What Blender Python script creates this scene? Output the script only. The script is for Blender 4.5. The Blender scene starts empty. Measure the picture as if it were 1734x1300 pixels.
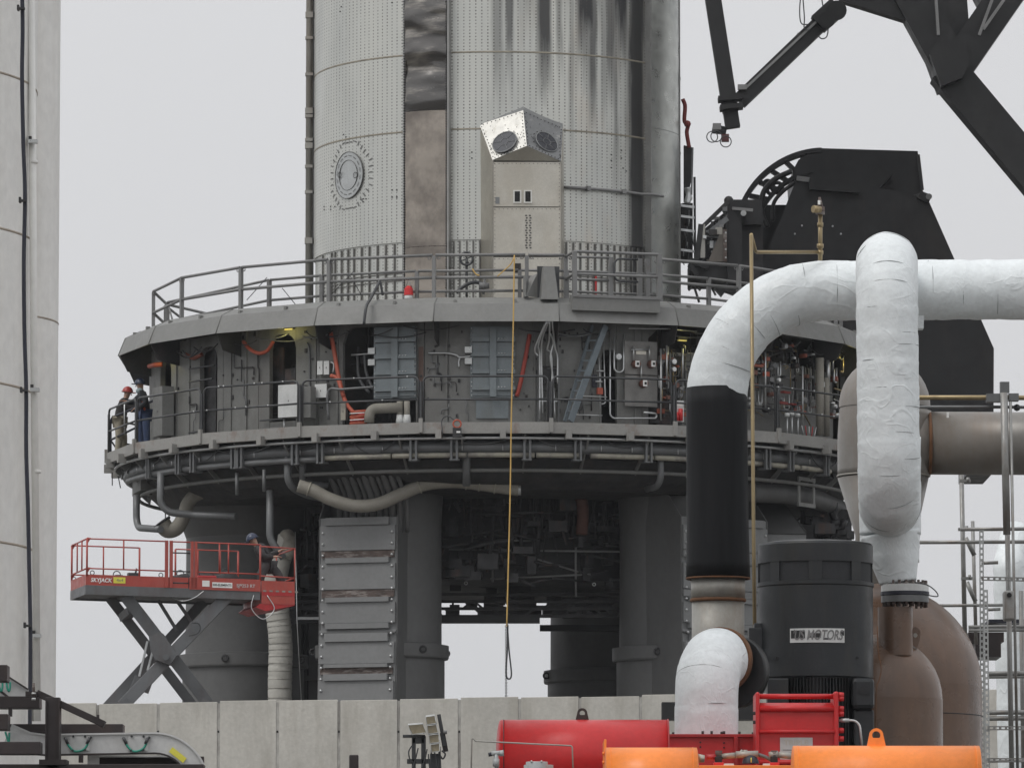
import bpy, math, random
from math import sin, cos, pi, radians, sqrt, atan2, hypot
from mathutils import Vector, Matrix, noise
random.seed(7)
scn = bpy.context.scene
COL = scn.collection
# ------------------------------------------------------------------ camera
FPX = 10500.0                       # focal length in photo pixels (1734 wide)
PITCH = math.atan(1040.0 / FPX)
EYE = Vector((0.0, 0.0, 2.0))
cam = bpy.data.objects.new('camera', bpy.data.cameras.new('camera'))
cam.data.sensor_width = 36.0
cam.data.lens = FPX / 1734.0 * 36.0
cam.data.clip_start = 0.5
cam.data.clip_end = 9000.0
cam.location = EYE
cam.rotation_euler = (pi / 2 + PITCH, 0, 0)
COL.objects.link(cam)
scn.camera = cam
# ------------------------------------------------------------------ overcast sky, soft sun, exposure
SUN_EL, SUN_AZ = radians(52), radians(-125)       # azimuth from +Y, clockwise
wd = bpy.data.worlds.new('World'); scn.world = wd; wd.use_nodes = True
nt = wd.node_tree; nt.nodes.clear()
wo = nt.nodes.new('ShaderNodeOutputWorld'); bg = nt.nodes.new('ShaderNodeBackground')
sky = nt.nodes.new('ShaderNodeTexSky'); sky.sky_type = 'NISHITA'; sky.sun_disc = False
sky.sun_elevation = SUN_EL; sky.sun_rotation = SUN_AZ % (2 * pi); sky.dust_density = 4.0
bw = nt.nodes.new('ShaderNodeRGBToBW')
geo = nt.nodes.new('ShaderNodeTexCoord'); sep = nt.nodes.new('ShaderNodeSeparateXYZ')
mx = nt.nodes.new('ShaderNodeMath'); mx.operation = 'MAXIMUM'; mx.inputs[1].default_value = 0.0
grad = nt.nodes.new('ShaderNodeMath'); grad.operation = 'MULTIPLY_ADD'
grad.inputs[1].default_value = 4.5; grad.inputs[2].default_value = 6.75
tint = nt.nodes.new('ShaderNodeMix'); tint.data_type = 'RGBA'; tint.blend_type = 'MULTIPLY'; tint.inputs[0].default_value = 1
tint.inputs[7].default_value = (0.968, 0.975, 1.0, 1)
mix = nt.nodes.new('ShaderNodeMix'); mix.data_type = 'RGBA'; mix.inputs[0].default_value = 0.05
cl = nt.nodes.new('ShaderNodeTexNoise'); cl.inputs['Scale'].default_value = 1.6; cl.inputs['Detail'].default_value = 3
cm = nt.nodes.new('ShaderNodeMapRange'); cm.inputs[1].default_value = 0.2; cm.inputs[2].default_value = 0.8
cm.inputs[3].default_value = 0.985; cm.inputs[4].default_value = 1.015
cmul = nt.nodes.new('ShaderNodeMath'); cmul.operation = 'MULTIPLY'
L = nt.links.new
L(geo.outputs['Generated'], sep.inputs[0]); L(sep.outputs['Z'], mx.inputs[0]); L(mx.outputs[0], grad.inputs[0])
L(geo.outputs['Generated'], cl.inputs['Vector']); L(cl.outputs['Fac'], cm.inputs[0])
L(grad.outputs[0], cmul.inputs[0]); L(cm.outputs[0], cmul.inputs[1])
L(cmul.outputs[0], tint.inputs[6]); L(sky.outputs[0], bw.inputs[0])
L(tint.outputs[2], mix.inputs[6]); L(bw.outputs[0], mix.inputs[7])
L(mix.outputs[2], bg.inputs[0]); bg.inputs[1].default_value = 0.10
L(bg.outputs[0], wo.inputs[0])
sl = bpy.data.lights.new('sun', 'SUN'); sl.energy = 1.1; sl.angle = radians(25); sl.color = (1, 0.97, 0.93)
sun = bpy.data.objects.new('sun', sl); COL.objects.link(sun)
sd = Vector((sin(SUN_AZ) * cos(SUN_EL), cos(SUN_AZ) * cos(SUN_EL), sin(SUN_EL)))
sun.rotation_euler = sd.to_track_quat('Z', 'Y').to_euler()
scn.view_settings.view_transform = 'Standard'; scn.view_settings.look = 'None'
scn.view_settings.gamma = 1; scn.view_settings.use_curve_mapping = False
scn.view_settings.exposure = 0.0
# ------------------------------------------------------------------ helpers
CT, ST = cos(PITCH), sin(PITCH)
def ray(px, py):
    a = (px - 867.0) / FPX; b = (650.0 - py) / FPX
    return Vector((a, CT - b * ST, ST + b * CT))
def P(px, py, Y):
    d = ray(px, py)
    return EYE + d * (Y / d.y)
CX, CY, PAD = -0.36, 151.0, 3.2     # launch mount axis, pad level
C0 = Vector((CX, CY, 0))
def CYL(px, py, R):                 # where the line of sight meets the upright cylinder R round the mount axis
    d = ray(px, py); ox, oy = -CX, -CY
    A = d.x**2 + d.y**2; B = 2 * (ox * d.x + oy * d.y); C = ox * ox + oy * oy - R * R
    D = max(B * B - 4 * A * C, 0.0)
    t = (-B - sqrt(D)) / (2 * A)
    p = EYE + d * t
    return atan2(p.x - CX, CY - p.y), p.z
def AZ(a, R, z): return Vector((CX + R * sin(a), CY - R * cos(a), z))
def zf(py, R): return CYL(842, py, R)[1]
def an(px, py, R): return CYL(px, py, R)[0]

class MB:
    def __init__(s): s.v = []; s.f = []; s.sm = []
    def add(s, vs, fs, sm=False):
        o = len(s.v); s.v += [tuple(x) for x in vs]
        s.f += [tuple(i + o for i in f) for f in fs]; s.sm += [sm] * len(fs); return s
    def hexa(s, p):                 # 8 corners: bottom 4 round, top 4 round
        return s.add(p, [(3, 2, 1, 0), (4, 5, 6, 7), (0, 1, 5, 4), (1, 2, 6, 5), (2, 3, 7, 6), (3, 0, 4, 7)])
    def box(s, x0, x1, y0, y1, z0, z1):
        return s.hexa([(x0, y0, z0), (x1, y0, z0), (x1, y1, z0), (x0, y1, z0), (x0, y0, z1), (x1, y0, z1), (x1, y1, z1), (x0, y1, z1)])
    def cbox(s, c, sx, sy, sz, rz=0.0):
        c = Vector(c); ux = Vector((cos(rz), sin(rz), 0)) * sx / 2; uy = Vector((-sin(rz), cos(rz), 0)) * sy / 2; uz = Vector((0, 0, sz / 2))
        return s.hexa([c - ux - uy - uz, c + ux - uy - uz, c + ux + uy - uz, c - ux + uy - uz, c - ux - uy + uz, c + ux - uy + uz, c + ux + uy + uz, c - ux + uy + uz])
    def beam(s, a, b, w, h, up=(0, 0, 1)):
        a = Vector(a); b = Vector(b); d = (b - a).normalized(); up = Vector(up)
        if abs(d.dot(up)) > .98: up = Vector((0, 1, 0))
        x = d.cross(up).normalized() * w / 2; y = x.cross(d).normalized() * h / 2
        return s.hexa([a - x - y, a + x - y, a + x + y, a - x + y, b - x - y, b + x - y, b + x + y, b - x + y])
    def ext(s, pts, vec):           # polygon pushed along vec
        n = len(pts); vec = Vector(vec); pts = [Vector(p) for p in pts]
        vs = pts + [p + vec for p in pts]
        fs = [tuple(range(n))[::-1], tuple(range(n, 2 * n))] + [(i, (i + 1) % n, n + (i + 1) % n, n + i) for i in range(n)]
        return s.add(vs, fs)
    def tube(s, pts, r, seg=10, caps=True, closed=False, fn=None, smooth=True):
        pts = [Vector(p) for p in pts]; n = len(pts)
        rs = r if isinstance(r, (list, tuple)) else [r] * n
        t0 = (pts[1] - pts[0]).normalized()
        nx = t0.orthogonal().normalized()
        if abs(t0.z) < .9: nx = t0.cross(Vector((0, 0, 1))).normalized()
        else: nx = (Vector((1, 0, 0)) - t0 * t0.x).normalized()
        vs = []; ln = 0
        for i, p in enumerate(pts):
            if closed: t = (pts[(i + 1) % n] - pts[i - 1]).normalized()
            elif i == 0: t = t0
            elif i == n - 1: t = (pts[-1] - pts[-2]).normalized()
            else:
                t = ((pts[i + 1] - p).normalized() + (p - pts[i - 1]).normalized())
                t = t.normalized() if t.length > 1e-6 else t0
            nx = (nx - t * nx.dot(t)).normalized(); ny = t.cross(nx)
            if i: ln += (p - pts[i - 1]).length
            for k in range(seg):
                a = 2 * pi * k / seg
                rr = rs[i] if fn is None else rs[i] + fn(ln, a, p + (nx * cos(a) + ny * sin(a)) * rs[i])
                vs.append(p + (nx * cos(a) + ny * sin(a)) * rr)
        m = n if closed else n - 1
        fs = [(i * seg + k, i * seg + (k + 1) % seg, ((i + 1) % n) * seg + (k + 1) % seg, ((i + 1) % n) * seg + k) for i in range(m) for k in range(seg)]
        s.add(vs, fs, smooth)
        if caps and not closed:
            o = len(s.v) - len(vs)
            s.f.append(tuple(o + k for k in range(seg))[::-1]); s.sm.append(False)
            s.f.append(tuple(o + (n - 1) * seg + k for k in range(seg))); s.sm.append(False)
        return s
    def cyl(s, a, b, r, r2=None, seg=16): return s.tube([a, b], [r, r if r2 is None else r2], seg)
    def lathe(s, prof, c=(0, 0, 0), seg=48, a0=0, a1=2 * pi, smooth=True, axis=None):
        c = Vector(c); full = abs(a1 - a0 - 2 * pi) < 1e-6
        n = seg if full else seg + 1
        if axis is None: ex, ey, ez = Vector((1, 0, 0)), Vector((0, 1, 0)), Vector((0, 0, 1))
        else:
            ez = Vector(axis).normalized(); ex = ez.orthogonal().normalized(); ey = ez.cross(ex)
        # each profile edge gets its own rings so that corners stay crisp
        for j in range(len(prof) - 1):
            vs = []
            for (r, z) in (prof[j], prof[j + 1]):
                for k in range(n):
                    a = a0 + (a1 - a0) * k / seg
                    vs.append(c + (ex * sin(a) - ey * cos(a)) * r + ez * z)
            m = seg
            s.add(vs, [(k, (k + 1) % n, n + (k + 1) % n, n + k) for k in range(m)], smooth)
        return s
    def dome(s, c, r, h, axis=(0, 0, 1), seg=40, rings=10):
        pr = [(r * cos(t * pi / 2 / rings), h * sin(t * pi / 2 / rings)) for t in range(rings)] + [(0.001, h)]
        c = Vector(c); ez = Vector(axis).normalized()
        ex = Vector((1, 0, 0)) if abs(ez.x) < .5 else Vector((0, 0, 1)); ex = (ex - ez * ex.dot(ez)).normalized(); ey = ez.cross(ex)
        vs = [c + (ex * cos(2 * pi * k / seg) + ey * sin(2 * pi * k / seg)) * q + ez * z for q, z in pr for k in range(seg)]
        fs = [(i * seg + k, i * seg + (k + 1) % seg, (i + 1) * seg + (k + 1) % seg, (i + 1) * seg + k) for i in range(rings) for k in range(seg)]
        return s.add(vs, fs, True)
    def ball(s, c, r, seg=10, sz=1.0):
        c = Vector(c); n = max(4, seg // 2)
        vs = [c + Vector((sin(pi * i / n) * cos(2 * pi * k / seg) * r, sin(pi * i / n) * sin(2 * pi * k / seg) * r, cos(pi * i / n) * r * sz)) for i in range(n + 1) for k in range(seg)]
        return s.add(vs, [(i * seg + k, (i + 1) * seg + k, (i + 1) * seg + (k + 1) % seg, i * seg + (k + 1) % seg) for i in range(n) for k in range(seg)], True)
    def torus(s, c, R, r, axis=(0, 0, 1), seg=32, tseg=6, a0=0, a1=2 * pi):
        c = Vector(c); ez = Vector(axis).normalized()
        ex = Vector((1, 0, 0)) if abs(ez.x) < .7 else Vector((0, 1, 0)); ex = (ex - ez * ex.dot(ez)).normalized(); ey = ez.cross(ex)
        full = abs(a1 - a0 - 2 * pi) < 1e-6
        pts = [c + (ex * cos(a0 + (a1 - a0) * k / seg) + ey * sin(a0 + (a1 - a0) * k / seg)) * R for k in range(seg if full else seg + 1)]
        return s.tube(pts, r, tseg, closed=full)
    def cpoly(s, pts, R0, R1):      # polygon in (angle, z) on the mount cylinder, from R0 out to R1 (world coords)
        n = len(pts)
        vs = [AZ(a, R1, z) for a, z in pts] + [AZ(a, R0, z) for a, z in pts]
        return s.add(vs, [tuple(range(n)), tuple(range(n, 2 * n))[::-1]] + [(i + n, (i + 1) % n + n, (i + 1) % n, i) for i in range(n)])
    def csec(s, a0, a1, R0, R1, z0, z1, step=3.0):
        n = max(1, int(math.ceil(abs(a1 - a0) / radians(step))))
        for i in range(n):
            b0 = a0 + (a1 - a0) * i / n; b1 = a0 + (a1 - a0) * (i + 1) / n
            s.hexa([AZ(b0, R1, z0), AZ(b1, R1, z0), AZ(b1, R0, z0), AZ(b0, R0, z0), AZ(b0, R1, z1), AZ(b1, R1, z1), AZ(b1, R0, z1), AZ(b0, R0, z1)])
        return s

def worg(o):
    p = Vector((0, 0, 0))
    while o is not None: p += Vector(o.location); o = o.parent
    return p
def part(name, mb, m, parent, label=None, kind=None, bevel=0):
    me = bpy.data.meshes.new(name); og = worg(parent)
    me.from_pydata([(v[0] - og.x, v[1] - og.y, v[2] - og.z) for v in mb.v], [], mb.f)
    me.polygons.foreach_set('use_smooth', mb.sm)
    me.materials.append(m); me.update()
    o = bpy.data.objects.new(name, me); COL.objects.link(o); o.parent = parent
    if label: o['label'] = label
    if kind: o['kind'] = kind
    if bevel:
        me.polygons.foreach_set('use_smooth', mb.sm)
        b = o.modifiers.new('bevel', 'BEVEL'); b.width = bevel; b.segments = 2; b.limit_method = 'ANGLE'; b.angle_limit = radians(40)
        b.harden_normals = False
    return o
def thing(name, label, cat, loc=(0, 0, 0), group=None):
    o = bpy.data.objects.new(name, None); COL.objects.link(o); o.location = loc; o.empty_display_size = .3
    o['label'] = label; o['category'] = cat
    if group: o['group'] = group
    return o
def solo(name, mb, m, label, cat, group=None):
    o = part(name, mb, m, None); o['label'] = label; o['category'] = cat
    if group: o['group'] = group
    return o
def struct(name, mb, m):
    o = part(name, mb, m, None); o['kind'] = 'structure'; return o
def spin(o, parent, a, name=None):       # linked copy turned round the mount axis (parent sits on the axis)
    c = o.copy(); COL.objects.link(c); c.parent = parent; c.rotation_euler = (0, 0, a)
    for ch in list(o.children):
        d = ch.copy(); COL.objects.link(d); d.parent = c
    return c
def shift(o, parent, d):
    c = o.copy(); COL.objects.link(c); c.parent = parent; c.location = Vector(o.location) + Vector(d); return c
def fillet(pts, r, n=6):
    pts = [Vector(p) for p in pts]; out = [pts[0]]
    for i in range(1, len(pts) - 1):
        p = pts[i]; u = (pts[i - 1] - p); w = (pts[i + 1] - p); lu, lw = u.length, w.length
        u /= lu; w /= lw; ang = u.angle(w)
        rr = r[i - 1] if isinstance(r, (list, tuple)) else r
        d = min(rr / math.tan(ang / 2), lu * .49, lw * .49) if ang < pi - .01 else 0
        if d < 1e-4: out.append(p); continue
        a = p + u * d; b = p + w * d; rr = d * math.tan(ang / 2)
        cdir = (u + w).normalized(); c = p + cdir * (rr / sin(ang / 2))
        va = a - c; vb = b - c; th = va.angle(vb)
        for k in range(n + 1):
            t = k / n
            out.append(c + (va * sin((1 - t) * th) + vb * sin(t * th)) / sin(th))
    out.append(pts[-1]); return out
def curve(pts, n=8):                    # Catmull-Rom
    pts = [Vector(p) for p in pts]; q = [pts[0] * 2 - pts[1]] + pts + [pts[-1] * 2 - pts[-2]]; out = []
    for i in range(1, len(q) - 2):
        for k in range(n):
            t = k / n; a, b, c, d = q[i - 1], q[i], q[i + 1], q[i + 2]
            out.append(.5 * ((2 * b) + (c - a) * t + (2 * a - 5 * b + 4 * c - d) * t * t + (3 * b - a - 3 * c + d) * t**3))
    out.append(pts[-1]); return out
def dense(pts, step):
    out = [Vector(pts[0])]
    for a, b in zip(pts, pts[1:]):
        a = Vector(a); b = Vector(b); n = max(1, int(math.ceil((b - a).length / step)))
        out += [a.lerp(b, k / n) for k in range(1, n + 1)]
    return out
def sag(a, b, d, n=10):
    a = Vector(a); b = Vector(b)
    return [a.lerp(b, k / n) - Vector((0, 0, d * 4 * (k / n) * (1 - k / n))) for k in range(n + 1)]
def text_part(name, s, size, m, parent, loc, rot, depth=.004, bold=0.0, sx=1.0, align='CENTER', shear=0, space=1.0):
    cu = bpy.data.curves.new(name, 'FONT'); cu.body = s; cu.size = size; cu.extrude = depth; cu.offset = bold
    cu.align_x = align; cu.align_y = 'CENTER'; cu.shear = shear; cu.space_character = space
    t = bpy.data.objects.new(name, cu); COL.objects.link(t)
    dg = bpy.context.evaluated_depsgraph_get(); me = bpy.data.meshes.new_from_object(t.evaluated_get(dg))
    bpy.data.objects.remove(t); me.materials.clear(); me.materials.append(m)
    o = bpy.data.objects.new(name, me); COL.objects.link(o); o.parent = parent
    o.location = Vector(loc) - worg(parent); o.rotation_euler = rot; o.scale = (sx, 1, 1); return o

# ------------------------------------------------------------------ materials
def M(name, col, rough=.6, metal=0.0, var=.12, sc=1.5, st=(1, 1, 1), bump=0.0, bsc=20, bst=(1, 1, 1), dirt=None, damt=.5, dsc=1.0, dst=(1, 1, .25), dlo=.5, dhi=.7, rvar=.1, fine=.06, spec=.5):
    m = bpy.data.materials.new(name); m.use_nodes = True; n = m.node_tree; N = n.nodes; K = n.links.new
    b = N['Principled BSDF']; b.inputs['Metallic'].default_value = metal; b.inputs['Specular IOR Level'].default_value = spec
    g = N.new('ShaderNodeNewGeometry')
    def nz(scale, stretch, detail=4, rg=.55):
        mp = N.new('ShaderNodeMapping'); mp.inputs['Scale'].default_value = stretch; K(g.outputs['Position'], mp.inputs[0])
        t = N.new('ShaderNodeTexNoise'); t.inputs['Scale'].default_value = scale; t.inputs['Detail'].default_value = detail; t.inputs['Roughness'].default_value = rg
        K(mp.outputs[0], t.inputs['Vector']); return t.outputs['Fac']
    def mr(i, a, b_, c, d):
        q = N.new('ShaderNodeMapRange'); K(i, q.inputs[0])
        for k, x in zip((1, 2, 3, 4), (a, b_, c, d)): q.inputs[k].default_value = x
        return q.outputs[0]
    base = nz(sc, st)
    f1 = mr(base, .3, .7, 1 - var, 1 + var)
    f2 = mr(nz(sc * 14, st, 3, .6), .3, .7, 1 - fine, 1 + fine)
    mul = N.new('ShaderNodeMath'); mul.operation = 'MULTIPLY'; K(f1, mul.inputs[0]); K(f2, mul.inputs[1])
    c = N.new('ShaderNodeMix'); c.data_type = 'RGBA'; c.blend_type = 'MULTIPLY'; c.inputs[0].default_value = 1
    c.inputs[6].default_value = (*col, 1); K(mul.outputs[0], c.inputs[7]); out = c.outputs[2]
    if dirt:
        d = N.new('ShaderNodeMix'); d.data_type = 'RGBA'; K(mr(nz(dsc, dst, 6, .65), dlo, dhi, 0, damt), d.inputs[0])
        K(out, d.inputs[6]); d.inputs[7].default_value = (*dirt, 1); out = d.outputs[2]
    K(out, b.inputs['Base Color'])
    K(mr(nz(sc * 3, st), .3, .7, max(.02, rough - rvar), min(1, rough + rvar)), b.inputs['Roughness'])
    if bump:
        bn = N.new('ShaderNodeBump'); bn.inputs['Strength'].default_value = bump; bn.inputs['Distance'].default_value = .02
        K(nz(bsc, bst, 5), bn.inputs['Height']); K(bn.outputs[0], b.inputs['Normal'])
    m['x'] = 1
    return m
def mnode(m):
    n = m.node_tree; b = n.nodes['Principled BSDF']; return n, n.nodes, n.links.new, b
m_mount = M('mount_paint_grey', (.19, .191, .183), .55, 0, .1, .8, dirt=(.11, .085, .065), damt=.5, dsc=1.1, dst=(1, 1, .3), dlo=.56, dhi=.78, bump=.08, bsc=8)
m_wall = M('ring_wall_paint', (.165, .166, .158), .6, 0, .16, 1.2, dirt=(.095, .085, .077), damt=.5, dsc=1.4, dst=(1, 1, .2), dlo=.5, dhi=.75, bump=.15, bsc=6)
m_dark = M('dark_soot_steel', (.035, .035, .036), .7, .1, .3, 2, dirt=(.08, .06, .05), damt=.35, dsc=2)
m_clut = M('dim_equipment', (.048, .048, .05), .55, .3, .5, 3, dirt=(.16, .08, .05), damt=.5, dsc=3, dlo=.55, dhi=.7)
m_leg = M('leg_paint', (.112, .113, .112), .6, 0, .12, .5, dirt=(.07, .068, .065), damt=.55, dsc=.6, dst=(1, 1, .35), dlo=.45, dhi=.75, bump=.1, bsc=5)
m_shield = M('shield_plate_paint', (.2, .204, .204), .5, 0, .06, .8, dirt=(.15, .15, .15), damt=.35, dsc=1, bump=.05)
m_rust = M('rusty_strip', (.10, .075, .066), .75, .1, .35, 4, dirt=(.3, .27, .25), damt=.7, dsc=3, dst=(1, 1, 6), dlo=.52, dhi=.6, bump=.4, bsc=40)
m_rail = M('railing_grey', (.2, .2, .198), .5, .2, .12, 2, dirt=(.12, .08, .06), damt=.4, dsc=3, dst=(1, 1, 1), dlo=.6, dhi=.75)
m_railD = M('railing_dark', (.06, .062, .065), .4, .3, .2, 3)
m_beam = M('walkway_beam_paint', (.27, .265, .25), .6, 0, .12, 1, dirt=(.17, .09, .06), damt=.7, dsc=2.5, dst=(1, 1, .6), dlo=.55, dhi=.72, bump=.1)
m_pipeg = M('pipe_grey', (.15, .155, .158), .45, .25, .14, 1.5, dirt=(.09, .08, .075), damt=.4, dsc=2)
m_galv = M('galvanised_bright', (.55, .56, .56), .38, .8, .15, 3)
m_cream = M('cream_pipe', (.36, .34, .28), .5, .1, .14, 1.5, dirt=(.16, .15, .14), damt=.7, dsc=1.5, dst=(1, 1, 1), dlo=.5, dhi=.6)
m_hose = M('flex_hose_tan', (.26, .245, .21), .7, 0, .12, 2, bump=.2, bsc=15)
m_hatch = M('hatch_blue_grey', (.17, .195, .206), .5, .05, .12, 1.5, dirt=(.13, .13, .12), damt=.5, dsc=2, bump=.06)
m_white = M('enclosure_white', (.62, .63, .62), .45, 0, .05, 2, dirt=(.4, .4, .38), damt=.4, dsc=2)
m_orange = M('orange_hose', (.4, .08, .04), .5, 0, .15, 4)
m_red = M('red_paint', (.58, .022, .024), .38, 0, .07, 1.2, dirt=(.60, .12, .12), damt=.3, dsc=1.5, dst=(1.2, 1, .25), dlo=.6, dhi=.8, bump=.05, bsc=12)
m_redD = M('red_paint_deep', (.42, .02, .022), .42, 0, .12, 2, dirt=(.2, .02, .02), damt=.5, dsc=3)
m_org = M('orange_paint', (.95, .27, .045), .42, 0, .04, 1.2, dirt=(.8, .2, .03), damt=.4, dsc=2, bump=.04, bsc=14)
m_lift = M('lift_red_paint', (.38, .058, .042), .45, 0, .12, 2.5, dirt=(.3, .12, .1), damt=.5, dsc=3)
m_liftg = M('lift_grey_steel', (.13, .135, .14), .5, .2, .1, 2, dirt=(.09, .06, .05), damt=.5, dsc=2)
m_black = M('black_coated_steel', (.011, .011, .012), .5, .1, .25, 1.2, dirt=(.05, .035, .03), damt=.3, dsc=1.5)
m_blk2 = M('black_arm_steel', (.011, .011, .0115), .5, .15, .3, .9, dirt=(.028, .027, .025), damt=.5, dsc=.8, dst=(1, 1, 1))
m_motor = M('motor_charcoal', (.017, .0195, .022), .42, .1, .16, 1.8, dirt=(.05, .044, .034), damt=.6, dsc=1.6, dst=(1.5, 1.5, .3), dlo=.48, dhi=.75, bump=.07, bsc=30)
m_brown = M('brown_primer_vessel', (.15, .088, .056), .3, .05, .14, .9, dirt=(.075, .052, .04), damt=.8, dsc=1.3, dst=(1.3, 1.3, .22), dlo=.45, dhi=.7, bump=.08, bsc=9)
m_steel = M('bare_pipe_steel', (.36, .35, .32), .5, .45, .1, 1.5, dirt=(.27, .19, .13), damt=.55, dsc=2, dst=(1, 1, .35), dlo=.5, dhi=.75, bump=.06)
m_rustb = M('rust_band', (.16, .075, .035), .8, .1, .3, 6, bump=.3, bsc=40)
m_tank = M('tank_paint_offwhite', (.79, .785, .755), .5, 0, .05, .5, dirt=(.6, .57, .5), damt=.5, dsc=.8, dst=(1.5, 1.5, .12), dlo=.5, dhi=.8)
m_conc = M('precast_concrete', (.48, .465, .425), .85, 0, .10, .9, dirt=(.33, .31, .27), damt=.75, dsc=1.5, dst=(1.6, 1, .22), dlo=.48, dhi=.72, bump=.25, bsc=18, fine=.07)
m_joint = M('wall_joint_filler', (.38, .37, .345), .9, 0, .2, 5, dirt=(.14, .13, .12), damt=.7, dsc=4, dst=(1, 1, .3), dlo=.48, dhi=.62)
m_ground = M('ground_gravel', (.12, .115, .105), .95, 0, .2, .3, bump=.4, bsc=3)
m_brass = M('brass_line', (.32, .25, .14), .4, .6, .12, 4, dirt=(.12, .09, .06), damt=.4, dsc=6)
m_scaf = M('scaffold_galv', (.3, .3, .29), .45, .5, .15, 3, dirt=(.2, .14, .1), damt=.5, dsc=4, dst=(1, 1, .5))
m_tray = M('tray_aluminium', (.58, .58, .57), .42, .35, .07, 2, dirt=(.42, .4, .37), damt=.4, dsc=2)
m_girder = M('girder_dark_primer', (.035, .028, .028), .5, .2, .25, 2, dirt=(.07, .045, .035), damt=.5, dsc=3)
m_yel = M('yellow_tag', (.72, .66, .08), .5, 0, .06, 6)
m_green = M('green_ground_wire', (.03, .28, .2), .4)
m_navy = M('cable_navy', (.02, .022, .035), .5)
m_rope = M('yellow_rope', (.6, .39, .12), .7)
m_fit = M('zinc_fitting', (.5, .51, .5), .35, .6, .1, 6)
m_gl = M('light_lens', (.28, .24, .16), .25, 0, .1, 4)
m_blackp = M('black_print', (.02, .02, .02), .5)
m_whitep = M('white_print', (.8, .8, .78), .5)
m_skin = M('skin', (.42, .25, .18), .5)
m_char = M('cloth_charcoal', (.035, .032, .033), .85, 0, .3, 6)
m_khaki = M('cloth_khaki', (.3, .27, .21), .85, 0, .15, 6)
m_jean = M('cloth_denim', (.035, .055, .12), .8, 0, .2, 6)
m_hatr = M('helmet_red', (.4, .05, .04), .35)
m_hatn = M('helmet_navy', (.025, .035, .07), .3)
m_vest = M('cloth_pale_blue', (.25, .31, .33), .7)
m_boot = M('boot', (.03, .025, .02), .7)
m_reflec = M('reflective_band', (.65, .66, .66), .3)

# white insulation wrap
m_wrap = M('insulation_wrap_white', (.77, .81, .82), .42, 0, .03, 1.2, dirt=(.6, .63, .635), damt=.3, dsc=2.2, dst=(1, 1, 1), dlo=.55, dhi=.85, bump=.22, bsc=6, bst=(1, 1, 1.4))
def creases(m, sc=3.2, strength=.9, dist=.035):
    n, N, K, b = mnode(m); g = N.new('ShaderNodeNewGeometry'); hs = None
    for k, (s_, st) in enumerate(((sc, (1, 1, 1.3)), (sc * 2.3, (1.3, 1, .8)))):
        mp = N.new('ShaderNodeMapping'); mp.inputs['Scale'].default_value = st; mp.inputs['Location'].default_value = (k * 7, 0, 3); K(g.outputs['Position'], mp.inputs[0])
        t = N.new('ShaderNodeTexNoise'); t.inputs['Scale'].default_value = s_; t.inputs['Detail'].default_value = 1.5; t.inputs['Distortion'].default_value = .9; K(mp.outputs[0], t.inputs['Vector'])
        a = N.new('ShaderNodeMath'); a.operation = 'SUBTRACT'; K(t.outputs['Fac'], a.inputs[0]); a.inputs[1].default_value = .5
        c = N.new('ShaderNodeMath'); c.operation = 'ABSOLUTE'; K(a.outputs[0], c.inputs[0])
        d = N.new('ShaderNodeMapRange'); K(c.outputs[0], d.inputs[0]); d.inputs[1].default_value = 0; d.inputs[2].default_value = .055; d.inputs[3].default_value = 1 if k == 0 else .45; d.inputs[4].default_value = 0
        msk = N.new('ShaderNodeTexNoise'); msk.inputs['Scale'].default_value = 1.1 + k; K(g.outputs['Position'], msk.inputs['Vector'])
        mm = N.new('ShaderNodeMapRange'); K(msk.outputs['Fac'], mm.inputs[0]); mm.inputs[1].default_value = .45; mm.inputs[2].default_value = .6
        e = N.new('ShaderNodeMath'); e.operation = 'MULTIPLY'; K(d.outputs[0], e.inputs[0]); K(mm.outputs[0], e.inputs[1])
        if hs is None: hs = e.outputs[0]
        else:
            f = N.new('ShaderNodeMath'); f.operation = 'ADD'; K(hs, f.inputs[0]); K(e.outputs[0], f.inputs[1]); hs = f.outputs[0]
    bp = N.new('ShaderNodeBump'); bp.inputs['Strength'].default_value = strength; bp.inputs['Distance'].default_value = dist
    K(hs, bp.inputs['Height'])
    old = b.inputs['Normal'].links[0].from_socket if b.inputs['Normal'].links else None
    if old: K(old, bp.inputs['Normal'])
    K(bp.outputs[0], b.inputs['Normal'])
creases(m_wrap, 2.6, .35, .012)
m_blackw = M('black_wrap', (.008, .0085, .01), .6, 0, .3, 1.2, st=(3, 3, .3), bump=.12, bsc=6, spec=.25)
m_duct = M('duct_cream', (.44, .43, .39), .7, 0, .08, 2, bump=.25, bsc=12)

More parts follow.
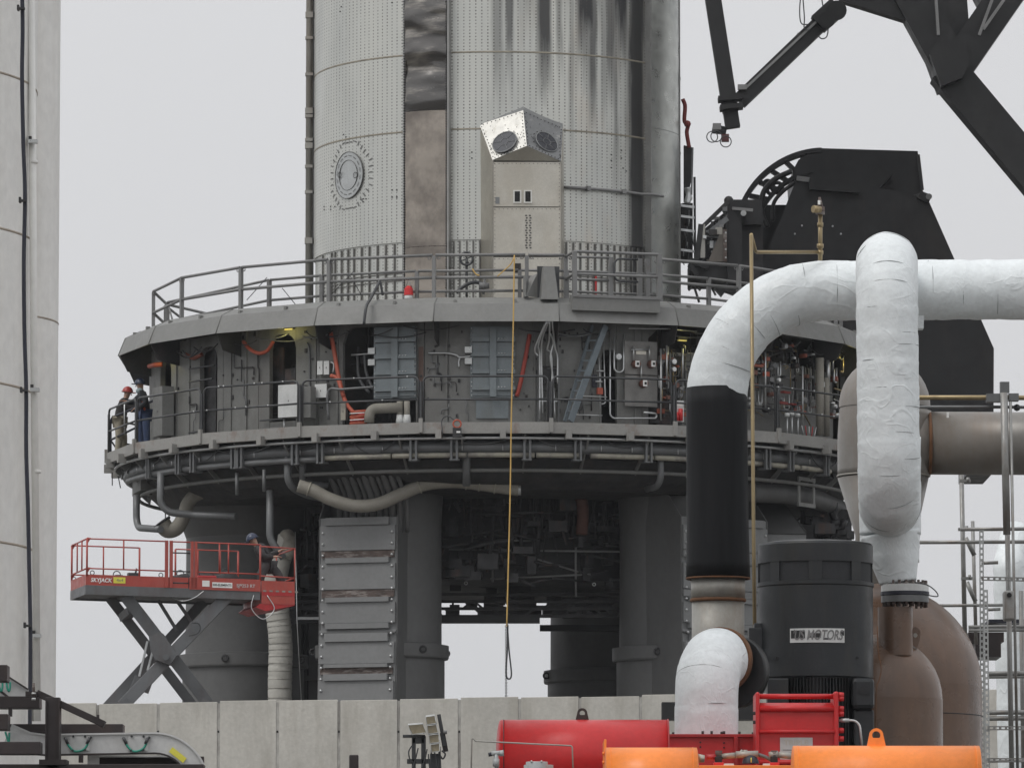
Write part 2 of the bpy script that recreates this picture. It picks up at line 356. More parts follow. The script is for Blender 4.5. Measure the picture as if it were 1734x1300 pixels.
# stainless hull: rows of spot welds, wavy sheet, dark reflection streaks painted in
def hull_mat():
    m = bpy.data.materials.new('stainless_hull'); m.use_nodes = True; n, N, K, b = mnode(m)
    g = N.new('ShaderNodeNewGeometry'); sp = N.new('ShaderNodeSeparateXYZ'); K(g.outputs['Position'], sp.inputs[0])
    def mt(op, a, b_=None, c=None):
        q = N.new('ShaderNodeMath'); q.operation = op
        for i, x in enumerate((a, b_, c)):
            if x is None: continue
            if isinstance(x, (int, float)): q.inputs[i].default_value = x
            else: K(x, q.inputs[i])
        return q.outputs[0]
    def mr(i, a, b_, c, d):
        q = N.new('ShaderNodeMapRange'); K(i, q.inputs[0])
        for k, x in zip((1, 2, 3, 4), (a, b_, c, d)): q.inputs[k].default_value = x
        return q.outputs[0]
    dx = mt('SUBTRACT', sp.outputs['X'], CX); dy = mt('SUBTRACT', CY, sp.outputs['Y'])
    th = mt('ARCTAN2', dx, dy); u = mt('MULTIPLY', th, 4.5); z = sp.outputs['Z']
    uu = mt('ABSOLUTE', mt('SUBTRACT', mt('FRACT', mt('DIVIDE', u, .1445)), .5))
    vv = mt('ABSOLUTE', mt('SUBTRACT', mt('FRACT', mt('DIVIDE', z, .078)), .5))
    du = mt('MULTIPLY', uu, .1445); dv = mt('MULTIPLY', vv, .078)
    dot = mt('MULTIPLY', mt('LESS_THAN', du, .0155), mt('LESS_THAN', dv, .0165))
    cv = N.new('ShaderNodeCombineXYZ'); K(u, cv.inputs[0]); K(z, cv.inputs[2])
    def nz(scale, stretch, detail=4, rg=.55, off=0):
        mp = N.new('ShaderNodeMapping'); mp.inputs['Scale'].default_value = stretch; mp.inputs['Location'].default_value = (off, 0, off); K(cv.outputs[0], mp.inputs[0])
        t = N.new('ShaderNodeTexNoise'); t.inputs['Scale'].default_value = scale; t.inputs['Detail'].default_value = detail; t.inputs['Roughness'].default_value = rg
        K(mp.outputs[0], t.inputs['Vector']); return t.outputs['Fac']
    dotv = mr(nz(3, (1, 1, 1), 2), .3, .6, .35, 1)
    dotm = mt('MULTIPLY', dot, dotv)
    # dark reflections painted as bands, heavier to the right of the pod, fading lower down
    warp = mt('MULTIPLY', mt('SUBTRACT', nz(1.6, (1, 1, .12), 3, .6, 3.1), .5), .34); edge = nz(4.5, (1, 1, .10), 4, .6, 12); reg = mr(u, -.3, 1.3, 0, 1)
    dark_refl = None
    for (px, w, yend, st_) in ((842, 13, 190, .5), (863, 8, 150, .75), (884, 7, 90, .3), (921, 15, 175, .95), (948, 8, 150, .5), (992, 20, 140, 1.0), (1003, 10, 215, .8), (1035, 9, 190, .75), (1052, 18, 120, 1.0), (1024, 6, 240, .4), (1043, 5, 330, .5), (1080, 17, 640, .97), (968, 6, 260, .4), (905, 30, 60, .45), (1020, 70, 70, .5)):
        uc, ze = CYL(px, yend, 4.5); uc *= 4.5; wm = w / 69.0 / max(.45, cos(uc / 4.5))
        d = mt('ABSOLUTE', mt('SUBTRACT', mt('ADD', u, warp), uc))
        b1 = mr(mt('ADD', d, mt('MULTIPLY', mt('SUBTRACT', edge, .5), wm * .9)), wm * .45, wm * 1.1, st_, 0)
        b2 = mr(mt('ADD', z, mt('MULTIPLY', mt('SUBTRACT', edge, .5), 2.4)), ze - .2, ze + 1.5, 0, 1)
        q = mt('MULTIPLY', b1, b2); dark_refl = q if dark_refl is None else mt('MAXIMUM', dark_refl, q)
    wash = nz(.8, (1, 1, .25), 5, .6, 9)
    base = N.new('ShaderNodeMix'); base.data_type = 'RGBA'; K(mr(wash, .3, .7, 0, 1), base.inputs[0])
    base.inputs[6].default_value = (.53, .54, .515, 1); base.inputs[7].default_value = (.66, .66, .61, 1)
    warm = N.new('ShaderNodeMix'); warm.data_type = 'RGBA'; K(mt('MULTIPLY', mr(nz(1.1, (1, 1, .4), 4, .6, 21), .5, .7, 0, .55), reg), warm.inputs[0])
    K(base.outputs[2], warm.inputs[6]); warm.inputs[7].default_value = (.6, .53, .45, 1)
    c1 = N.new('ShaderNodeMix'); c1.data_type = 'RGBA'; K(mt('MULTIPLY', dark_refl, .97), c1.inputs[0]); K(warm.outputs[2], c1.inputs[6]); c1.inputs[7].default_value = (.045, .045, .047, 1)
    c2 = N.new('ShaderNodeMix'); c2.data_type = 'RGBA'; K(mt('MULTIPLY', dotm, .9), c2.inputs[0]); K(c1.outputs[2], c2.inputs[6]); c2.inputs[7].default_value = (.1, .09, .085, 1)
    K(c2.outputs[2], b.inputs['Base Color']); b.inputs['Metallic'].default_value = .72
    K(mr(nz(2, (1, 1, .3), 3), .3, .7, .34, .5), b.inputs['Roughness'])
    bn = N.new('ShaderNodeBump'); bn.inputs['Strength'].default_value = .35; bn.inputs['Distance'].default_value = .05
    K(nz(3.2, (1, 1, .06), 3, .5, 5), bn.inputs['Height']); K(bn.outputs[0], b.inputs['Normal'])
    return m
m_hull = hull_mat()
m_chine = M('stainless_cover', (.36, .32, .275), .2, .94, .08, .9, st=(1, 1, 1.8), rvar=.05, fine=.015, bump=.0, bsc=1.6, bst=(.7, .7, 2.6), dirt=(.15, .13, .115), damt=.8, dsc=.9, dst=(1, 1, .8), dlo=.42, dhi=.62)
m_chine3 = M('painted_reflection_cover', (.14, .135, .13), .22, .9, .3, 1.2, st=(.6, .6, 2.5), rvar=.06, dirt=(.42, .39, .35), damt=.85, dsc=1.0, dst=(.7, .7, 3.2), dlo=.5, dhi=.66, fine=.02)  # upper cover: dark and pale reflection bands painted into the colour
m_chine2 = M('stainless_cover_pale', (.47, .48, .45), .34, .75, .1, .9, st=(1, 1, 1.5), dirt=(.3, .32, .32), damt=.6, dsc=.9, dst=(1, 1, .7), dlo=.48, dhi=.62, fine=.02)
m_pod = M('stainless_pod', (.54, .515, .455), .4, .75, .1, 1.6, dirt=(.44, .40, .33), damt=.6, dsc=1.5, dst=(1, 1, .5), dlo=.4, dhi=.7, bump=.12, bsc=3)
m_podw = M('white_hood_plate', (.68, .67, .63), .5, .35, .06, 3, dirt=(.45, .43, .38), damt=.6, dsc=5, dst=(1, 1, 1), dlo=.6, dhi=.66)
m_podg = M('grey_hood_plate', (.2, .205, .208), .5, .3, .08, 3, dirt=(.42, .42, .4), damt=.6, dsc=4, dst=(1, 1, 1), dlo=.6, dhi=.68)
m_port = M('port_mesh_dark', (.04, .042, .05), .35, .2, .1, 8)
# ================================================================== SETTING
g = MB(); xs = [-3000, -400, -60, -30, 0, 30, 60, 400, 3000]; ys = [(-200, 0), (38, 0), (50, PAD), (120, PAD), (300, PAD), (1200, PAD), (6000, PAD)]
g.add([(x, y, z) for y, z in ys for x in xs], [(j * 9 + i, j * 9 + i + 1, (j + 1) * 9 + i + 1, (j + 1) * 9 + i) for j in range(6) for i in range(8)])
struct('ground', g, m_ground)
AX = (CX, CY, 0)
def zs(py): return 2 + (1690 - py) * (CY - 0.5) / FPX        # height seen at the silhouette
zdk_b, zdk_f, zdk_t = zf(543, 9.3), zf(513, 9.13), zf(503, 8.75)
zw = zf(714, 9.5); zwb = zf(733, 9.5)
# ================================================================== ROCKET BOOSTER
bo = thing('rocket_booster', 'huge stainless steel rocket booster standing in the round launch mount', 'rocket', (CX, CY, zdk_t))
R = 4.5
zrb = CYL(842, 405, R)[1]                                     # lower edge of the outer sheet
zrt = 40.0
h = MB()
h.lathe([(R, zrb), (R, zrt)], AX, 160); h.lathe([(R - .05, zrb - .0), (R, zrb)], AX, 160)
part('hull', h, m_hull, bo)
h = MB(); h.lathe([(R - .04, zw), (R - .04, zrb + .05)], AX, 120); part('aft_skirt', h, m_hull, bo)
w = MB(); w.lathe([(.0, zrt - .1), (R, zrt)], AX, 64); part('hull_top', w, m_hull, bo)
for py in (88, 218):                                          # circumferential welds
    z = CYL(842, py, R)[1]; w = MB(); w.lathe([(R + .001, z - .022), (R + .008, z - .012), (R + .008, z + .012), (R + .001, z + .022)], AX, 160)
    part('weld_seam', w, M('weld_brown', (.3, .275, .22), .6, .4, .3, 6, st=(1, 1, 3)) if py == 88 else bpy.data.materials['weld_brown'], bo)
# aft stringers with ladder like brackets, first one then turned copies
def stringer(a, parent):
    s = MB(); s.csec(-.0036, .0036, R - .05, R + .0, zdk_t - .3, zrb - .03)
    o = part('stringer', s, M('stringer_dark', (.17, .165, .155), .5, .5, .2, 4) if 'stringer_dark' not in bpy.data.materials else bpy.data.materials['stringer_dark'], parent)
    b = MB()
    for k in range(3): b.csec(-.03, .03, R - .05, R - .01, zrb - .75 - k * .09, zrb - .73 - k * .09)
    part('bracket', b, bpy.data.materials['stringer_dark'], o)
    o.rotation_euler = (0, 0, a)
    return o
def zlocal(o): pass
# meshes above are built at angle 0 about the axis; parent Empty sits on the axis so a Z turn moves them round
s0 = stringer(an(545, 470, R), bo)
for a in [an(px, 470, R) for px in (560, 566, 577, 588, 598, 611, 624, 638, 652, 667, 682, 768, 778, 790, 801, 812, 960, 972, 984, 997, 1009, 1020, 1031, 1042, 1052, 1062, 1071, 1080, 1089)]:
    c = s0.copy(); COL.objects.link(c); c.parent = bo; c.rotation_euler = (0, 0, a)
    for ch in s0.children: d = ch.copy(); COL.objects.link(d); d.parent = c
# raised chine covers: left one and right one
def chine(x0, x1, pys, Ro, name='chine_panel', amp=(.08, .014)):
    a0, a1 = an(x0, 300, Ro), an(x1, 300, Ro)
    for p0, p1 in zip(pys, pys[1:]):
        zt = CYL((x0 + x1) / 2, p0, Ro)[1] if p0 > -50 else zrt; zb = CYL((x0 + x1) / 2, p1, Ro)[1]
        s = MB(); n = 8
        pr = [(a0 + (a1 - a0) * k / n, Ro + .05 * sin(pi * k / n)) for k in range(n + 1)]
        # slightly oil-canned sheet
        rows = max(14, int((zt - zb) * 14)); vs = []; am_ = amp[0] if p0 < 0 else amp[1]
        for j in range(rows + 1):
            z = zb + .01 + (zt - zb - .01) * j / rows
            for a, r in pr:
                vs.append(AZ(a, r + am_ * (noise.noise(Vector((a * 3.5, 3.0 + z * .3, z * 2.2))) + .35 * noise.noise(Vector((a * 14, 7.0, z * 5.5)))), z))
        m_ = n + 1
        s.add(vs, [(j * m_ + k, j * m_ + k + 1, (j + 1) * m_ + k + 1, (j + 1) * m_ + k) for j in range(rows) for k in range(n)], True)
        s.hexa([AZ(a0, Ro, zb), AZ(a0 + .001, Ro, zb), AZ(a0 + .001, R - .02, zb), AZ(a0, R - .02, zb), AZ(a0, Ro, zt), AZ(a0 + .001, Ro, zt), AZ(a0 + .001, R - .02, zt), AZ(a0, R - .02, zt)])
        s.hexa([AZ(a1 - .001, Ro, zb), AZ(a1, Ro, zb), AZ(a1, R - .02, zb), AZ(a1 - .001, R - .02, zb), AZ(a1 - .001, Ro, zt), AZ(a1, Ro, zt), AZ(a1, R - .02, zt), AZ(a1 - .001, R - .02, zt)])
        part(name, s, m_chine2 if x0 > 900 else m_chine3 if p0 < 0 else m_chine, bo)
    e = MB()
    for a, d in ((a0, -1), (a1, 1)): e.csec(a - .004 + d * .008, a + .004 + d * .008, R - .02, Ro + .02, zdk_t - .2, zrt)
    part('chine_edge_strip', e, M('edge_strip', (.33, .33, .32), .45, .6, .1, 4) if 'edge_strip' not in bpy.data.materials else bpy.data.materials['edge_strip'], bo)
chine(686, 756, [-100, 188, 418, 520], 4.72)
chine(1104, 1150, [-100, 222, 500], 4.66, amp=(.010, .005))
# small edge fasteners of the covers (too many to pick apart)
rv = MB()
for px in (684, 755):
    for k in range(120):
        a, z = CYL(px, 505 - k * 4.4, 4.73); rv.csec(a - .003, a + .003, 4.6, 4.745, z - .012, z + .012)
part('edge_fasteners', rv, m_dark, bo, kind='stuff')
# round access hatch at left
ha, hz = CYL(591, 297, R)
def hp(u, v): return ha + u / R, hz + v
def ringmesh(r0, r1, ro0, ro1, seg=48):
    s = MB()
    for k in range(seg):
        t0, t1 = 2 * pi * k / seg, 2 * pi * (k + 1) / seg
        q = []
        for (t, r) in ((t0, r0), (t1, r0), (t1, r1), (t0, r1)):
            q.append((ha + r * cos(t) / R, hz + r * sin(t)))
        s.add([AZ(a, ro1, z) for a, z in q] + [AZ(a, ro0, z) for a, z in q], [(0, 1, 2, 3), (0, 4, 5, 1), (3, 2, 6, 7)])
    return s
hatch = part('access_hatch', ringmesh(.0, .56, R, R + .035), M('hatch_steel', (.5, .515, .51), .42, .75, .06, 3), bo)
part('hatch_rim', ringmesh(.557, .572, R, R + .045), M('rim_grey', (.14, .14, .135), .5, .4), hatch)
part('hatch_rim', ringmesh(.36, .37, R + .03, R + .045), bpy.data.materials['rim_grey'], hatch)
tk = MB()
for k in range(16):
    t = 2 * pi * (k + .5) / 16; q = (.47,); a, z = ha + .47 * cos(t) / R, hz + .47 * sin(t)
    tk.add([AZ(a + (dx * cos(t + pi / 2) - dy * sin(t + pi / 2)) / R, R + .045, z + dx * sin(t + pi / 2) + dy * cos(t + pi / 2)) for dx, dy in ((-.06, -.009), (.06, -.009), (.06, .009), (-.06, .009))], [(0, 1, 2, 3)])
for k in range(34):                                           # doubler plate edge stitches on an octagon
    t = 2 * pi * k / 34; rr = .80 / max(abs(cos(t)), abs(sin(t)), (abs(cos(t)) + abs(sin(t))) / 1.38)
    a, z = ha + rr * cos(t) / R, hz + rr * sin(t); q = t + (0 if abs(cos(t)) > .3 else pi / 2)
    tk.add([AZ(a + (dx * cos(q) - dy * sin(q)) / R, R + .012, z + dx * sin(q) + dy * cos(q)) for dx, dy in ((-.06, -.014), (.06, -.014), (.06, .014), (-.06, .014))], [(0, 1, 2, 3)])
part('stitch_welds', tk, M('stitch_grey', (.16, .16, .155), .6, .3), hatch, kind='stuff')
for px in (578, 604):
    a, z = CYL(px, 297, R); part('hatch_grip', MB().torus(AZ(a, R + .05, z), .07, .007, (sin(a), -cos(a), 0), 14, 5), m_dark, hatch)
# scattered dark fastener marks in pairs
mk = MB()
for (px, py) in [(664, 322), (672, 322), (664, 334), (672, 334), (615, 337), (620, 337), (615, 342), (549, 350), (560, 350), (567, 350), (549, 355), (560, 355), (582, 228), (586, 232), (578, 12), (576, 20), (664, 5), (1052, 255), (1052, 268), (1055, 285), (1060, 290), (1035, 262), (1035, 272), (1035, 284), (990, 320), (997, 320), (799, 258), (799, 268)]:
    a, z = CYL(px, py, R); mk.csec(a - .004, a + .004, R, R + .012, z - .014, z + .014)
part('fastener_marks', mk, m_dark, bo, kind='stuff')
# external feed pipe on the left edge with clamps
pa = an(527, 250, 4.66)
pp = MB(); pa = -radians(88.6); pz0 = zdk_t - .2
pp.tube([AZ(pa, 4.62, pz0), AZ(pa, 4.62, zrt)], .085, 12)
xp = part('external_pipe', pp, m_steel, bo)
cb = MB(); cb.beam(AZ(pa + .03, 4.52, pz0), AZ(pa + .03, 4.52, zrt), .03, .1); part('cable_duct', cb, m_dark, xp)
for k, py in enumerate((12, 52, 115, 178, 187, 228, 238, 274, 318, 402)):
    z = zs(py); c = MB(); c.cbox(AZ(pa, 4.6, z), .24, .22, .07 if k % 3 else .14); part('pipe_clamp', c, m_steel, xp)
# conduit rod on the right part of the hull
a0, z0 = CYL(955, 317, R + .1); a1, z1 = CYL(1112, 331, R + .1)
rr_ = [AZ(a0 + (a1 - a0) * k / 14, R + .1 + (.18 if k > 11 else 0), z0 + (z1 - z0) * 0) for k in range(15)]
cr = part('conduit_rod', MB().tube(rr_, .035, 8), m_rail, bo)
for k in (3, 8): part('rod_clip', MB().cbox(rr_[k], .09, .2, .1, a0), m_rail, cr)
# vent pod: hood with two round ports above a flat cabinet
pod = part('vent_pod', MB().box(0, 0.001, CY - 4, CY - 3.999, 20, 20.001), m_pod, bo)   # tiny core, panels below
YF = CY - 5.25
def quadplate(pts, t, m, name, parent, **k):
    return part(name, MB().ext(pts, t), m, parent, **k)
bx = {'l': 834, 'r': 951}
for (y0, y1) in ((274, 350), (351, 434), (435, 520)):
    quadplate([P(834.5, y1, YF), P(950.5, y1, YF), P(950.5, y0 + .6, YF), P(834.5, y0 + .6, YF)], (0, .04, 0), m_pod, 'pod_panel', pod)
quadplate([P(834, 520, YF), P(834, 272, YF), P(810, 212, CY - 4.35), P(810, 520, CY - 4.3)], (.02, 0, 0), m_pod, 'side_panel', pod)
quadplate([P(951, 520, YF), P(951, 272, YF), P(954, 216, CY - 4.3), P(957, 520, CY - 4.3)], (-.02, 0, 0), m_pod, 'side_panel', pod)
quadplate([P(834, 272, YF), P(951, 273, YF), P(892, 247, YF - .22)], (0, .03, 0), m_pod, 'hood_underside', pod)
TL, TR, RT, RB, BL, BR = P(812, 211, CY - 4.45), P(953, 216, CY - 4.4), P(886, 187, CY - 4.8), P(892, 247, YF - .22), P(834, 271, YF - .03), P(950, 273, YF - .03)
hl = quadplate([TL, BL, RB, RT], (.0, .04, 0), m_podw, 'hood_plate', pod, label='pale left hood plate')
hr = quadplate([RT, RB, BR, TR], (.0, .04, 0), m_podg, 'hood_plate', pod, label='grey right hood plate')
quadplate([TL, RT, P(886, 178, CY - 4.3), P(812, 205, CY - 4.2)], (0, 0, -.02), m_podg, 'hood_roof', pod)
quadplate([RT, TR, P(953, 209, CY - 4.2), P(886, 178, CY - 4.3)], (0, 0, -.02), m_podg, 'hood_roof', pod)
def port(c, q, rx, par):
    nrm = (q[1] - q[0]).cross(q[3] - q[0]).normalized()
    if nrm.y > 0: nrm = -nrm
    # centre: drop pixel ray onto the plate's plane
    d = ray(*c); t = (q[0] - EYE).dot(nrm) / d.dot(nrm); cc = EYE + d * t
    s = MB(); s.cyl(cc - nrm * .06, cc + nrm * .06, rx, seg=36); o = part('port_disc', s, m_port, par)
    part('port_rim', MB().torus(cc + nrm * .06, rx + .01, .016, nrm, 36, 6), m_podg, o)
    ex = nrm.cross(Vector((0, 0, 1))).normalized(); ey = nrm.cross(ex)
    w_ = MB(); w_.torus(cc + nrm * .065, rx * .38, .006, nrm, 6, 4)
    for k in range(6):
        t_ = pi / 3 * k; u_ = ex * cos(t_) + ey * sin(t_); w_.tube([cc + nrm * .065 + u_ * rx * .38, cc + nrm * .065 + u_ * rx * .97], .006, 4)
    part('port_mesh_wires', w_, m_podg, o)
    for k in range(16):
        t_ = 2 * pi * k / 16; u_ = ex * cos(t_) + ey * sin(t_); 
        yield cc + u_ * (rx + .07) + nrm * .02
rv = MB()
for q in (((856, 243), (TL, BL, RB, RT), .295, hl), ((924, 243), (RT, RB, BR, TR), .285, hr)):
    for c in port(*q): rv.ball(c, .014, 6)
random.seed(3)
for q in ((TL, BL, RB, RT), (RT, RB, BR, TR)):
    for k in range(10):
        for (i, j, o_) in ((0, 1, .06), (1, 2, .06), (2, 3, .06), (3, 0, .06)):
            c = q[i].lerp(q[j], (k + .5) / 10); ctr = (q[0] + q[1] + q[2] + q[3]) / 4
            rv.ball(c + (ctr - c).normalized() * .05 + Vector((0, -.012, 0)), .013, 6)
    for k in range(26):
        a_, b_ = random.random(), random.random(); c = q[0].lerp(q[1], a_).lerp(q[3].lerp(q[2], a_), b_) + Vector((0, -.01, 0)); rv.ball(c, .010, 5)
for y0, y1 in ((274, 350), (351, 434), (435, 520)):
    for k in range(12):
        rv.ball(P(838, y0 + 4 + (y1 - y0 - 6) * k / 11, YF - .01), .010, 5); rv.ball(P(947, y0 + 4 + (y1 - y0 - 6) * k / 11, YF - .01), .010, 5)
    for k in range(16): rv.ball(P(838 + 109 * k / 15, y0 + 3, YF - .01), .010, 5)
part('pod_fasteners', rv, m_dark, pod, kind='stuff')
for x0 in (869, 887):
    f_ = MB(); a = P(x0, 344, YF - .03); b = P(x0 + 14, 322, YF - .03)
    for (u0, u1, v0, v1) in ((a.x, b.x, a.z, a.z + .03), (a.x, b.x, b.z - .03, b.z), (a.x, a.x + .035, a.z + .03, b.z - .03), (b.x - .035, b.x, a.z + .03, b.z - .03)):
        f_.box(u0, u1, YF - .04, YF, v0, v1)
    wv = part('vent_frame', f_, m_podw, pod)
    part('vent_opening', MB().box(a.x + .03, b.x - .03, YF - .006, YF - .002, a.z + .03, b.z - .03), m_black, wv)
    sl_ = MB()
    for k in range(7): z = a.z + .05 + k * .033; sl_.box(a.x + .035, b.x - .035, YF - .02, YF - .008, z, z + .008)
    part('louvre', sl_, m_dark, wv)
part('service_plate', MB().box(P(839, 0, YF).x, P(846, 0, YF).x, YF - .015, YF, P(0, 345, YF).z, P(0, 334, YF).z), m_podg, pod)
ck = MB()                                                     # column of small louvre holes
for k in range(14):
    for s_ in (-1, 1):
        c = P(894 + s_ * 3.2 + (k % 2) * 1.2, 365 + k * 4.2, YF - .008); ck.cbox(c, .045, .012, .026)
part('louvre_holes', ck, m_dark, pod, kind='stuff')
part('dark_socket', MB().box(P(871, 0, YF).x, P(882, 0, YF).x, YF - .03, YF, P(0, 462, YF).z, P(0, 446, YF).z), m_black, pod)
part('red_strip', MB().cbox(AZ(an(1008, 480, 4.5), 4.53, zf(478, 4.5)), .05, .02, .5), m_red, bo)

# ================================================================== LAUNCH MOUNT
mt_ = thing('launch_mount', 'massive grey ring shaped launch mount on thick cylindrical legs', 'launch mount', (CX, CY, PAD))
def localring(m): return m
# --- deck skirt, 20 flat segments
def profseg(prof, half, gap=.0):
    s = MB(); n = len(prof); a0, a1 = -half + gap, half - gap
    vs = [AZ(a0, r, z) for r, z in prof] + [AZ(a1, r, z) for r, z in prof]
    return s.add(vs, [tuple(range(n))[::-1], tuple(range(n, 2 * n))] + [(i, (i + 1) % n, n + (i + 1) % n, n + i) for i in range(n)])
prof = [(8.5, zdk_t), (8.75, zdk_t), (9.13, zdk_f), (9.3, zdk_b), (9.26, zdk_b), (9.09, zdk_f - .04), (8.72, zdk_t - .06), (8.5, zdk_t - .06)]
sk = part('deck_skirt_plate', profseg(prof, radians(9), .0012), m_mount, mt_)
lg = MB()
for d in (-.11, .045): lg.csec(d, d + .007, 8.9, 9.0, zdk_f - .02, zdk_f + .1)
part('lifting_lug', lg, m_mount, sk)
for k in range(1, 20): spin(sk, mt_, radians(18 * k))
dk = MB(); dk.lathe([(4.75, zdk_t - .5), (4.75, zdk_t - .02), (8.55, zdk_t - .02)], AX, 80, smooth=False); part('deck_plate', dk, m_mount, mt_)
gus = part('skirt_gusset', MB().add([AZ(a_, r_, z_) for a_ in (-.0012, .0012) for r_, z_ in ((8.45, zdk_b - .5), (9.08, zdk_b - .38), (9.25, zdk_b - .01), (9.07, zdk_f - .05), (8.45, zdk_f - .1))], [(0, 1, 2, 3, 4), (9, 8, 7, 6, 5), (0, 5, 6, 1), (1, 6, 7, 2), (2, 7, 8, 3), (3, 8, 9, 4)]), m_dark, mt_)
gus.rotation_euler = (0, 0, radians(9))
for k in range(1, 20): spin(gus, mt_, radians(9 + 18 * k))
# weld beads at the seams
wb = MB()
for k in range(20):
    a = radians(9 + 18 * k); q = [AZ(a, r + .006, z) for r, z in prof[1:4]]; wb.tube(q, .012, 5)
part('seam_weld_beads', wb, m_wall, mt_, kind='stuff')
# --- ring wall with openings
RW = 8.5; zt_ = zdk_b + .1; zb_ = zw - .03
opens = [(272, 290, 607, 748), (339, 368, 587, 738), (457, 501, 566, 712), (581, 704, 553, 716), (1019, 1044, 592, 716), (1030, 1043, 693, 716), (1098, 1446, 575, 720)]
opens = [o for i, o in enumerate(opens) if i != 5]
ops = []
for (x0, x1, y0, y1) in opens:
    a0, za = CYL(x0, y0, RW); a1, zb2 = CYL(x1, y0, RW); zlo = min(CYL(x0, y1, RW)[1], CYL(x1, y1, RW)[1])
    ops.append((a0, a1, (za + zb2) / 2, max(zlo, zb_)))
wallA = MB()
edges = [-pi] + [q for o in ops for q in (o[0], o[1])] + [pi]
seams = [an(px, 640, RW) for px in (262, 300, 322, 378, 392, 418, 438, 540, 570, 719, 756, 760, 905, 945, 1075)]
def wallpanel(a0, a1):
    part('wall_panel', MB().csec(a0, a1, RW - .12, RW, zb_, zt_), m_wall, mt_)
for i in range(0, len(edges), 2):
    a0, a1 = edges[i], edges[i + 1]; cuts = [a0] + [s_ for s_ in seams if a0 + .01 < s_ < a1 - .01] + [a1]
    if a1 - a0 > 1: cuts = [a0 + (a1 - a0) * k / 8 for k in range(9)] if i else [a0 + (a1 - a0) * k / 6 for k in range(7)]
    for p, q in zip(cuts, cuts[1:]): wallpanel(p + .0008, q - .0008)
for (a0, a1, ztop, zbot) in ops:                               # lintel with rounded lower corners, sill
    r = min((a1 - a0) * RW * .42, .35); ra = r / RW
    pts = [(a0, zt_), (a0, ztop - r)] + [(a0 + ra - ra * cos(t * pi / 10), ztop - r + r * sin(t * pi / 10)) for t in range(1, 6)]
    pts += [(a1 - ra + ra * sin(t * pi / 10), ztop - r + r * cos(t * pi / 10)) for t in range(0, 5)] + [(a1, ztop - r), (a1, zt_)]
    # split into a strip so wide lintels stay on the cylinder
    lm = MB(); n = 24
    def low(a):
        if a < a0 + ra: return ztop - r + r * sqrt(max(0, 1 - ((a0 + ra - a) / ra)**2))
        if a > a1 - ra: return ztop - r + r * sqrt(max(0, 1 - ((a - a1 + ra) / ra)**2))
        return ztop
    for k in range(n):
        p, q = a0 + (a1 - a0) * k / n, a0 + (a1 - a0) * (k + 1) / n
        lm.hexa([AZ(p, RW, low(p)), AZ(q, RW, low(q)), AZ(q, RW - .12, low(q)), AZ(p, RW - .12, low(p)), AZ(p, RW, zt_), AZ(q, RW, zt_), AZ(q, RW - .12, zt_), AZ(p, RW - .12, zt_)])
    part('doorway_lintel', lm, m_wall, mt_)
    if zbot > zb_ + .05: part('doorway_sill', MB().csec(a0, a1, RW - .12, RW, zb_, zbot), m_wall, mt_)
for px in (300, 322, 392, 418, 535, 572, 756, 905, 925, 945, 1075, 1088):   # vertical stiffener ribs and weld lines
    a = an(px, 640, RW); part('wall_stiffener', MB().csec(a - .0022, a + .0022, RW, RW + .035, zb_, zt_), m_wall, mt_)
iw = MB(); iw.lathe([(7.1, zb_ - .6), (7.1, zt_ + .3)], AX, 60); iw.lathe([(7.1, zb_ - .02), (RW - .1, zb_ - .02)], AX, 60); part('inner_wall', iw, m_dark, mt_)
# interior frames and tubes seen through the openings
random.seed(11)
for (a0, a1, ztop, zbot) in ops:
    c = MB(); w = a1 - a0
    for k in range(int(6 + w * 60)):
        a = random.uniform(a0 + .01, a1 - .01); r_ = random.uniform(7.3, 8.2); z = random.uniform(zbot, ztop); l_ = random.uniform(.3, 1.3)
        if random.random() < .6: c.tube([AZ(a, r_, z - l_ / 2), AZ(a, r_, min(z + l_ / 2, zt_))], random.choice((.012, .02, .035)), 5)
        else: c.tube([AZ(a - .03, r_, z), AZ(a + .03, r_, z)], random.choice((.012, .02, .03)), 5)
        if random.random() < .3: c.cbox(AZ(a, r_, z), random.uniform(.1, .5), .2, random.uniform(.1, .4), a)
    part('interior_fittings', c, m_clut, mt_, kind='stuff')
for (x0, x1, y0, y1, r_) in ((343, 366, 586, 735, 8.3), (461, 480, 590, 700, 8.2), (482, 500, 625, 700, 8.25), (1100, 1155, 600, 716, 8.25)):
    a0, z1 = CYL(x0, y0, r_); a1 = an(x1, y0, r_); z0 = CYL(x0, y1, r_)[1]
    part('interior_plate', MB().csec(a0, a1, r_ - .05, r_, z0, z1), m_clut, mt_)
for (x0, x1, y) in ((320, 363, 625), (320, 360, 647), (440, 490, 712), (320, 342, 733)):
    a0, z = CYL(x0, y, RW + .1); a1 = an(x1, y, RW + .1); part('wall_handle_bar', MB().tube([AZ(a0 + (a1 - a0) * k / 5, RW + .1, z) for k in range(6)], .022, 6), m_railD, mt_)
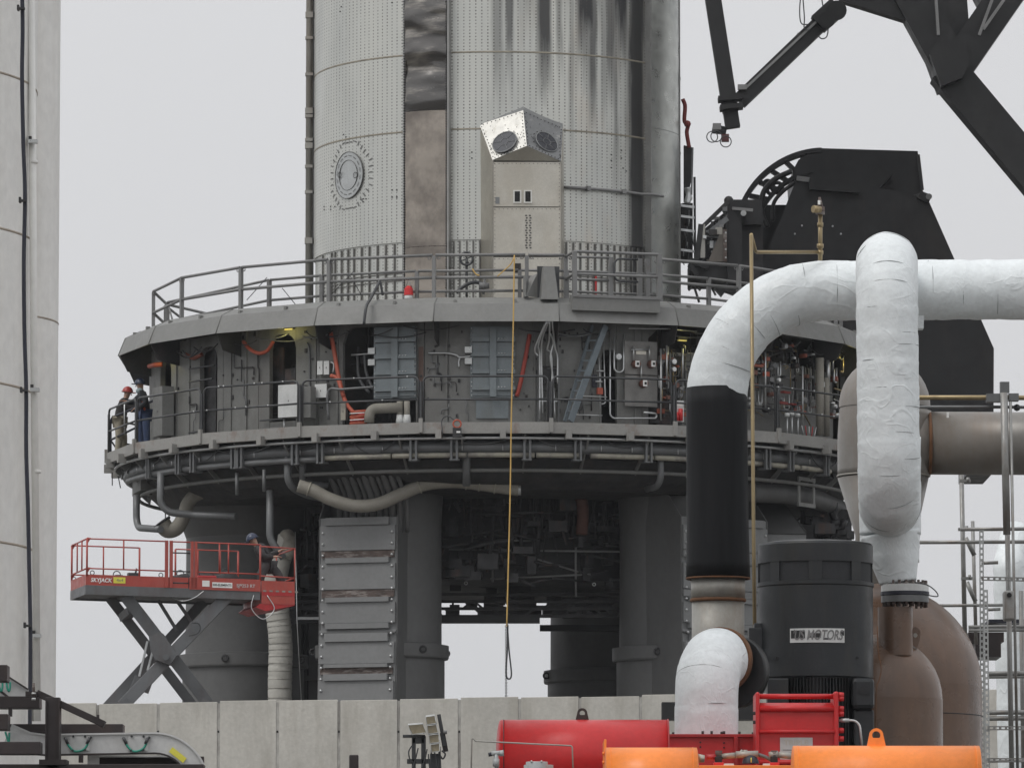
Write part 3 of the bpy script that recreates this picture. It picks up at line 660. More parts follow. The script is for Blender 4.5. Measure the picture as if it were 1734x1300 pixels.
# --- hinged blue-grey hatches
def hatch_door(x0, x1, y0, y1, cols, stripys):
    Rh = RW + .12; xm = (x0 + x1) / 2
    a0 = an(x0, 640, Rh); a1 = an(x1, 640, Rh); zt2 = CYL(xm, y0, Rh)[1]; zb2 = CYL(xm, y1, Rh)[1]
    d = part('hatch_door', MB().csec(a0, a1, RW + .02, Rh - .03, zb2, zt2), m_hatch, mt_)
    zz = [zt2] + [CYL(xm, s_, Rh)[1] for s_ in stripys] + [zb2]
    am = a0 + (a1 - a0) * .52
    part('hatch_spine', MB().csec(am - .009, am + .009, Rh - .028, Rh + .075, zb2 + .02, zt2 - .02), m_hatch, d)
    for i in range(len(zz) - 1):
        for (p, q) in ((a0 + .008, am - .0095), (am + .0095, a1 - .004)):
            part('hatch_leaf', MB().csec(p, q, Rh - .028, Rh + .0, zz[i + 1] + .05, zz[i] - .06 if i else zz[i] - .02), m_hatch, d)
    for z in zz[1:-1]:
        part('hatch_rib', MB().csec(a0 + .006, am - .0095, Rh - .028, Rh + .06, z - .045, z + .045), m_hatch, d)
        part('hatch_rib', MB().csec(am + .0095, a1 + .002, Rh - .028, Rh + .06, z - .045, z + .045), m_hatch, d)
    b = MB()
    for k in range(16):
        z = zb2 + .05 + (zt2 - zb2 - .1) * k / 15
        for a in (a0 + .004, a1 - .002): b.ball(AZ(a, Rh + .0, z), .016, 6)
    for z in zz[1:-1]:
        for k in range(3): b.ball(AZ(am + .015 + k * .008, Rh + .065, z + .02), .016, 6)
    part('hatch_bolts', b, m_galv, d, kind='stuff')
    for z in (zt2 - .55, zb2 + .85):
        part('hinge', MB().csec(a0 - .014, a0 + .005, RW, Rh + .03, z - .07, z + .07), m_fit, d)
hatch_door(632, 704, 553, 674, 2, (576, 604, 631, 659))
hatch_door(796, 871, 552, 673, 2, (575, 600, 629, 657))
a0, z1 = CYL(806, 678, RW + .05); a1 = an(861, 678, RW + .05); z0 = CYL(830, 708, RW + .05)[1]
part('blank_cover_plate', MB().csec(a0, a1, RW, RW + .04, z0, z1), m_hatch, mt_)
# --- body under the walkway
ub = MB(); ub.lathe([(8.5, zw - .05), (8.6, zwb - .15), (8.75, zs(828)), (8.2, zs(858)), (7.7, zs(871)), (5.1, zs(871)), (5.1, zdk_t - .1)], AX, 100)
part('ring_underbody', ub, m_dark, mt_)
for k in range(40):
    a = radians(9 * k + 4)
    q = [(8.4, zw - .1), (9.35, zwb - .02), (9.3, zwb - .16), (8.55, zs(850))]
    part('knee_bracket', MB().add([AZ(a, r, z) for r, z in q] + [AZ(a + .004, r, z) for r, z in q], [(0, 1, 2, 3), (7, 6, 5, 4), (0, 4, 5, 1), (1, 5, 6, 2), (2, 6, 7, 3), (3, 7, 4, 0)]), m_mount if k % 2 else m_wall, mt_)
# --- walkway
wk = MB(); wk.lathe([(8.45, zw - .06), (9.42, zw - .06)], AX, 80, smooth=False); wk.lathe([(9.42, zw - .11), (8.45, zw - .11)], AX, 80, smooth=False); part('walkway_grating', wk, m_wall, mt_)
WOFF = radians(-1.5)
bm_ = part('walkway_edge_beam', profseg([(9.42, zwb), (9.42, zw), (9.56, zw), (9.56, zwb)], radians(9), .0016), m_beam, mt_)
for a in (-.12, .035): part('clamp_plate', MB().csec(a, a + .014, 9.4, 9.6, zwb - .13, zwb + .08), m_beam, bm_)
part('rail_socket', MB().csec(.1535, .163, 9.5, 9.6, zwb + .02, zw + .09), m_beam, bm_)
bm_.rotation_euler = (0, 0, WOFF)
for k in range(1, 20): spin(bm_, mt_, WOFF + radians(18 * k))
# --- ring pipes and hangers
def ringtube(R_, z, r, a0=0, a1=2 * pi, n=90, seg=8):
    s = MB()
    full = a1 - a0 > 6.28
    return s.tube([AZ(a0 + (a1 - a0) * k / n, R_, z) for k in range(n if full else n + 1)], r, seg, closed=full)
part('ring_pipe', ringtube(9.32, zf(741, 9.32), .036), m_galv, mt_, label='thin bright pipe under the walkway')
part('ring_pipe', ringtube(8.98, zf(757, 8.98), .15, seg=14), m_pipeg, mt_, label='thick grey header pipe')
zc = zf(770, 9.12)
for (x0, x1) in ((545, 662), (665, 790), (793, 905), (908, 983), (1000, 1105), (1108, 1290), (1293, 1352), (1355, 1405)):
    part('ring_pipe', ringtube(9.12, zc, .062, an(x0, 770, 9.12), an(x1, 770, 9.12), 12), m_cream, mt_, label='cream painted pipe run')
part('ring_pipe', ringtube(9.12, zc - .02, .07, -1.35, an(540, 780, 9.12), 24), m_pipeg, mt_)
part('ring_pipe', ringtube(8.75, zf(796, 8.75), .045, seg=8), m_wall, mt_)
for px in (250, 300, 325, 395, 405, 498, 541, 699, 768, 892, 978, 1098, 1300, 1340, 1400):
    a = an(px, 765, 9.25); hb = MB()
    for d in (-.0085, .0055): hb.csec(a + d, a + d + .0055, 9.2, 9.27, zc - .13, zwb - .05)
    hb.csec(a - .011, a + .013, 9.0, 9.24, zc - .13, zc - .09)
    part('pipe_hanger', hb, m_pipeg, mt_)
random.seed(5)
for k in range(26):
    a = radians(-84 + k * 6.6) + random.uniform(-.03, .03); z = zc + .1; part('threaded_stud', MB().tube([AZ(a, 9.18, z), AZ(a, 9.18, z + .13)], .012, 5), m_galv, mt_)
# underside cable loops, small droppers
for k in range(14):
    a = radians(-80 + 12 * k) + random.uniform(-.05, .05); b = a + random.uniform(.08, .2)
    part('cable_loop', MB().tube(sag(AZ(a, 9.2, zwb - .1), AZ(b, 9.2, zwb - .1), random.uniform(.1, .35)), .014, 5), random.choice((m_railD, m_pipeg)), mt_)
# down pipes: (pixel path on radius)
def rpath(pts): return [AZ(*((lambda q: (q[0], R_, q[1]))(CYL(px, py, R_)))) for px, py, R_ in pts]
for pts, r, fr, m_ in (([(487, 765, 9.0), (487, 822, 9.0), (520, 838, 8.4), (560, 846, 8.0)], .085, .35, m_pipeg),
                   ([(512, 775, 8.9), (512, 814, 8.7), (530, 820, 8.5), (555, 822, 8.3)], .075, .1, m_pipeg),
                   ([(231, 838, 9.0), (231, 893, 9.0), (272, 896, 9.0)], .085, .35, m_pipeg),
                   ([(272, 800, 9.3), (272, 866, 9.3), (330, 872, 8.6), (400, 874, 8.2)], .085, .35, m_pipeg),
                   ([(790, 752, 9.0), (790, 822, 8.7)], .09, .2, m_pipeg),
                   ([(1119, 757, 9.0), (1119, 822, 9.0), (1095, 828, 8.3)], .075, .3, m_pipeg),
                   ([(457, 830, 8.6), (457, 912, 8.6), (480, 945, 8.4)], .085, .5, m_pipeg),
                   ([(401, 800, 9.1), (401, 838, 9.1)], .04, .1, m_pipeg), ([(447, 795, 9.1), (447, 832, 9.1)], .04, .1, m_pipeg)):
    part('down_pipe', MB().tube(fillet(rpath(pts), fr), r, 12), m_, mt_)
part('underside_frame', MB().csec(an(222, 838, 8.9), an(238, 838, 8.9), 8.2, 8.9, zs(842), zs(815)), m_wall, mt_)
# vertical pipe bundle behind the hose
for k, px in enumerate((562, 574, 585, 597, 608, 619, 630, 641, 652, 664, 676)):
    pts = [(px - 8, 780, 8.3), (px, 812, 8.25), (px + 12, 846, 7.9), (px + 14, 900, 7.5)]
    part('vertical_pipe', MB().tube(curve(rpath(pts), 4), (.07, .05, .085)[k % 3], 8), m_leg, mt_)
# --- legs
LEGS = [(-6.12, -1.5), (-2.69, -5.6), (4.3, -4.5), (2.73, 5.6), (-4.3, 4.5), (6.12, 1.5)]
zband = 2 + (1690 - 1117) * 148.5 / FPX
for i, (lx, ly) in enumerate(LEGS):
    c = (CX + lx, CY + ly, 0); s = MB()
    ztop = zs(871)
    s.lathe([(1.47, PAD), (1.47, zband - .16)], c, 64); s.lathe([(1.40, zband + .15), (1.39, ztop - .7), (1.66 if i == 0 else 1.43, ztop), (1.4, ztop + .01)], c, 64)
    lg_ = part('leg', s, m_leg, mt_)
    fb = MB(); fb.lathe([(1.40, zband - .2), (1.55, zband - .2), (1.57, zband - .16), (1.57, zband + .12), (1.40, zband + .15)], c, 64); part('flange_band', fb, m_leg, lg_)
    al = atan2(lx, -ly)
    for da in (-1.1, 1.1, 2.4):
        p = Vector(c) + Vector((sin(al + da) * 1.62, -cos(al + da) * 1.62, zband - .02)); part('lifting_eye', MB().torus(p, .07, .025, (0, 1, 0), 12, 6), m_dark, lg_)
# --- blast shields on the two front legs
def shield(i, al, upper_py, stripes, W=2.05, D=1.78, sidecut=True):
    lx, ly = LEGS[i]; c = Vector((CX + lx, CY + ly, 0)); u = Vector((sin(al), -cos(al), 0)); t = Vector((cos(al), sin(al), 0)); 
    def Q(s_, z, d=0): return c + u * (D + d) + t * s_ + Vector((0, 0, z))
    Yf = (c + u * D).y
    def Z(py): return P(867, py, Yf).z
    zt, zm, zb = Z(upper_py), Z(upper_py + 190), PAD + .2
    sh = part('blast_shield', MB().hexa([Q(-W / 2, zm, -.06), Q(W / 2, zm, -.06), Q(W / 2, zm, -.02), Q(-W / 2, zm, -.02), Q(-W / 2, zt, -.06), Q(W / 2, zt, -.06), Q(W / 2, zt, -.02), Q(-W / 2, zt, -.02)]), m_shield, mt_)
    lean = .35
    def plate(z0, z1, d0, d1, m, name='shield_panel', inset=.02, low=False):
        def dd(z): return (zm - z) / (zm - zb) * lean + .05 if low else 0
        part(name, MB().hexa([Q(-W / 2 + inset, z0, d0 + dd(z0)), Q(W / 2 - inset, z0, d0 + dd(z0)), Q(W / 2 - inset, z0, d1 + dd(z0)), Q(-W / 2 + inset, z0, d1 + dd(z0)), Q(-W / 2 + inset, z1, d0 + dd(z1)), Q(W / 2 - inset, z1, d0 + dd(z1)), Q(W / 2 - inset, z1, d1 + dd(z1)), Q(-W / 2 + inset, z1, d1 + dd(z1))]), m, sh)
    for (y0, y1, k) in stripes:
        lowr = y0 >= upper_py + 190
        z1, z0 = Z(y0), Z(y1)
        if k == 'p': plate(z0 + .01, z1 - .01, -.02, .05, m_shield, low=lowr)
        elif k == 's': plate(z0, z1, -.02, .11, m_shield, 'shield_rib', .16, lowr)
        elif k == 'r': plate(z0, z1, -.02, .025, m_rust, 'rusty_strip', .05, lowr)
    part('lower_backing', MB().hexa([Q(-W / 2, zb, -.03 + lean), Q(W / 2, zb, -.03 + lean), Q(W / 2, zb, .03 + lean), Q(-W / 2, zb, .03 + lean), Q(-W / 2, zm, -.06), Q(W / 2, zm, -.06), Q(W / 2, zm, .02), Q(-W / 2, zm, .02)]), m_shield, sh)
    bz = MB(); 
    for k in range(40):
        z = zt - .35 - k * .262
        if z < zb + .2: break
        dd = 0 if z > zm else (zm - z) / (zm - zb) * lean + .05
        for s_ in (-W / 2 + .09, W / 2 - .09): bz.ball(Q(s_, z, .06 + dd), .035, 8)
    part('shield_bolts', bz, m_galv, sh, kind='stuff')
    # side plates back to the leg, upper corner chamfered up to the ring
    for s_, nm in ((-1, 0), (1, 1)):
        x_ = s_ * W / 2; zz = zs(871)
        pts = [Q(x_, PAD, .0 + lean), Q(x_, zm, 0), Q(x_, zt, 0), Q(x_, zz + .3, -.75), Q(x_, zz + .3, -D), Q(x_, PAD, -D)]
        part('side_plate', MB().ext(pts, t * (.03 * s_)), m_leg, sh)
    sw = MB(); 
    for z in (zm - .05,): sw.hexa([Q(-W / 2, z - .03, -.02), Q(W / 2, z - .03, -.02), Q(W / 2, z - .03, .09), Q(-W / 2, z - .03, .09), Q(-W / 2, z, -.02), Q(W / 2, z, -.02), Q(W / 2, z, .09), Q(-W / 2, z, .09)])
    part('joint_lip', sw, m_leg, sh)
st_ = [(876, 889, 's'), (889, 932, 'p'), (932, 944, 'r'), (944, 953, 's'), (953, 998, 'p'), (998, 1011, 'r'), (1011, 1019, 's'), (1019, 1055, 'p'), (1055, 1064, 's'),
       (1072, 1086, 's'), (1086, 1124, 'p'), (1124, 1130, 's'), (1130, 1141, 'r'), (1141, 1152, 's'), (1152, 1215, 'p'), (1215, 1300, 'p')]
shield(1, -radians(18), 876, st_, W=1.88, D=1.7)
shield(2, radians(38), 878, [(a_ + 2, b_ + 2, 'p' if k_ == 'r' else k_) for a_, b_, k_ in st_], W=2.6, D=1.7)
ss = part('outer_shield', MB().ext([P(x, y, 146.4) for x, y in ((1268, 903), (1365, 905), (1365, 1400), (1268, 1400))], (0, .5, 0)), m_shield, mt_)
part('slanted_plate', MB().add([P(1262, 851, 147.6), P(1330, 855, 147.6), P(1365, 898, 146.4), P(1365, 904, 146.35), P(1262, 902, 146.35)], [(0, 1, 2, 3, 4)]).ext([P(1330, 856, 147.7), P(1365, 899, 146.5), P(1365, 905, 146.5), P(1330, 905, 147.7)], (0, .03, 0)), m_leg, ss)
ug = MB(); random.seed(61)
for k in range(70):
    p = P(random.uniform(1366, 1440), random.uniform(866, 960), random.uniform(148.6, 149.6)); q = random.random()
    if q < .4: ug.cbox(p, random.uniform(.15, .6), .3, random.uniform(.1, .5))
    else: ug.tube([p, p + Vector((random.uniform(-.5, .5), 0, random.uniform(-.4, .4)))], random.choice((.03, .05, .08)), 6)
a_, b_ = P(1362, 1100, 149.8), P(1442, 862, 149.8); ug.box(a_.x, b_.x, 149.8, 150.2, a_.z, b_.z)
part('underside_pumps', ug, m_clut, mt_, kind='stuff')
# --- engine bay clutter and the lattice work platform between the legs
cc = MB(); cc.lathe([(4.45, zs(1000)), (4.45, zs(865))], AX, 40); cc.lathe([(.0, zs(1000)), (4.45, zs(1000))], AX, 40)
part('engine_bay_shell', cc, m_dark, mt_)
random.seed(21); cl_ = MB()
for k in range(520):
    a = random.uniform(-1.5, 1.5); r_ = random.uniform(4.5, 5.2); z = random.uniform(zs(1010), zs(870)); l_ = random.uniform(.2, 1.4); q = random.random()
    if q < .45: cl_.tube([AZ(a, r_, z), AZ(a + random.uniform(-.03, .03), r_, z + l_)], random.choice((.02, .03, .05)), 5)
    elif q < .8: cl_.tube([AZ(a, r_, z), AZ(a + l_ / 5, r_, z + random.uniform(-.2, .2))], random.choice((.02, .03, .05)), 5)
    else: cl_.cbox(AZ(a, r_, z), random.uniform(.1, .5), .3, random.uniform(.1, .45), a)
part('engine_bay_plumbing', cl_, m_clut, mt_, kind='stuff')
wp = thing('work_platform', 'dark lattice work platform slung between the legs of the mount', 'platform', (CX, CY, zs(1056)))
def wpx(px, Y): return P(px, 900, Y).x
zp0 = P(867, 1055, 148).z; zpm = [P(867, q, 148).z for q in (1043, 1030, 1018, 1006)]
part('deck_beam', MB().box(wpx(492, 148), wpx(914, 148), 147.9, 148.1, zp0, zp0 + .16), m_black, wp)
part('deck_beam', MB().box(wpx(914, 152), wpx(1060, 152), 151.9, 152.1, zp0 + .05, zp0 + .2), m_black, wp)
part('deck_beam', MB().box(wpx(505, 148), wpx(560, 148), 147.8, 147.9, zp0 + .08, zp0 + .14), m_galv, wp)
for j, z in enumerate(zpm): part('lattice_rail', MB().box(wpx(492, 148), wpx(1060, 148), 147.96, 148.04, z - .035, z + .035), m_black, wp)
random.seed(2)
nb = 34
for k in range(nb):
    x = wpx(495 + k * 17, 148)
    for j in range(3):
        za, zb3 = (zp0 + .16, zpm[0])if j == 0 else (zpm[j - 1], zpm[j])
        if random.random() < .75: part('lattice_brace', MB().beam((x, 148, za), (x + random.choice((-.2, 0, .2, .3)), 148, zb3), .05, .05), m_black, wp)
fl = MB()
for k in range(70):
    px = random.uniform(760, 1050) if random.random() < .5 else random.choice((random.uniform(495, 560), random.uniform(935, 1060), random.uniform(855, 905)))
    py = random.uniform(985, 1040); p_ = P(px, py, random.uniform(149, 153)); fl.cbox(p_, random.uniform(.15, .6), .3, random.uniform(.08, .3))
part('platform_clutter', fl, m_dark, wp, kind='stuff')
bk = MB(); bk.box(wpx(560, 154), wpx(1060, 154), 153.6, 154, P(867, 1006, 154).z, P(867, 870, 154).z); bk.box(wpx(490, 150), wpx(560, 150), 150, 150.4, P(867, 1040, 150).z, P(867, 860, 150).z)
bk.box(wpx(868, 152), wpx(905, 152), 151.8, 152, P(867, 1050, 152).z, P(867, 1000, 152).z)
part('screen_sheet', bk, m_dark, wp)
for (x0, y0, x1, y1) in ((905, 835, 905, 912), (822, 915, 900, 915), (822, 905, 822, 930), (975, 912, 975, 1010), (834, 912, 834, 985), (760, 930, 1060, 934), (830, 980, 1000, 972), (840, 925, 980, 968)):
    part('platform_strut', MB().tube([P(x0, y0, 146.4), P(x1, y1, 146.4)], .025, 6), m_rail if x0 != 822 else m_galv, wp)
for pts in ([(835, 826), (900, 828), (958, 830), (980, 838), (987, 862), (985, 905)],):
    part('rusty_pipe', MB().tube(curve([P(x, y, 146.2) for x, y in pts], 6), .14, 12), M('rusty_dull', (.12, .055, .04), .7, .1, .3, 3), wp)
for (px, py) in ((789, 987), (1006, 989)): part('ring_marker', MB().torus(P(px, py, 146.3), .035, .01, (0, 1, 0), 12, 5), m_galv, wp)
# ================================================================== DECK RAILINGS
def arc(R_, z, a0, a1, n=12): return [AZ(a0 + (a1 - a0) * k / n, R_, z) for k in range(n + 1)]
zt1, zt2r, zt3 = zf(431, 8.42), zf(469, 8.42), zf(457, 8.15)
dr = thing('deck_railing', 'tall grey tube railing round the outer edge of the upper deck', 'railing', (CX, CY, zdk_t))
pxs = [263, 308, 408, 557, 735, 892, 958]
pa_ = [an(p, 470, 8.42) for p in pxs]; pa_[0] = -radians(84)
pb_ = [an(p, 470, 8.42) for p in (1118, 1251, 1352, 1415)] + [radians(84)]
back = [radians(84) + radians(192) * k / 10 for k in range(11)]
allp = pa_ + pb_ + back[1:-1]
for a in allp:
    p = AZ(a, 8.42, zdk_t - .02); q = AZ(a, 8.42, zt1 - .02); o = part('post', MB().beam(p, q, .085, .085, (sin(a), -cos(a), 0)), m_rail, dr)
    part('post_ring', MB().torus(AZ(a - .013, 8.42, zt1 - .06), .035, .012, (sin(a), -cos(a), 0), 10, 5), m_rail, o)
    part('post_ring', MB().torus(AZ(a + .013, 8.42, zt1 - .06), .035, .012, (sin(a), -cos(a), 0), 10, 5), m_rail, o)
def chords(lst, R_, z, r, name, parent, wrap=False):
    for p, q in zip(lst, lst[1:]):
        if q - p > .7: continue
        part(name, MB().tube([AZ(p + .004, R_, z), AZ(q - .004, R_, z)], r, 8), m_rail, parent)
full = pa_ + pb_ + back[1:]
for z in (zt1, zt2r):
    chords(pa_, 8.42, z, .036, 'rail', dr); chords(pb_ + back[1:], 8.42, z, .036, 'rail', dr)
    part('rail', MB().tube([AZ(back[-1], 8.42, z), AZ(pa_[0], 8.42, z)], .036, 8), m_rail, dr)
ir = thing('inner_railing', 'lower grey railing set just inside the tall deck railing', 'railing', (CX, CY, zdk_t))
pin = [-radians(80)] + [an(p, 480, 8.12) for p in (456, 545, 706, 880, 960, 1115, 1200, 1330)] + [radians(75 + 20 * k) for k in range(11)]
for a in pin: part('post', MB().beam(AZ(a, 8.12, zdk_t - .02), AZ(a, 8.12, zt3), .085, .085, (sin(a), -cos(a), 0)), m_rail, ir)
for z in (zt3, zf(492, 8.12)): chords(pin, 8.12, z, .032, 'rail', ir)
part('brace', MB().tube([AZ(pin[0], 8.12, zt3), AZ(pin[0] + .05, 8.0, zdk_t)], .025, 6), m_rail, ir)
# balcony pushed out over the skirt
by = thing('deck_balcony', 'boxed grey balcony with tube rails pushed out over the deck skirt', 'balcony', (CX, CY, zdk_t))
b0, b1 = an(972, 500, 9.25), an(1117, 500, 9.25)
zb0, zb1 = zf(523, 9.3), zf(496, 9.3)
part('toe_box', MB().csec(b0 - .004, b1, 8.9, 9.28, zb0, zb1, 20), m_mount, by)
part('toe_rail', MB().csec(b0 - .004, b1, 9.28, 9.31, zb1 - .07, zb1, 20), m_rail, by)
bp = [an(p, 470, 9.2) for p in (973, 1116)]
zB, zBm = zf(424, 9.2), zf(462, 9.2)
for a in bp: part('post', MB().beam(AZ(a, 9.2, zb1), AZ(a, 9.2, zB), .1, .1, (sin(a), -cos(a), 0)), m_rail, by)
for a in [an(p, 470, 8.5) for p in (1034, 1083, 1096)]: part('post', MB().beam(AZ(a, 8.5, zdk_t), AZ(a, 8.5, zf(432, 8.5)), .1, .1, (sin(a), -cos(a), 0)), m_rail, by)
for z in (zB, zBm):
    part('rail', MB().tube(fillet([AZ(an(958, 470, 8.42), 8.42, z - .03), AZ(bp[0], 9.2, z), AZ(bp[1], 9.2, z), AZ(an(1118, 470, 8.42), 8.42, z - .03)], .1), .036, 8), m_rail, by)
for py in (433, 471): part('rail', MB().tube([AZ(an(965, 470, 8.5), 8.5, zf(py, 8.5)), AZ(an(1034, 470, 8.5), 8.5, zf(py, 8.5))], .03, 8), m_rail, by)
gp = fillet([AZ(an(x, 470, 8.6), 8.6, zf(y, 8.6)) for x, y in ((1080, 434), (1040, 434), (1040, 472), (1080, 472))], .15)
part('gate_loop', MB().tube(gp, .028, 6), m_railD, by)
# bollard bracket on the deck edge
bb = thing('edge_bracket', 'stout grey tapered bracket with black backing plate standing on the deck edge', 'bracket', AZ(an(930, 500, 8.9), 8.9, zdk_t))
a0, a1 = an(911, 480, 8.8), an(949, 480, 8.8)
part('backing_plate', MB().csec(a0, a1, 8.6, 8.68, zdk_t, zf(450, 8.7), 20), m_railD, bb)
aa = an(930, 480, 9.0)
def tq(w, z, R_): return [AZ(aa - w / 9, R_, z), AZ(aa + w / 9, R_, z)]
zt_b = zf(451, 8.9)
q0, q1, q2, q3 = tq(.2, zf(506, 9.1), 9.12), tq(.2, zf(506, 9.1), 8.68), tq(.13, zt_b, 8.95), tq(.13, zt_b, 8.68)
part('bracket_body', MB().hexa([q0[0], q0[1], q1[1], q1[0], q2[0], q2[1], q3[1], q3[0]]), m_mount, bb)
ga = an(890, 480, 8.7); part('gusset', MB().add([AZ(ga, 8.9, zdk_t), AZ(a0, 8.7, zdk_t), AZ(a0, 8.7, zf(462, 8.7)), AZ(ga + .01, 8.7, zf(470, 8.7))], [(0, 1, 2, 3)]).csec(ga - .005, ga, 8.5, 8.9, zdk_t, zf(468, 8.7)), m_mount, bb)
# things on the deck
o = thing('warning_beacon', 'small red topped beacon with white base sitting on the deck behind the rail', 'beacon', AZ(an(692, 500, 8.3), 8.3, zdk_t))
c = Vector(o.location); part('beacon_base', MB().cyl(c, c + Vector((0, 0, .12)), .1, .1, 16), m_white, o)
part('beacon_cap', MB().lathe([(.11, .12), (.1, .28), (.04, .34), (0, .35)], c, 16), m_red, o)
part('lifting_wire', MB().tube([c + Vector((-.08, 0, .3)), c + Vector((0, 0, .5)), c + Vector((.08, 0, .3))], .012, 5), m_galv, o)
o = thing('handwheel', 'black spoked wheel hanging in front of the booster base stringers', 'wheel', AZ(an(790, 438, 4.9), 4.9, CYL(790, 438, 4.9)[1]))
c = Vector(o.location); part('wheel_rim', MB().torus(c, .15, .03, (.1, 1, 0), 24, 6), m_railD, o)
for k in range(4): part('spoke', MB().tube([c, c + Vector((cos(k * pi / 2 + .4) * .15, 0, sin(k * pi / 2 + .4) * .15))], .015, 5), m_railD, o)
part('hanging_hose', MB().tube(sag(c, c + Vector((0, .1, -.9)), .0), .03, 6), m_railD, o)
for (pts, r, lab) in (([(643, 476, 8.5), (636, 490, 8.7), (628, 505, 9.0), (620, 520, 9.3), (616, 550, 9.36)], .035, 'black cable draped over the deck edge'),
                      ([(644, 476, 8.5), (648, 500, 8.5)], .03, 'short black cable end hanging from the deck rail'),
                      ([(772, 495, 8.0), (790, 482, 8.0), (806, 478, 7.9), (826, 484, 7.9)], .045, 'dark hose arching across the deck to a coupling')):
    solo('cable', MB().tube(curve([AZ(CYL(x, y, R_)[0], R_, CYL(x, y, R_)[1]) for x, y, R_ in pts], 5), r, 7), m_railD, lab, 'cable')
p = AZ(an(820, 486, 7.9), 7.9, CYL(820, 484, 7.9)[1]); solo('hose_coupling', MB().cyl(p - Vector((.12, 0, 0)), p + Vector((.12, 0, 0)), .09, .07, 12).cyl(p - Vector((.02, 0, .2)), p + Vector((.02, 0, .2)), .03), m_rail, 'dark coupling block at the end of the deck hose', 'coupling')
# thin loose wires on the railing
for i, (x0, y0, x1, y1, l_) in enumerate([(560, 500, 600, 458, 'thin wire tied between deck rails on the left'), (612, 500, 590, 462, 'thin wire crossing the deck rails near the black cable'), (478, 488, 500, 515, 'short thin wire slanting below the left rails'), (418, 508, 452, 470, 'bent wire poking out beside the left rail post')]):
    a = CYL(x0, y0, 8.3); b = CYL(x1, y1, 8.3); solo('loose_wire', MB().tube([AZ(a[0], 8.3, a[1]), AZ(b[0], 8.3, b[1])], .010, 5), m_railD, l_, 'wire')
# ================================================================== WALKWAY RAILING
wr = thing('walkway_railing', 'dark thin railing with rounded bay frames round the lower walkway', 'railing', (CX, CY, zw))
zr1, zr2 = zf(636, 9.5), zf(675, 9.5)
def bay(a0, a1):
    g = .006; q = fillet([AZ(a0 + g, 9.5, zw - .1), AZ(a0 + g, 9.5, zr1), AZ(a1 - g, 9.5, zr1), AZ(a1 - g, 9.5, zw - .1)], .13, 5)
    o = part('rail_frame', MB().tube(q, .026, 7), m_railD, wr)
    part('mid_rail', MB().tube([AZ(a0 + g, 9.5, zr2), AZ(a1 - g, 9.5, zr2)], .024, 7), m_railD, o)
    part('end_post', MB().beam(AZ(a0, 9.5, zw - .15), AZ(a0, 9.5, zr1 - .12), .05, .06, (sin(a0), -cos(a0), 0)), m_railD, o)
    return o
b0_ = bay(-radians(9), radians(9)); b0_.rotation_euler = (0, 0, WOFF)
for k in list(range(1, 5)) + list(range(6, 15)) + [16, 17, 18, 19]:
    spin(b0_, wr, WOFF + radians(18 * k))
# end gate on the far left with cross braces
ga, gb = radians(-82.5), radians(-91)
for (a, r_) in ((ga, 9.5), (gb, 9.5)):
    pass
ge = MB(); E = [P(187, 772, CY), P(187, 706, CY), P(203, 690, CY), P(203, 768, CY + .5)]
part('end_frame', MB().tube(fillet([P(187, 790, CY - .2), P(187, 708, CY - .2), P(260, 678, CY - 2.6)], .2), .032, 8), m_navy, wr)
part('end_frame', MB().tube([P(187, 745, CY - .2), P(238, 720, CY - 1.8)], .028, 8), m_navy, wr)
part('end_post', MB().tube([P(202, 772, CY + .8), P(202, 730, CY + .8)], .028, 8), m_navy, wr)
part('brace', MB().tube([P(188, 712, CY - .2), P(202, 732, CY + .8)], .022, 6), m_navy, wr)
part('brace', MB().tube([P(188, 746, CY - .2), P(202, 766, CY + .8)], .022, 6), m_navy, wr)
for k, px in enumerate((1390, 1377, 418, 380, 330, 445, 352, 372, 400, 432, 455, 480, 560, 600, 648, 690, 1300, 1340, 1410, 300)):
    a, z = CYL(px, 660, 9.5); part('rail_clip', MB().ball(AZ(a, 9.53, zr1 if k % 2 else zr2), .022, 6), m_galv, wr)
# ================================================================== WALL EQUIPMENT
def wbox(name, x0, x1, y0, y1, Ri, Ro, m, lab, cat, group=None, parts=True):
    xm = (x0 + x1) / 2; a0 = an(x0, y0, Ro); a1 = an(x1, y0, Ro); z1 = CYL(xm, y0, Ro)[1]; z0 = CYL(xm, y1, Ro)[1]
    t = thing(name, lab, cat, AZ((a0 + a1) / 2, Ro, z0), group)
    part('housing', MB().csec(a0, a1, Ri, Ro - .02, z0, z1, 20), m_mount, t)
    part('door', MB().csec(a0, a1, Ro - .02, Ro, z0, z1, 20), m, t)
    d = MB(); d.csec(a0 + (a1 - a0) * .5 - .0004, a0 + (a1 - a0) * .5 + .0006, Ro, Ro + .01, (z0 + z1) / 2 - .02, (z0 + z1) / 2 + .02)
    part('latch', d, m_dark, t)
    return t, a0, a1, z0, z1
t, a0, a1, z0, z1 = wbox('control_cabinet', 471, 506, 651, 706, 8.75, 9.15, m_white, 'large white control cabinet on legs behind the walkway rail', 'cabinet')
for a in (a0 + .008, a1 - .008): part('leg', MB().tube([AZ(a, 9.0, z0), AZ(a, 9.0, zw - .06)], .025, 6), m_galv, t)
part('door_edge', MB().csec(a1 - .003, a1, 9.15, 9.165, z0 + .03, z1 - .03), m_dark, t)
part('side_box', MB().csec(a1, a1 + .025, 8.75, 9.0, z0 - .02, z1 - .05, 20), m_mount, t)
wbox('switch_box', 537, 546, 611, 634, 8.5, 8.68, m_white, 'left one of two narrow white boxes high on the ring wall', 'electrical box', 'narrow white wall boxes')
wbox('switch_box', 548, 557, 611, 634, 8.5, 8.68, m_white, 'right one of two narrow white boxes high on the ring wall', 'electrical box', 'narrow white wall boxes')
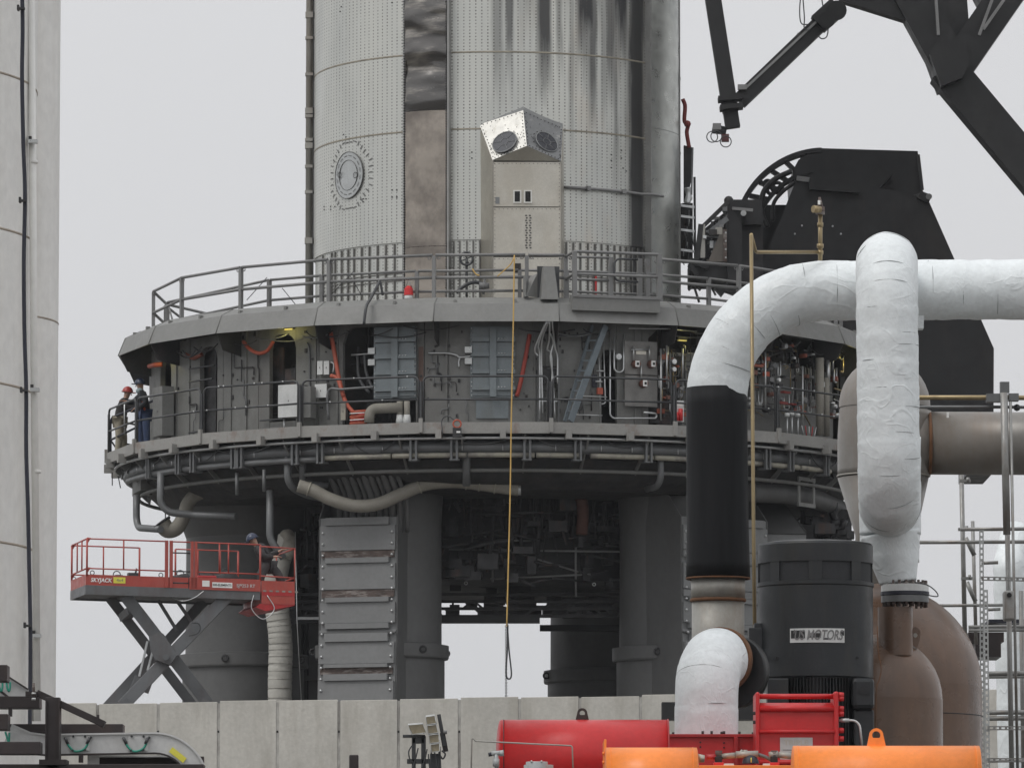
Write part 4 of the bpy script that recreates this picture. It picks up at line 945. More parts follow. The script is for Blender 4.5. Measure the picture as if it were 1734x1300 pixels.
wbox('junction_box', 533, 553, 650, 673, 8.5, 8.7, m_white, 'squarish white junction box under the two narrow wall boxes', 'electrical box')
wbox('cable_cover', 577, 585, 682, 711, 8.8, 8.95, m_cream, 'slim cream box standing left of the orange coil', 'box')
t, a0, a1, z0, z1 = wbox('grey_locker', 259, 275, 655, 738, 8.6, 8.9, m_wall, 'tall narrow grey locker on the walkway beside the two workers', 'locker')
t, a0, a1, z0, z1 = wbox('equipment_case', 1142, 1158, 678, 714, 9.0, 9.2, m_white, 'white case with red bottles inside, left of the black pipe', 'case')
part('red_bottle', MB().cyl(AZ((a0 + a1) / 2 + .002, 9.24, z0 + .02), AZ((a0 + a1) / 2 + .002, 9.24, z0 + .3), .05, .05, 10), m_red, t)
part('red_bottle', MB().cyl(AZ((a0 + a1) / 2 - .009, 9.24, z0 + .02), AZ((a0 + a1) / 2 - .009, 9.24, z0 + .22), .045, .045, 10), m_red, t)
part('sheet_print', MB().csec(a0 + .004, a1 - .004, 9.2, 9.206, z0 + .36, z1 - .06), m_tank, t)
def rp(pts): return [AZ(CYL(x, y, R_)[0], R_, CYL(x, y, R_)[1]) for x, y, R_ in pts]
for pts, r, m, nm, lab, cat in [
    ([(412, 578, 8.6), (422, 590, 8.66), (437, 598, 8.68), (452, 594, 8.66), (463, 578, 8.6)], .045, m_orange, 'orange_hose', 'orange hose sagging from a doorway under the deck skirt', 'hose'),
    ([(253, 620, 8.7), (262, 618, 8.75), (275, 617, 8.6)], .06, m_orange, 'orange_hose', 'short orange hose end at the far left doorway', 'hose'),
    ([(315, 600, 8.55), (328, 606, 8.55), (342, 600, 8.5)], .05, M('dull_orange', (.25, .07, .04), .6), 'orange_hose', 'dull orange hose bit high on the shaded left wall', 'hose'),
    ([(560, 563, 8.6), (566, 595, 8.65), (574, 640, 8.75), (585, 680, 8.85), (600, 700, 8.9)], .05, m_orange, 'orange_hose', 'long orange hose running down the wall to a coil', 'hose'),
    ([(560, 636, 8.75), (572, 642, 8.75), (582, 672, 8.85)], .05, m_orange, 'orange_hose', 'second orange hose joining the coil from the white box', 'hose'),
    ([(897, 566, 8.58), (889, 610, 8.6), (881, 650, 8.62), (875, 671, 8.62)], .05, M('dull_red_strap', (.3, .045, .03), .7), 'red_strap', 'dull red strap hanging right of the second blue grey hatch', 'strap'),
    ([(725, 598, 8.56), (756, 598, 8.56), (772, 601, 8.56), (779, 605, 8.56), (797, 603, 8.6)], .022, m_galv, 'thin_tube', 'thin bright tube running along the wall between the hatches', 'tube'),
    ([(779, 605, 8.56), (777, 612, 8.56), (777, 622, 8.56)], .018, m_galv, 'thin_tube', 'short tube dropping down left of the second hatch', 'tube'),
    ([(595, 601, 8.4), (640, 598, 8.5)], .02, m_galv, 'thin_tube', 'straight bright tube crossing the dark doorway', 'tube'),
    ([(605, 600, 8.2), (608, 640, 8.2), (625, 665, 8.2)], .035, m_pipeg, 'hanging_cable', 'grey cable curving down inside the dark doorway', 'cable'),
    ([(617, 598, 8.2), (620, 630, 8.2), (632, 660, 8.2)], .035, m_pipeg, 'hanging_cable', 'second grey cable inside the dark doorway nearer the hatch', 'cable'),
    ([(520, 580, 8.53), (524, 600, 8.53), (524, 690, 8.53)], .025, m_pipeg, 'thin_tube', 'grey conduit down the wall left of the narrow white boxes', 'tube'),
    ([(557, 613, 8.6), (565, 616, 8.6), (564, 632, 8.6)], .022, m_galv, 'thin_tube', 'small bright looped tube right of the narrow white boxes', 'tube'),
    ([(556, 710, 8.9), (556, 662, 8.9), (580, 659, 8.9), (633, 655, 8.9)], .03, m_pipeg, 'thin_tube', 'grey tube rising and turning right behind the orange hose', 'tube'),
    ([(1186, 0, 0)], 0, None, '', '', '')]:
    if m is None: continue
    solo(nm, MB().tube(curve(rp(pts), 5), r, 8), m, lab, cat)
random.seed(51)
wd2 = MB()
for k in range(150):
    px = random.uniform(300, 1095); py = random.uniform(560, 705); a, z = CYL(px, py, 8.52); s = random.uniform(.012, .03)
    if not any(x0 - 4 < px < x1 + 4 for x0, x1 in ((339, 368), (457, 510), (575, 706), (790, 875), (1019, 1044), (1056, 1115))): wd2.csec(a - s / 8.5, a + s / 8.5, 8.49, 8.53, z - s * random.uniform(.6, 3), z + s)
part('wall_fasteners', wd2, m_dark, mt_, kind='stuff')
for k in range(26):
    px = random.choice((random.uniform(710, 792), random.uniform(880, 910), random.uniform(950, 1010), random.uniform(300, 335), random.uniform(375, 450), random.uniform(720, 790), random.uniform(950, 1010)))
    a, z = CYL(px, random.uniform(565, 690), 8.55); l_ = random.uniform(.2, .9); d = random.uniform(-.03, .05)
    part('wall_conduit', MB().tube(fillet([AZ(a, 8.54, z), AZ(a, 8.54, z - l_ * .5), AZ(a + d, 8.54, z - l_ * .5), AZ(a + d, 8.54, max(zw, z - l_))], .05, 4), random.choice((.01, .014, .018)), 5), random.choice((m_pipeg, m_railD, m_pipeg, m_dark)), mt_)
for k in range(22):
    a = radians(random.uniform(-70, 70)); b = a + random.uniform(.06, .16); z = zdk_b - random.uniform(.02, .2)
    part('skirt_cable', MB().tube(sag(AZ(a, 8.75, z), AZ(b, 8.75, z), random.uniform(.03, .2)), random.choice((.012, .018)), 5), random.choice((m_railD, m_dark, m_pipeg)), mt_)
# orange coil bundle
o = thing('hose_coil', 'bundled orange red hose coil tied with white cord on the walkway', 'coil', AZ(an(607, 705, 9.0), 9.0, zw))
random.seed(4); aa = an(607, 702, 9.0)
for k in range(9):
    z = zw + .02 + k * .038; part('hose_turn', MB().tube([AZ(aa - .021 + random.uniform(-.003, .003), 9.0 + random.uniform(-.05, .05), z), AZ(aa + .021 + random.uniform(-.003, .003), 9.0 + random.uniform(-.05, .05), z + .02)], .04, 8), m_orange if k % 3 else m_redD, o)
for k in (2, 6): part('tie_cord', MB().tube([AZ(aa - .02, 9.09, zw + .06 + k * .038), AZ(aa + .02, 9.09, zw + .07 + k * .038)], .012, 5), m_whitep, o)
solo('insulated_elbow', MB().tube(fillet(rp([(625, 716, 9.0), (626, 692, 9.0), (680, 690, 8.8)]), .25), .12, 12), m_hose, 'fat grey insulated elbow pipe right of the orange coil', 'pipe')
for px, l_ in ((677, 'left'), (689, 'right')):
    a = an(px, 700, 8.8); z = CYL(px, 679, 8.8)[1]; t = thing('stub_pipe', 'short upright white based pipe under the first hatch, %s one of the pair' % l_, 'pipe', AZ(a, 8.8, zw), 'upright stub pipes')
    part('pipe_body', MB().cyl(AZ(a, 8.8, zw), AZ(a, 8.8, z), .07, .07, 12), m_hose, t); part('pipe_boot', MB().cyl(AZ(a, 8.8, zw), AZ(a, 8.8, zw + .25), .1, .075, 12), m_white, t)
# rust stained downstand
part('rust_streak_plate', MB().csec(an(709, 640, 8.5), an(717, 640, 8.5), 8.5, 8.52, zw, zdk_b - .5), M('rust_streaked', (.12, .075, .06), .7, 0, .3, 2, st=(1, 1, .2)), mt_)
# bundle of bright cables down from a skirt slot onto a ladder tray
cb = thing('cable_bundle', 'fan of bright grey cables dropping from the skirt onto a ladder tray', 'cables', AZ(an(930, 600, 8.9), 8.9, zw))
for pts in ([(926, 544, 9.2), (912, 582, 8.9), (914, 606, 8.75), (914, 710, 8.75)], [(929, 544, 9.2), (918, 575, 8.9), (917, 610, 8.75), (919, 700, 8.75)], [(931, 544, 9.2), (930, 575, 8.9), (927, 592, 8.8), (934, 606, 8.75), (935, 700, 8.75)],
            [(935, 544, 9.2), (938, 572, 8.9), (940, 590, 8.8), (944, 606, 8.75), (944, 650, 8.75)], [(932, 565, 9.0), (937, 580, 8.85), (932, 605, 8.8), (936, 640, 8.75), (940, 708, 8.75)], [(924, 546, 9.1), (906, 590, 8.8), (911, 603, 8.75)]):
    part('bright_cable', MB().tube(curve(rp(pts), 5), .022, 6), m_galv, cb)
for px in (912, 946):
    a = an(px, 660, 8.65); part('tray_rail', MB().csec(a - .002, a + .002, 8.55, 8.68, zw, CYL(px, 600, 8.65)[1]), m_pipeg, cb)
for py in (622, 636, 649, 662, 680): part('tray_rung', MB().csec(an(912, 660, 8.6), an(946, 660, 8.6), 8.58, 8.61, CYL(930, py, 8.6)[1], CYL(930, py, 8.6)[1] + .03), m_galv if py in (649, 680) else m_dark, cb)
part('dark_module', MB().csec(an(915, 640, 8.7), an(944, 640, 8.7), 8.5, 8.66, CYL(930, 648, 8.7)[1], CYL(930, 624, 8.7)[1]), m_black, cb)
# leaning ladder
ld = thing('leaning_ladder', 'blue grey stair ladder leaning across the ring wall right of centre', 'ladder', AZ(an(968, 712, 9.1), 9.1, zw))
A0, A1 = rp([(966, 713, 9.2), (1025, 551, 8.8)]); B0, B1 = rp([(956, 713, 8.9), (1003, 551, 8.62)])
m_lad = M('ladder_blue_grey', (.16, .19, .21), .45, .3, .1, 3)
part('stringer', MB().beam(A0, A1, .06, .15), m_lad, ld); part('stringer', MB().beam(B0, B1, .05, .07), m_lad, ld)
for k in range(1, 9): part('rung', MB().beam(A0.lerp(A1, k / 9.5), B0.lerp(B1, k / 9.5), .03, .03), m_lad, ld)
# U bend tube and other piping
pt = thing('tube_run', 'bright instrument tubing with a U bend beside the valve panel', 'tubing', AZ(an(1040, 700, 8.6), 8.6, zw))
for pts, r, fr in (([(1040, 566, 8.6), (1040, 630, 8.65), (1056, 630, 8.65), (1056, 566, 8.6)], .022, .11), ([(1033, 560, 8.6), (1033, 708, 8.65), (1112, 708, 8.7), (1112, 700, 8.7), (1090, 698, 8.7)], .022, .12),
                   ([(1014, 605, 8.6), (1016, 645, 8.6), (1016, 715, 8.6)], .016, .05), ([(1022, 580, 8.6), (1025, 683, 8.6), (1018, 684, 8.6)], .016, .05), ([(975, 670, 8.7), (1028, 672, 8.7)], .014, .05), ([(970, 702, 8.7), (1020, 703, 8.7)], .014, .05),
                   ([(1065, 556, 8.9), (1135, 557, 8.9), (1180, 561, 8.9)], .014, .05), ([(1010, 628, 8.65), (1024, 628, 8.65)], .02, .05), ([(1008, 646, 8.65), (1020, 646, 8.65)], .02, .05)):
    part('tube', MB().tube(fillet(rp(pts), fr, 8), r, 7), m_galv, pt)
a, z = CYL(1046, 604, 8.7); part('gauge_body', MB().cyl(AZ(a, 8.6, z), AZ(a + .002, 8.75, z), .07, .07, 14), m_galv, pt)
part('red_valve', MB().csec(an(1010, 660, 8.6), an(1019, 660, 8.6), 8.6, 8.7, CYL(1015, 668, 8.6)[1], CYL(1015, 657, 8.6)[1]), m_orange, pt)
part('blue_module', MB().csec(an(1003, 640, 8.55), an(1011, 640, 8.55), 8.5, 8.56, CYL(1010, 655, 8.6)[1], CYL(1010, 634, 8.6)[1]), m_navy, pt)
vp = thing('valve_board', 'pale scratched valve panel with three white labelled brown valves', 'panel', AZ(an(1085, 688, 8.7), 8.7, zw))
for (y0, y1) in ((578, 634), (636, 688)):
    part('panel_plate', MB().csec(an(1058, y0, 8.62), an(1113, y0, 8.62), 8.58, 8.62, CYL(1085, y1, 8.62)[1], CYL(1085, y0, 8.62)[1]), M('panel_plate', (.2, .195, .185), .45, .4, .2, 3, dirt=(.1, .07, .06), damt=.6, dsc=2) if y0 == 578 else bpy.data.materials['panel_plate'], vp)
for (x, y) in ((1079, 616), (1106, 616), (1092, 649)):
    a, z = CYL(x, y, 8.75); v = part('valve_body', MB().cyl(AZ(a, 8.6, z), AZ(a, 8.78, z), .1, .08, 12), M('valve_brown', (.16, .07, .05), .6) if 'valve_brown' not in bpy.data.materials else bpy.data.materials['valve_brown'], vp)
    part('valve_label', MB().csec(a - .007, a + .005, 8.78, 8.79, z - .07, z + .07), m_whitep, v); part('valve_knob', MB().csec(a - .003, a + .003, 8.79, 8.8, z - .03, z + .03), m_black, v)
    part('pipe_stub', MB().tube([AZ(a - .007, 8.68, z + .08), AZ(a - .007, 8.68, z + .42)], .02, 6), m_galv, v)
part('print_block', MB().csec(an(1077, 597, 8.62), an(1094, 597, 8.62), 8.62, 8.625, CYL(1085, 600, 8.62)[1], CYL(1085, 594, 8.62)[1]), m_pod, vp)
part('top_fitting', MB().tube(rp([(1069, 592, 8.66), (1099, 592, 8.66)]), .02, 6), m_galv, vp)
m_dred = M('dull_red', (.2, .03, .025), .6)
# dense instrument piping bay on the right
bay_ = thing('piping_bay', 'crowded bay of fine tubes, gauges and valves on the right of the ring', 'piping', AZ(an(1250, 700, 8.6), 8.6, zw))
bkp = MB().csec(an(1115, 640, 8.2), an(1440, 640, 8.2), 8.1, 8.2, zw, zdk_b - .5); part('backing', bkp, m_wall, bay_)
random.seed(8)
ms = [m_galv, m_pipeg, m_pipeg, m_rail, m_clut, m_brass]
for k in range(190):
    px = random.uniform(1114, 1165) if k < 64 else random.uniform(1262, 1425); py = random.uniform(585, 705); R_ = random.uniform(8.3, 8.75)
    a, z = CYL(px, py, R_); t = random.random(); r = random.choice((.011, .014, .018, .026)); m = random.choice(ms)
    if t < .45: q = [AZ(a, R_, z), AZ(a, R_, min(z + random.uniform(.3, 1.2), zdk_b - .55))]
    elif t < .75: q = [AZ(a, R_, z), AZ(a + random.uniform(.02, .07), R_, z), AZ(a + random.uniform(.02, .07), R_, z + random.uniform(-.4, .4))]
    else: d = random.uniform(.01, .03); q = [AZ(a, R_, z + .3), AZ(a, R_, z), AZ(a + d, R_, z), AZ(a + d, R_, z + .35)]
    part('fine_tube', MB().tube(fillet(q, .05, 4), r, 6), m, bay_)
for k in range(80):
    px = random.uniform(1116, 1160) if k < 26 else random.uniform(1265, 1425); py = random.uniform(585, 705); a, z = CYL(px, py, 8.75); s = random.uniform(.03, .09)
    m = random.choice((m_galv, m_clut, m_pipeg, bpy.data.materials['valve_brown'], bpy.data.materials['dull_orange'], m_clut, m_rail))
    if random.random() < .5: part('valve', MB().cyl(AZ(a, 8.6, z), AZ(a, 8.78, z), s, s * .8, 8), m, bay_)
    else: part('valve', MB().cbox(AZ(a, 8.72, z), s * 2, .1, s * 1.4, a), m, bay_)
for (x, y, r) in ((1142, 612, .062), (1142, 625, .055), (1320, 643, .05), (1318, 655, .02), (1346, 606, .03)):
    a, z = CYL(x, y, 8.85); g_ = part('gauge', MB().cyl(AZ(a, 8.75, z), AZ(a, 8.86, z), r, r, 14), m_galv, bay_); part('gauge_face', MB().cyl(AZ(a, 8.86, z), AZ(a, 8.865, z), r * .85, r * .85, 14), m_whitep, g_)
for (x, y, w, h_, m) in ((1300, 633, .13, .1, m_orange), (1333, 664, .28, .05, m_dred), (1328, 682, .3, .06, m_dred), (1345, 684, .2, .04, m_dred), (1285, 619, .3, .06, bpy.data.materials['dull_orange']), (1396, 651, .14, .12, m_white), (1130, 640, .1, .08, bpy.data.materials['valve_brown'])):
    a, z = CYL(x, y, 8.85); part('coloured_valve', MB().cbox(AZ(a, 8.8, z), w, .1, h_, a), m, bay_)
for (x, r, y0, y1, m) in ((1388, .1, 606, 737, m_hose), (1399, .08, 640, 738, m_hose), (1402, .05, 610, 652, m_galv), (1359, .02, 620, 735, m_galv), (1296, .02, 585, 690, m_galv), (1119, .02, 590, 712, m_galv), (1129, .02, 585, 650, m_galv), (1156, .02, 590, 640, m_galv)):
    q = rp([(x, y0, 8.85), (x, y1, 8.85)]); q[1].x = q[0].x; q[1].y = q[0].y; part('upright_pipe', MB().tube(q, r, 10), m, bay_)
for (x, y) in ((1333, 702), (1341, 700), (1351, 702)):
    a, z = CYL(x, y, 9.0); c_ = part('white_cap', MB().cyl(AZ(a, 9, z - .05), AZ(a, 9, z + .04), .06, .06, 12), m_white, bay_); part('cap_stem', MB().tube([AZ(a, 9, z - .05), AZ(a, 9, zw - .06)], .02, 6), m_galv, c_)
for k in range(5):
    a, z = CYL(1362 + k * 4, 722, 9.1); part('wire_tuft', MB().tube([AZ(a, 9.1, zw), AZ(a + .006 * (k - 2), 9.1, zw + .28)], .012, 5), m_redD if k % 2 else m_galv, bay_)
# doorway lamps: small lit bulkhead lights (yellow)
m_lamp = bpy.data.materials.new('lamp_glow'); m_lamp.use_nodes = True; n_, N_, K_, b_ = mnode(m_lamp)
b_.inputs['Emission Color'].default_value = (1, .85, .25, 1); b_.inputs['Emission Strength'].default_value = .2; b_.inputs['Base Color'].default_value = (.6, .5, .2, 1)
for (x, y, e, lab) in ((486, 556, 7, 'yellow glowing lamp above the arched doorway behind the white cabinet'), (283, 599, 6, 'yellow glowing lamp above the far left doorway'), (1425, 604, 5, 'yellow glowing lamp at the far right of the piping bay'), (1158, 575, 3, 'small yellow glowing lamp at the left of the piping bay')):
    a, z = CYL(x, y, 8.62); t = thing('bulkhead_lamp', lab, 'lamp', AZ(a, 8.6, z), 'doorway lamps')
    part('lamp_body', MB().csec(a - .016, a + .016, 8.5, 8.58, z, z + .06), m_dark, t); part('lamp_lens', MB().csec(a - .013, a + .013, 8.52, 8.57, z - .03, z), m_lamp, t)
    l = bpy.data.lights.new('lamp_light', 'POINT'); l.energy = e * .6; l.color = (1, .88, .28); l.shadow_soft_size = .06
    lo = bpy.data.objects.new('lamp_light', l); COL.objects.link(lo); lo.location = AZ(a, 8.85, z - .08)
# work lamp on the walkway beam
t = thing('work_light', 'orange handled work light clamped on the walkway beam under the first hatch gap', 'work light', rp([(774, 725, 9.65)])[0])
c = Vector(t.location); part('light_body', MB().cbox(c + Vector((0, 0, -.1)), .2, .14, .22), m_dark, t); part('handle', MB().torus(c + Vector((0, 0, .1)), .09, .02, (0, 1, 0), 14, 6), m_orange, t); part('white_label', MB().cbox(c + Vector((.03, -.075, -.09)), .09, .01, .04), m_whitep, t)
solo('cable', MB().tube(curve(rp([(750, 735, 9.6), (748, 712, 9.55), (758, 704, 9.55), (770, 712, 9.6)]), 6), .014, 5), m_railD, 'thin black cable looping beside the orange handled work light', 'cable')
# fat flexible hoses under the ring
for pts, r, lab in (([(505, 822), (530, 830), (560, 845), (600, 856), (640, 853), (680, 836), (720, 820), (765, 815), (800, 818), (850, 825), (878, 829)], .15, 'fat tan flexible hose waving under the ring from left to centre'),):
    q = [P(x, y, 143.2) for x, y in pts]; d = curve(q, 8)
    t = thing('flexible_hose', lab, 'hose', d[0]); part('hose_body', MB().tube(d, r, 16), m_hose, t)
    part('hose_end', MB().cyl(d[-1] - Vector((.1, 0, 0)), d[-1] + Vector((.06, 0, 0)), r * .85, r * .85, 14), m_fit, t)
    for k in (6, 46, 62, 66, 70): part('hose_strap', MB().torus(d[k], r + .008, .02, d[k + 1] - d[k - 1], 18, 5), m_cream, t)
q = [P(x, y, 147.2) for x, y in ((274, 885), (284, 897), (300, 893), (311, 874), (318, 852), (333, 837), (358, 830), (392, 828))]; d = curve(q, 6)
t = thing('flexible_hose', 'fat curled tan hose at the left edge above the scissor lift', 'hose', d[0]); part('hose_body', MB().tube(d, [.21 - .05 * min(1, i / 20) for i in range(len(d))], 16), m_hose, t)
part('hose_clamp', MB().torus(d[0], .22, .03, d[1] - d[0], 20, 6), m_dark, t)
part('hanger_frame', MB().torus(P(283, 886, 148), .2, .02, (0, 0, 1), 16, 5), m_dark, t)
for dx in (-3, 3): part('hanger_rod', MB().tube([P(283 + dx, 886, 148), P(283 + dx, 866, 148)], .015, 5), m_dark, t)
# big pipe under the right side
q = rp([(1268, 833, 8.3), (1330, 836, 8.3), (1380, 845, 8.3), (1425, 860, 8.3)]); t = thing('service_pipe', 'thick grey pipe hung under the right side of the ring', 'pipe', q[0])
part('pipe_body', MB().tube(curve(q, 6), .23, 18), m_leg, t); 
a0, a1 = an(1353, 835, 8.75), an(1381, 835, 8.75); zz0, zz1 = CYL(1366, 858, 8.75)[1], CYL(1366, 808, 8.75)[1]
f = MB(); f.csec(a0, a1, 8.7, 8.75, zz0, zz0 + .09); f.csec(a0, a1, 8.7, 8.75, zz1 - .09, zz1); f.csec(a0, a0 + .01, 8.71, 8.74, zz0 + .09, zz1 - .09); f.csec(a1 - .01, a1, 8.71, 8.74, zz0 + .09, zz1 - .09)
part('hanger_frame', f, m_mount, t)
# flexible ribbed duct rising from behind the wall
q = [(474, 1215, 146.0), (474, 1150, 146), (475, 1100, 146), (473, 1060, 146), (468, 1020, 146), (466, 985, 146), (474, 950, 146), (484, 925, 146), (486, 905, 146)]
d = dense(curve([P(*p) for p in q], 10), .05)
rs = [.285 if i < len(d) * .72 else .285 - .08 * (i / len(d) - .72) / .28 for i in range(len(d))]
t = thing('ribbed_duct', 'cream ribbed flexible duct rising past the lift to the ring', 'duct', P(474, 1215, 146.0))
part('duct_body', MB().tube(d, rs, 28, fn=lambda l, a, p: .012 * noise.noise(p * 2.2) - (.012 if (l + .03 * a) % .262 < .05 else 0)), m_duct, t)
for k in range(5, len(d), 5):
    if k < len(d) * .75: part('duct_band', MB().torus(d[k], rs[k] + .004, .008, (d[k] - d[k - 1]) + Vector((0, 0, 0)), 22, 4), m_steel, t)
t2 = thing('wrapped_joint', 'crumpled beige cloth wrapped joint above the duct', 'wrap', P(484, 925, 146))
part('wrap_cloth', MB().tube(dense([P(482, 945, 145.8), P(490, 925, 145.8), P(488, 900, 145.9)], .04), .15, 24, fn=lambda l, a, p: .12 * noise.noise(p * 5) + .04 * noise.noise(p * 13)), m_hose, t2)
# guy string and channel behind the duct
solo('thin_wire', MB().tube([P(500, 900, 145.5), P(503, 1050, 145.5), P(511, 1200, 145.5)], .012, 5), m_galv, 'thin pale wire hanging down between duct and blast shield', 'wire')
bkp = thing('backing_sheet', 'flat grey sheet with vertical channels between duct and blast shield', 'sheet', P(522, 1200, 150))
part('sheet_body', MB().box(P(487, 0, 150).x, P(562, 0, 150).x, 150, 150.1, PAD, P(520, 1040, 150).z), m_leg, bkp)
for x0, x1 in ((517, 519), (524, 526)): part('channel', MB().box(P(x0, 0, 149.9).x, P(x1, 0, 149.9).x, 149.9, 150, PAD, P(520, 1045, 150).z), m_dark, bkp)
part('cross_strip', MB().box(P(508, 0, 149.8).x, P(560, 0, 149.8).x, 149.8, 149.9, P(0, 1152, 150).z, P(0, 1144, 150).z), m_leg, bkp)
# yellow rope with chain
ro = thing('yellow_rope', 'long yellow rope hanging from the deck rail down past the platform', 'rope', P(869, 430, 140.8))
part('rope_strand', MB().tube(curve([P(x, y, 140.8) for x, y in ((871, 432), (870, 500), (869, 560), (866, 700), (864, 830), (861, 950), (858, 1060))], 8), .016, 6), m_rope, ro)
part('rope_strand', MB().tube(curve([P(x, y, 140.85) for x, y in ((871, 434), (864, 448), (842, 468))], 5), .014, 5), m_rope, ro)
part('rope_strand', MB().tube(sag(P(800, 455, 142.6), P(812, 466, 142.6), .05), .018, 5), m_rope, ro)
ch = thing('hoist_chain', 'thin dark chain hanging below the yellow rope with a cable loop', 'chain', P(857, 1060, 141))
lk = MB()
for k in range(44):
    p = P(857, 1060 + k * 2.8, 141); lk.torus(p, .022, .008, (1, 0, 0) if k % 2 else (0, 1, 0), 8, 4)
part('chain_links', lk, m_railD, ch, kind='stuff')
part('cable_loop', MB().tube(curve([P(x, y, 141) for x, y in ((859, 1056), (862, 1100), (866, 1140), (862, 1149), (857, 1140), (859, 1100), (860, 1058))], 6), .018, 6), m_railD, ch)
solo('thin_wire', MB().tube([P(747, 1056, 148), P(743, 1085, 148)], .014, 5), m_railD, 'short dark wire hanging off the left end of the work platform', 'wire')
for (x0, y0, x1, y1, l_) in ((190, 800, 190, 822, 'short wire dangling from the left tip of the walkway'), (200, 806, 204, 826, 'second short wire dangling under the walkway, just right of the tip')):
    solo('thin_wire', MB().tube([P(x0, y0, 150), P(x1, y1, 150)], .014, 5), m_railD, l_, 'wire')

# ================================================================== PEOPLE
def skin_mesh(name, verts, edges, radii, m, parent, root=0, sub=1, smooth=True):
    me = bpy.data.meshes.new(name); og = worg(parent)
    me.from_pydata([tuple(Vector(v) - og) for v in verts], edges, []); o = bpy.data.objects.new(name, me); COL.objects.link(o)
    md = o.modifiers.new('s', 'SKIN'); md.use_smooth_shade = True
    sv = me.skin_vertices[0].data
    for i, r in enumerate(radii):
        sv[i].radius = (r, r) if not isinstance(r, tuple) else r; sv[i].use_root = (i == root)
    o.modifiers.new('u', 'SUBSURF').levels = sub
    dg = bpy.context.evaluated_depsgraph_get(); nm = bpy.data.meshes.new_from_object(o.evaluated_get(dg)); bpy.data.objects.remove(o)
    nm.materials.clear(); nm.materials.append(m)
    for p in nm.polygons: p.use_smooth = True
    q = bpy.data.objects.new(name, nm); COL.objects.link(q); q.parent = parent; return q
def person(lab, base, J, jm, tm, hm, face=0.0, helmet=True):
    """J: joint dict in metres relative to base (x right, y away, z up)"""
    t = thing('person', lab, 'person', base); B = Vector(base)
    g_ = {k: B + Vector(v) for k, v in J.items()}
    order = ['pelvis', 'waist', 'chest', 'neck', 'head', 'crown', 'shL', 'elL', 'wrL', 'shR', 'elR', 'wrR', 'hipL', 'knL', 'anL', 'toL', 'hipR', 'knR', 'anR', 'toR']
    V = [g_[k] for k in order]; I = {k: i for i, k in enumerate(order)}
    E = [('pelvis', 'waist'), ('waist', 'chest'), ('chest', 'neck'), ('neck', 'head'), ('head', 'crown'), ('chest', 'shL'), ('shL', 'elL'), ('elL', 'wrL'), ('chest', 'shR'), ('shR', 'elR'), ('elR', 'wrR'),
         ('pelvis', 'hipL'), ('hipL', 'knL'), ('knL', 'anL'), ('anL', 'toL'), ('pelvis', 'hipR'), ('hipR', 'knR'), ('knR', 'anR'), ('anR', 'toR')]
    rad = {'pelvis': .12, 'waist': .11, 'chest': .13, 'neck': .055, 'head': .095, 'crown': .08, 'shL': .055, 'elL': .042, 'wrL': .028, 'shR': .055, 'elR': .042, 'wrR': .028, 'hipL': .085, 'knL': .055, 'anL': .038, 'toL': .03, 'hipR': .085, 'knR': .055, 'anR': .038, 'toR': .03}
    Es = [(I[a], I[b]) for a, b in E]; Rr = [rad[k] for k in order]
    for sfx in 'LR':                                         # palm and five fingers
        w = g_['wr' + sfx]; dr_ = (w - g_['el' + sfx]).normalized(); sd_ = dr_.cross(Vector((0, 0, 1)))
        sd_ = sd_.normalized() if sd_.length > .1 else Vector((1, 0, 0)); pi_ = len(V); V.append(w + dr_ * .07); Rr.append(.026); Es.append((I['wr' + sfx], pi_))
        nb_ = dr_.cross(sd_)
        for f_ in range(4):
            b0 = len(V); o_ = sd_ * (.027 - .018 * f_); l_ = (.07, .08, .075, .06)[f_]
            V += [w + dr_ * .095 + o_, w + dr_ * (.095 + l_ * .6) + o_ + nb_ * .01, w + dr_ * (.095 + l_) + o_ + nb_ * .03]; Rr += [.009, .008, .007]; Es += [(pi_, b0), (b0, b0 + 1), (b0 + 1, b0 + 2)]
        b0 = len(V); V += [w + dr_ * .05 + sd_ * .04, w + dr_ * .09 + sd_ * .055]; Rr += [.01, .008]; Es += [(pi_, b0), (b0, b0 + 1)]
    skin_mesh('body', V, Es, Rr, m_skin, t)
    def sub(keys, rr, m, nm):
        ix = {k: i for i, k in enumerate(keys)}; ee = [(ix[a], ix[b]) for a, b in E if a in ix and b in ix]
        skin_mesh(nm, [g_[k] for k in keys], ee, rr, m, t)
    nk = g_['chest'].lerp(g_['neck'], .75); g_['collar'] = nk; E.append(('chest', 'collar'))
    sub(['pelvis', 'waist', 'chest', 'collar', 'shL', 'elL', 'wrL', 'shR', 'elR', 'wrR'], [(.21, .17), (.195, .165), (.21, .17), .1, .105, .085, .06, .105, .085, .06], jm, 'jacket')
    sub(['pelvis', 'hipL', 'knL', 'anL', 'hipR', 'knR', 'anR'], [.15, .125, .1, .085, .125, .1, .085], tm, 'trousers')
    for s_ in 'LR': b = MB(); b.tube([g_['an' + s_] + Vector((0, 0, .02)), g_['an' + s_].lerp(g_['to' + s_], .3) - Vector((0, 0, .02)), g_['to' + s_]], [.06, .055, .045], 8); part('boot', b, m_boot, t)
    hc = g_['head'].lerp(g_['crown'], .5); up = (g_['crown'] - g_['head']).normalized(); fd = Vector((sin(face), -cos(face), 0)); fd = (fd - up * fd.dot(up)).normalized()
    f = MB(); f.ball(g_['head'] + fd * .10 - up * .0, .018, 6)
    part('nose', f, m_skin, t)
    for s_ in (-1, 1): part('eye', MB().ball(g_['head'] + fd * .088 + fd.cross(up) * .032 * s_ + up * .025, .011, 6), m_black, t)
    for s_ in (-1, 1): part('ear', MB().ball(g_['head'] + fd.cross(up) * .092 * s_, .022, 6), m_skin, t)
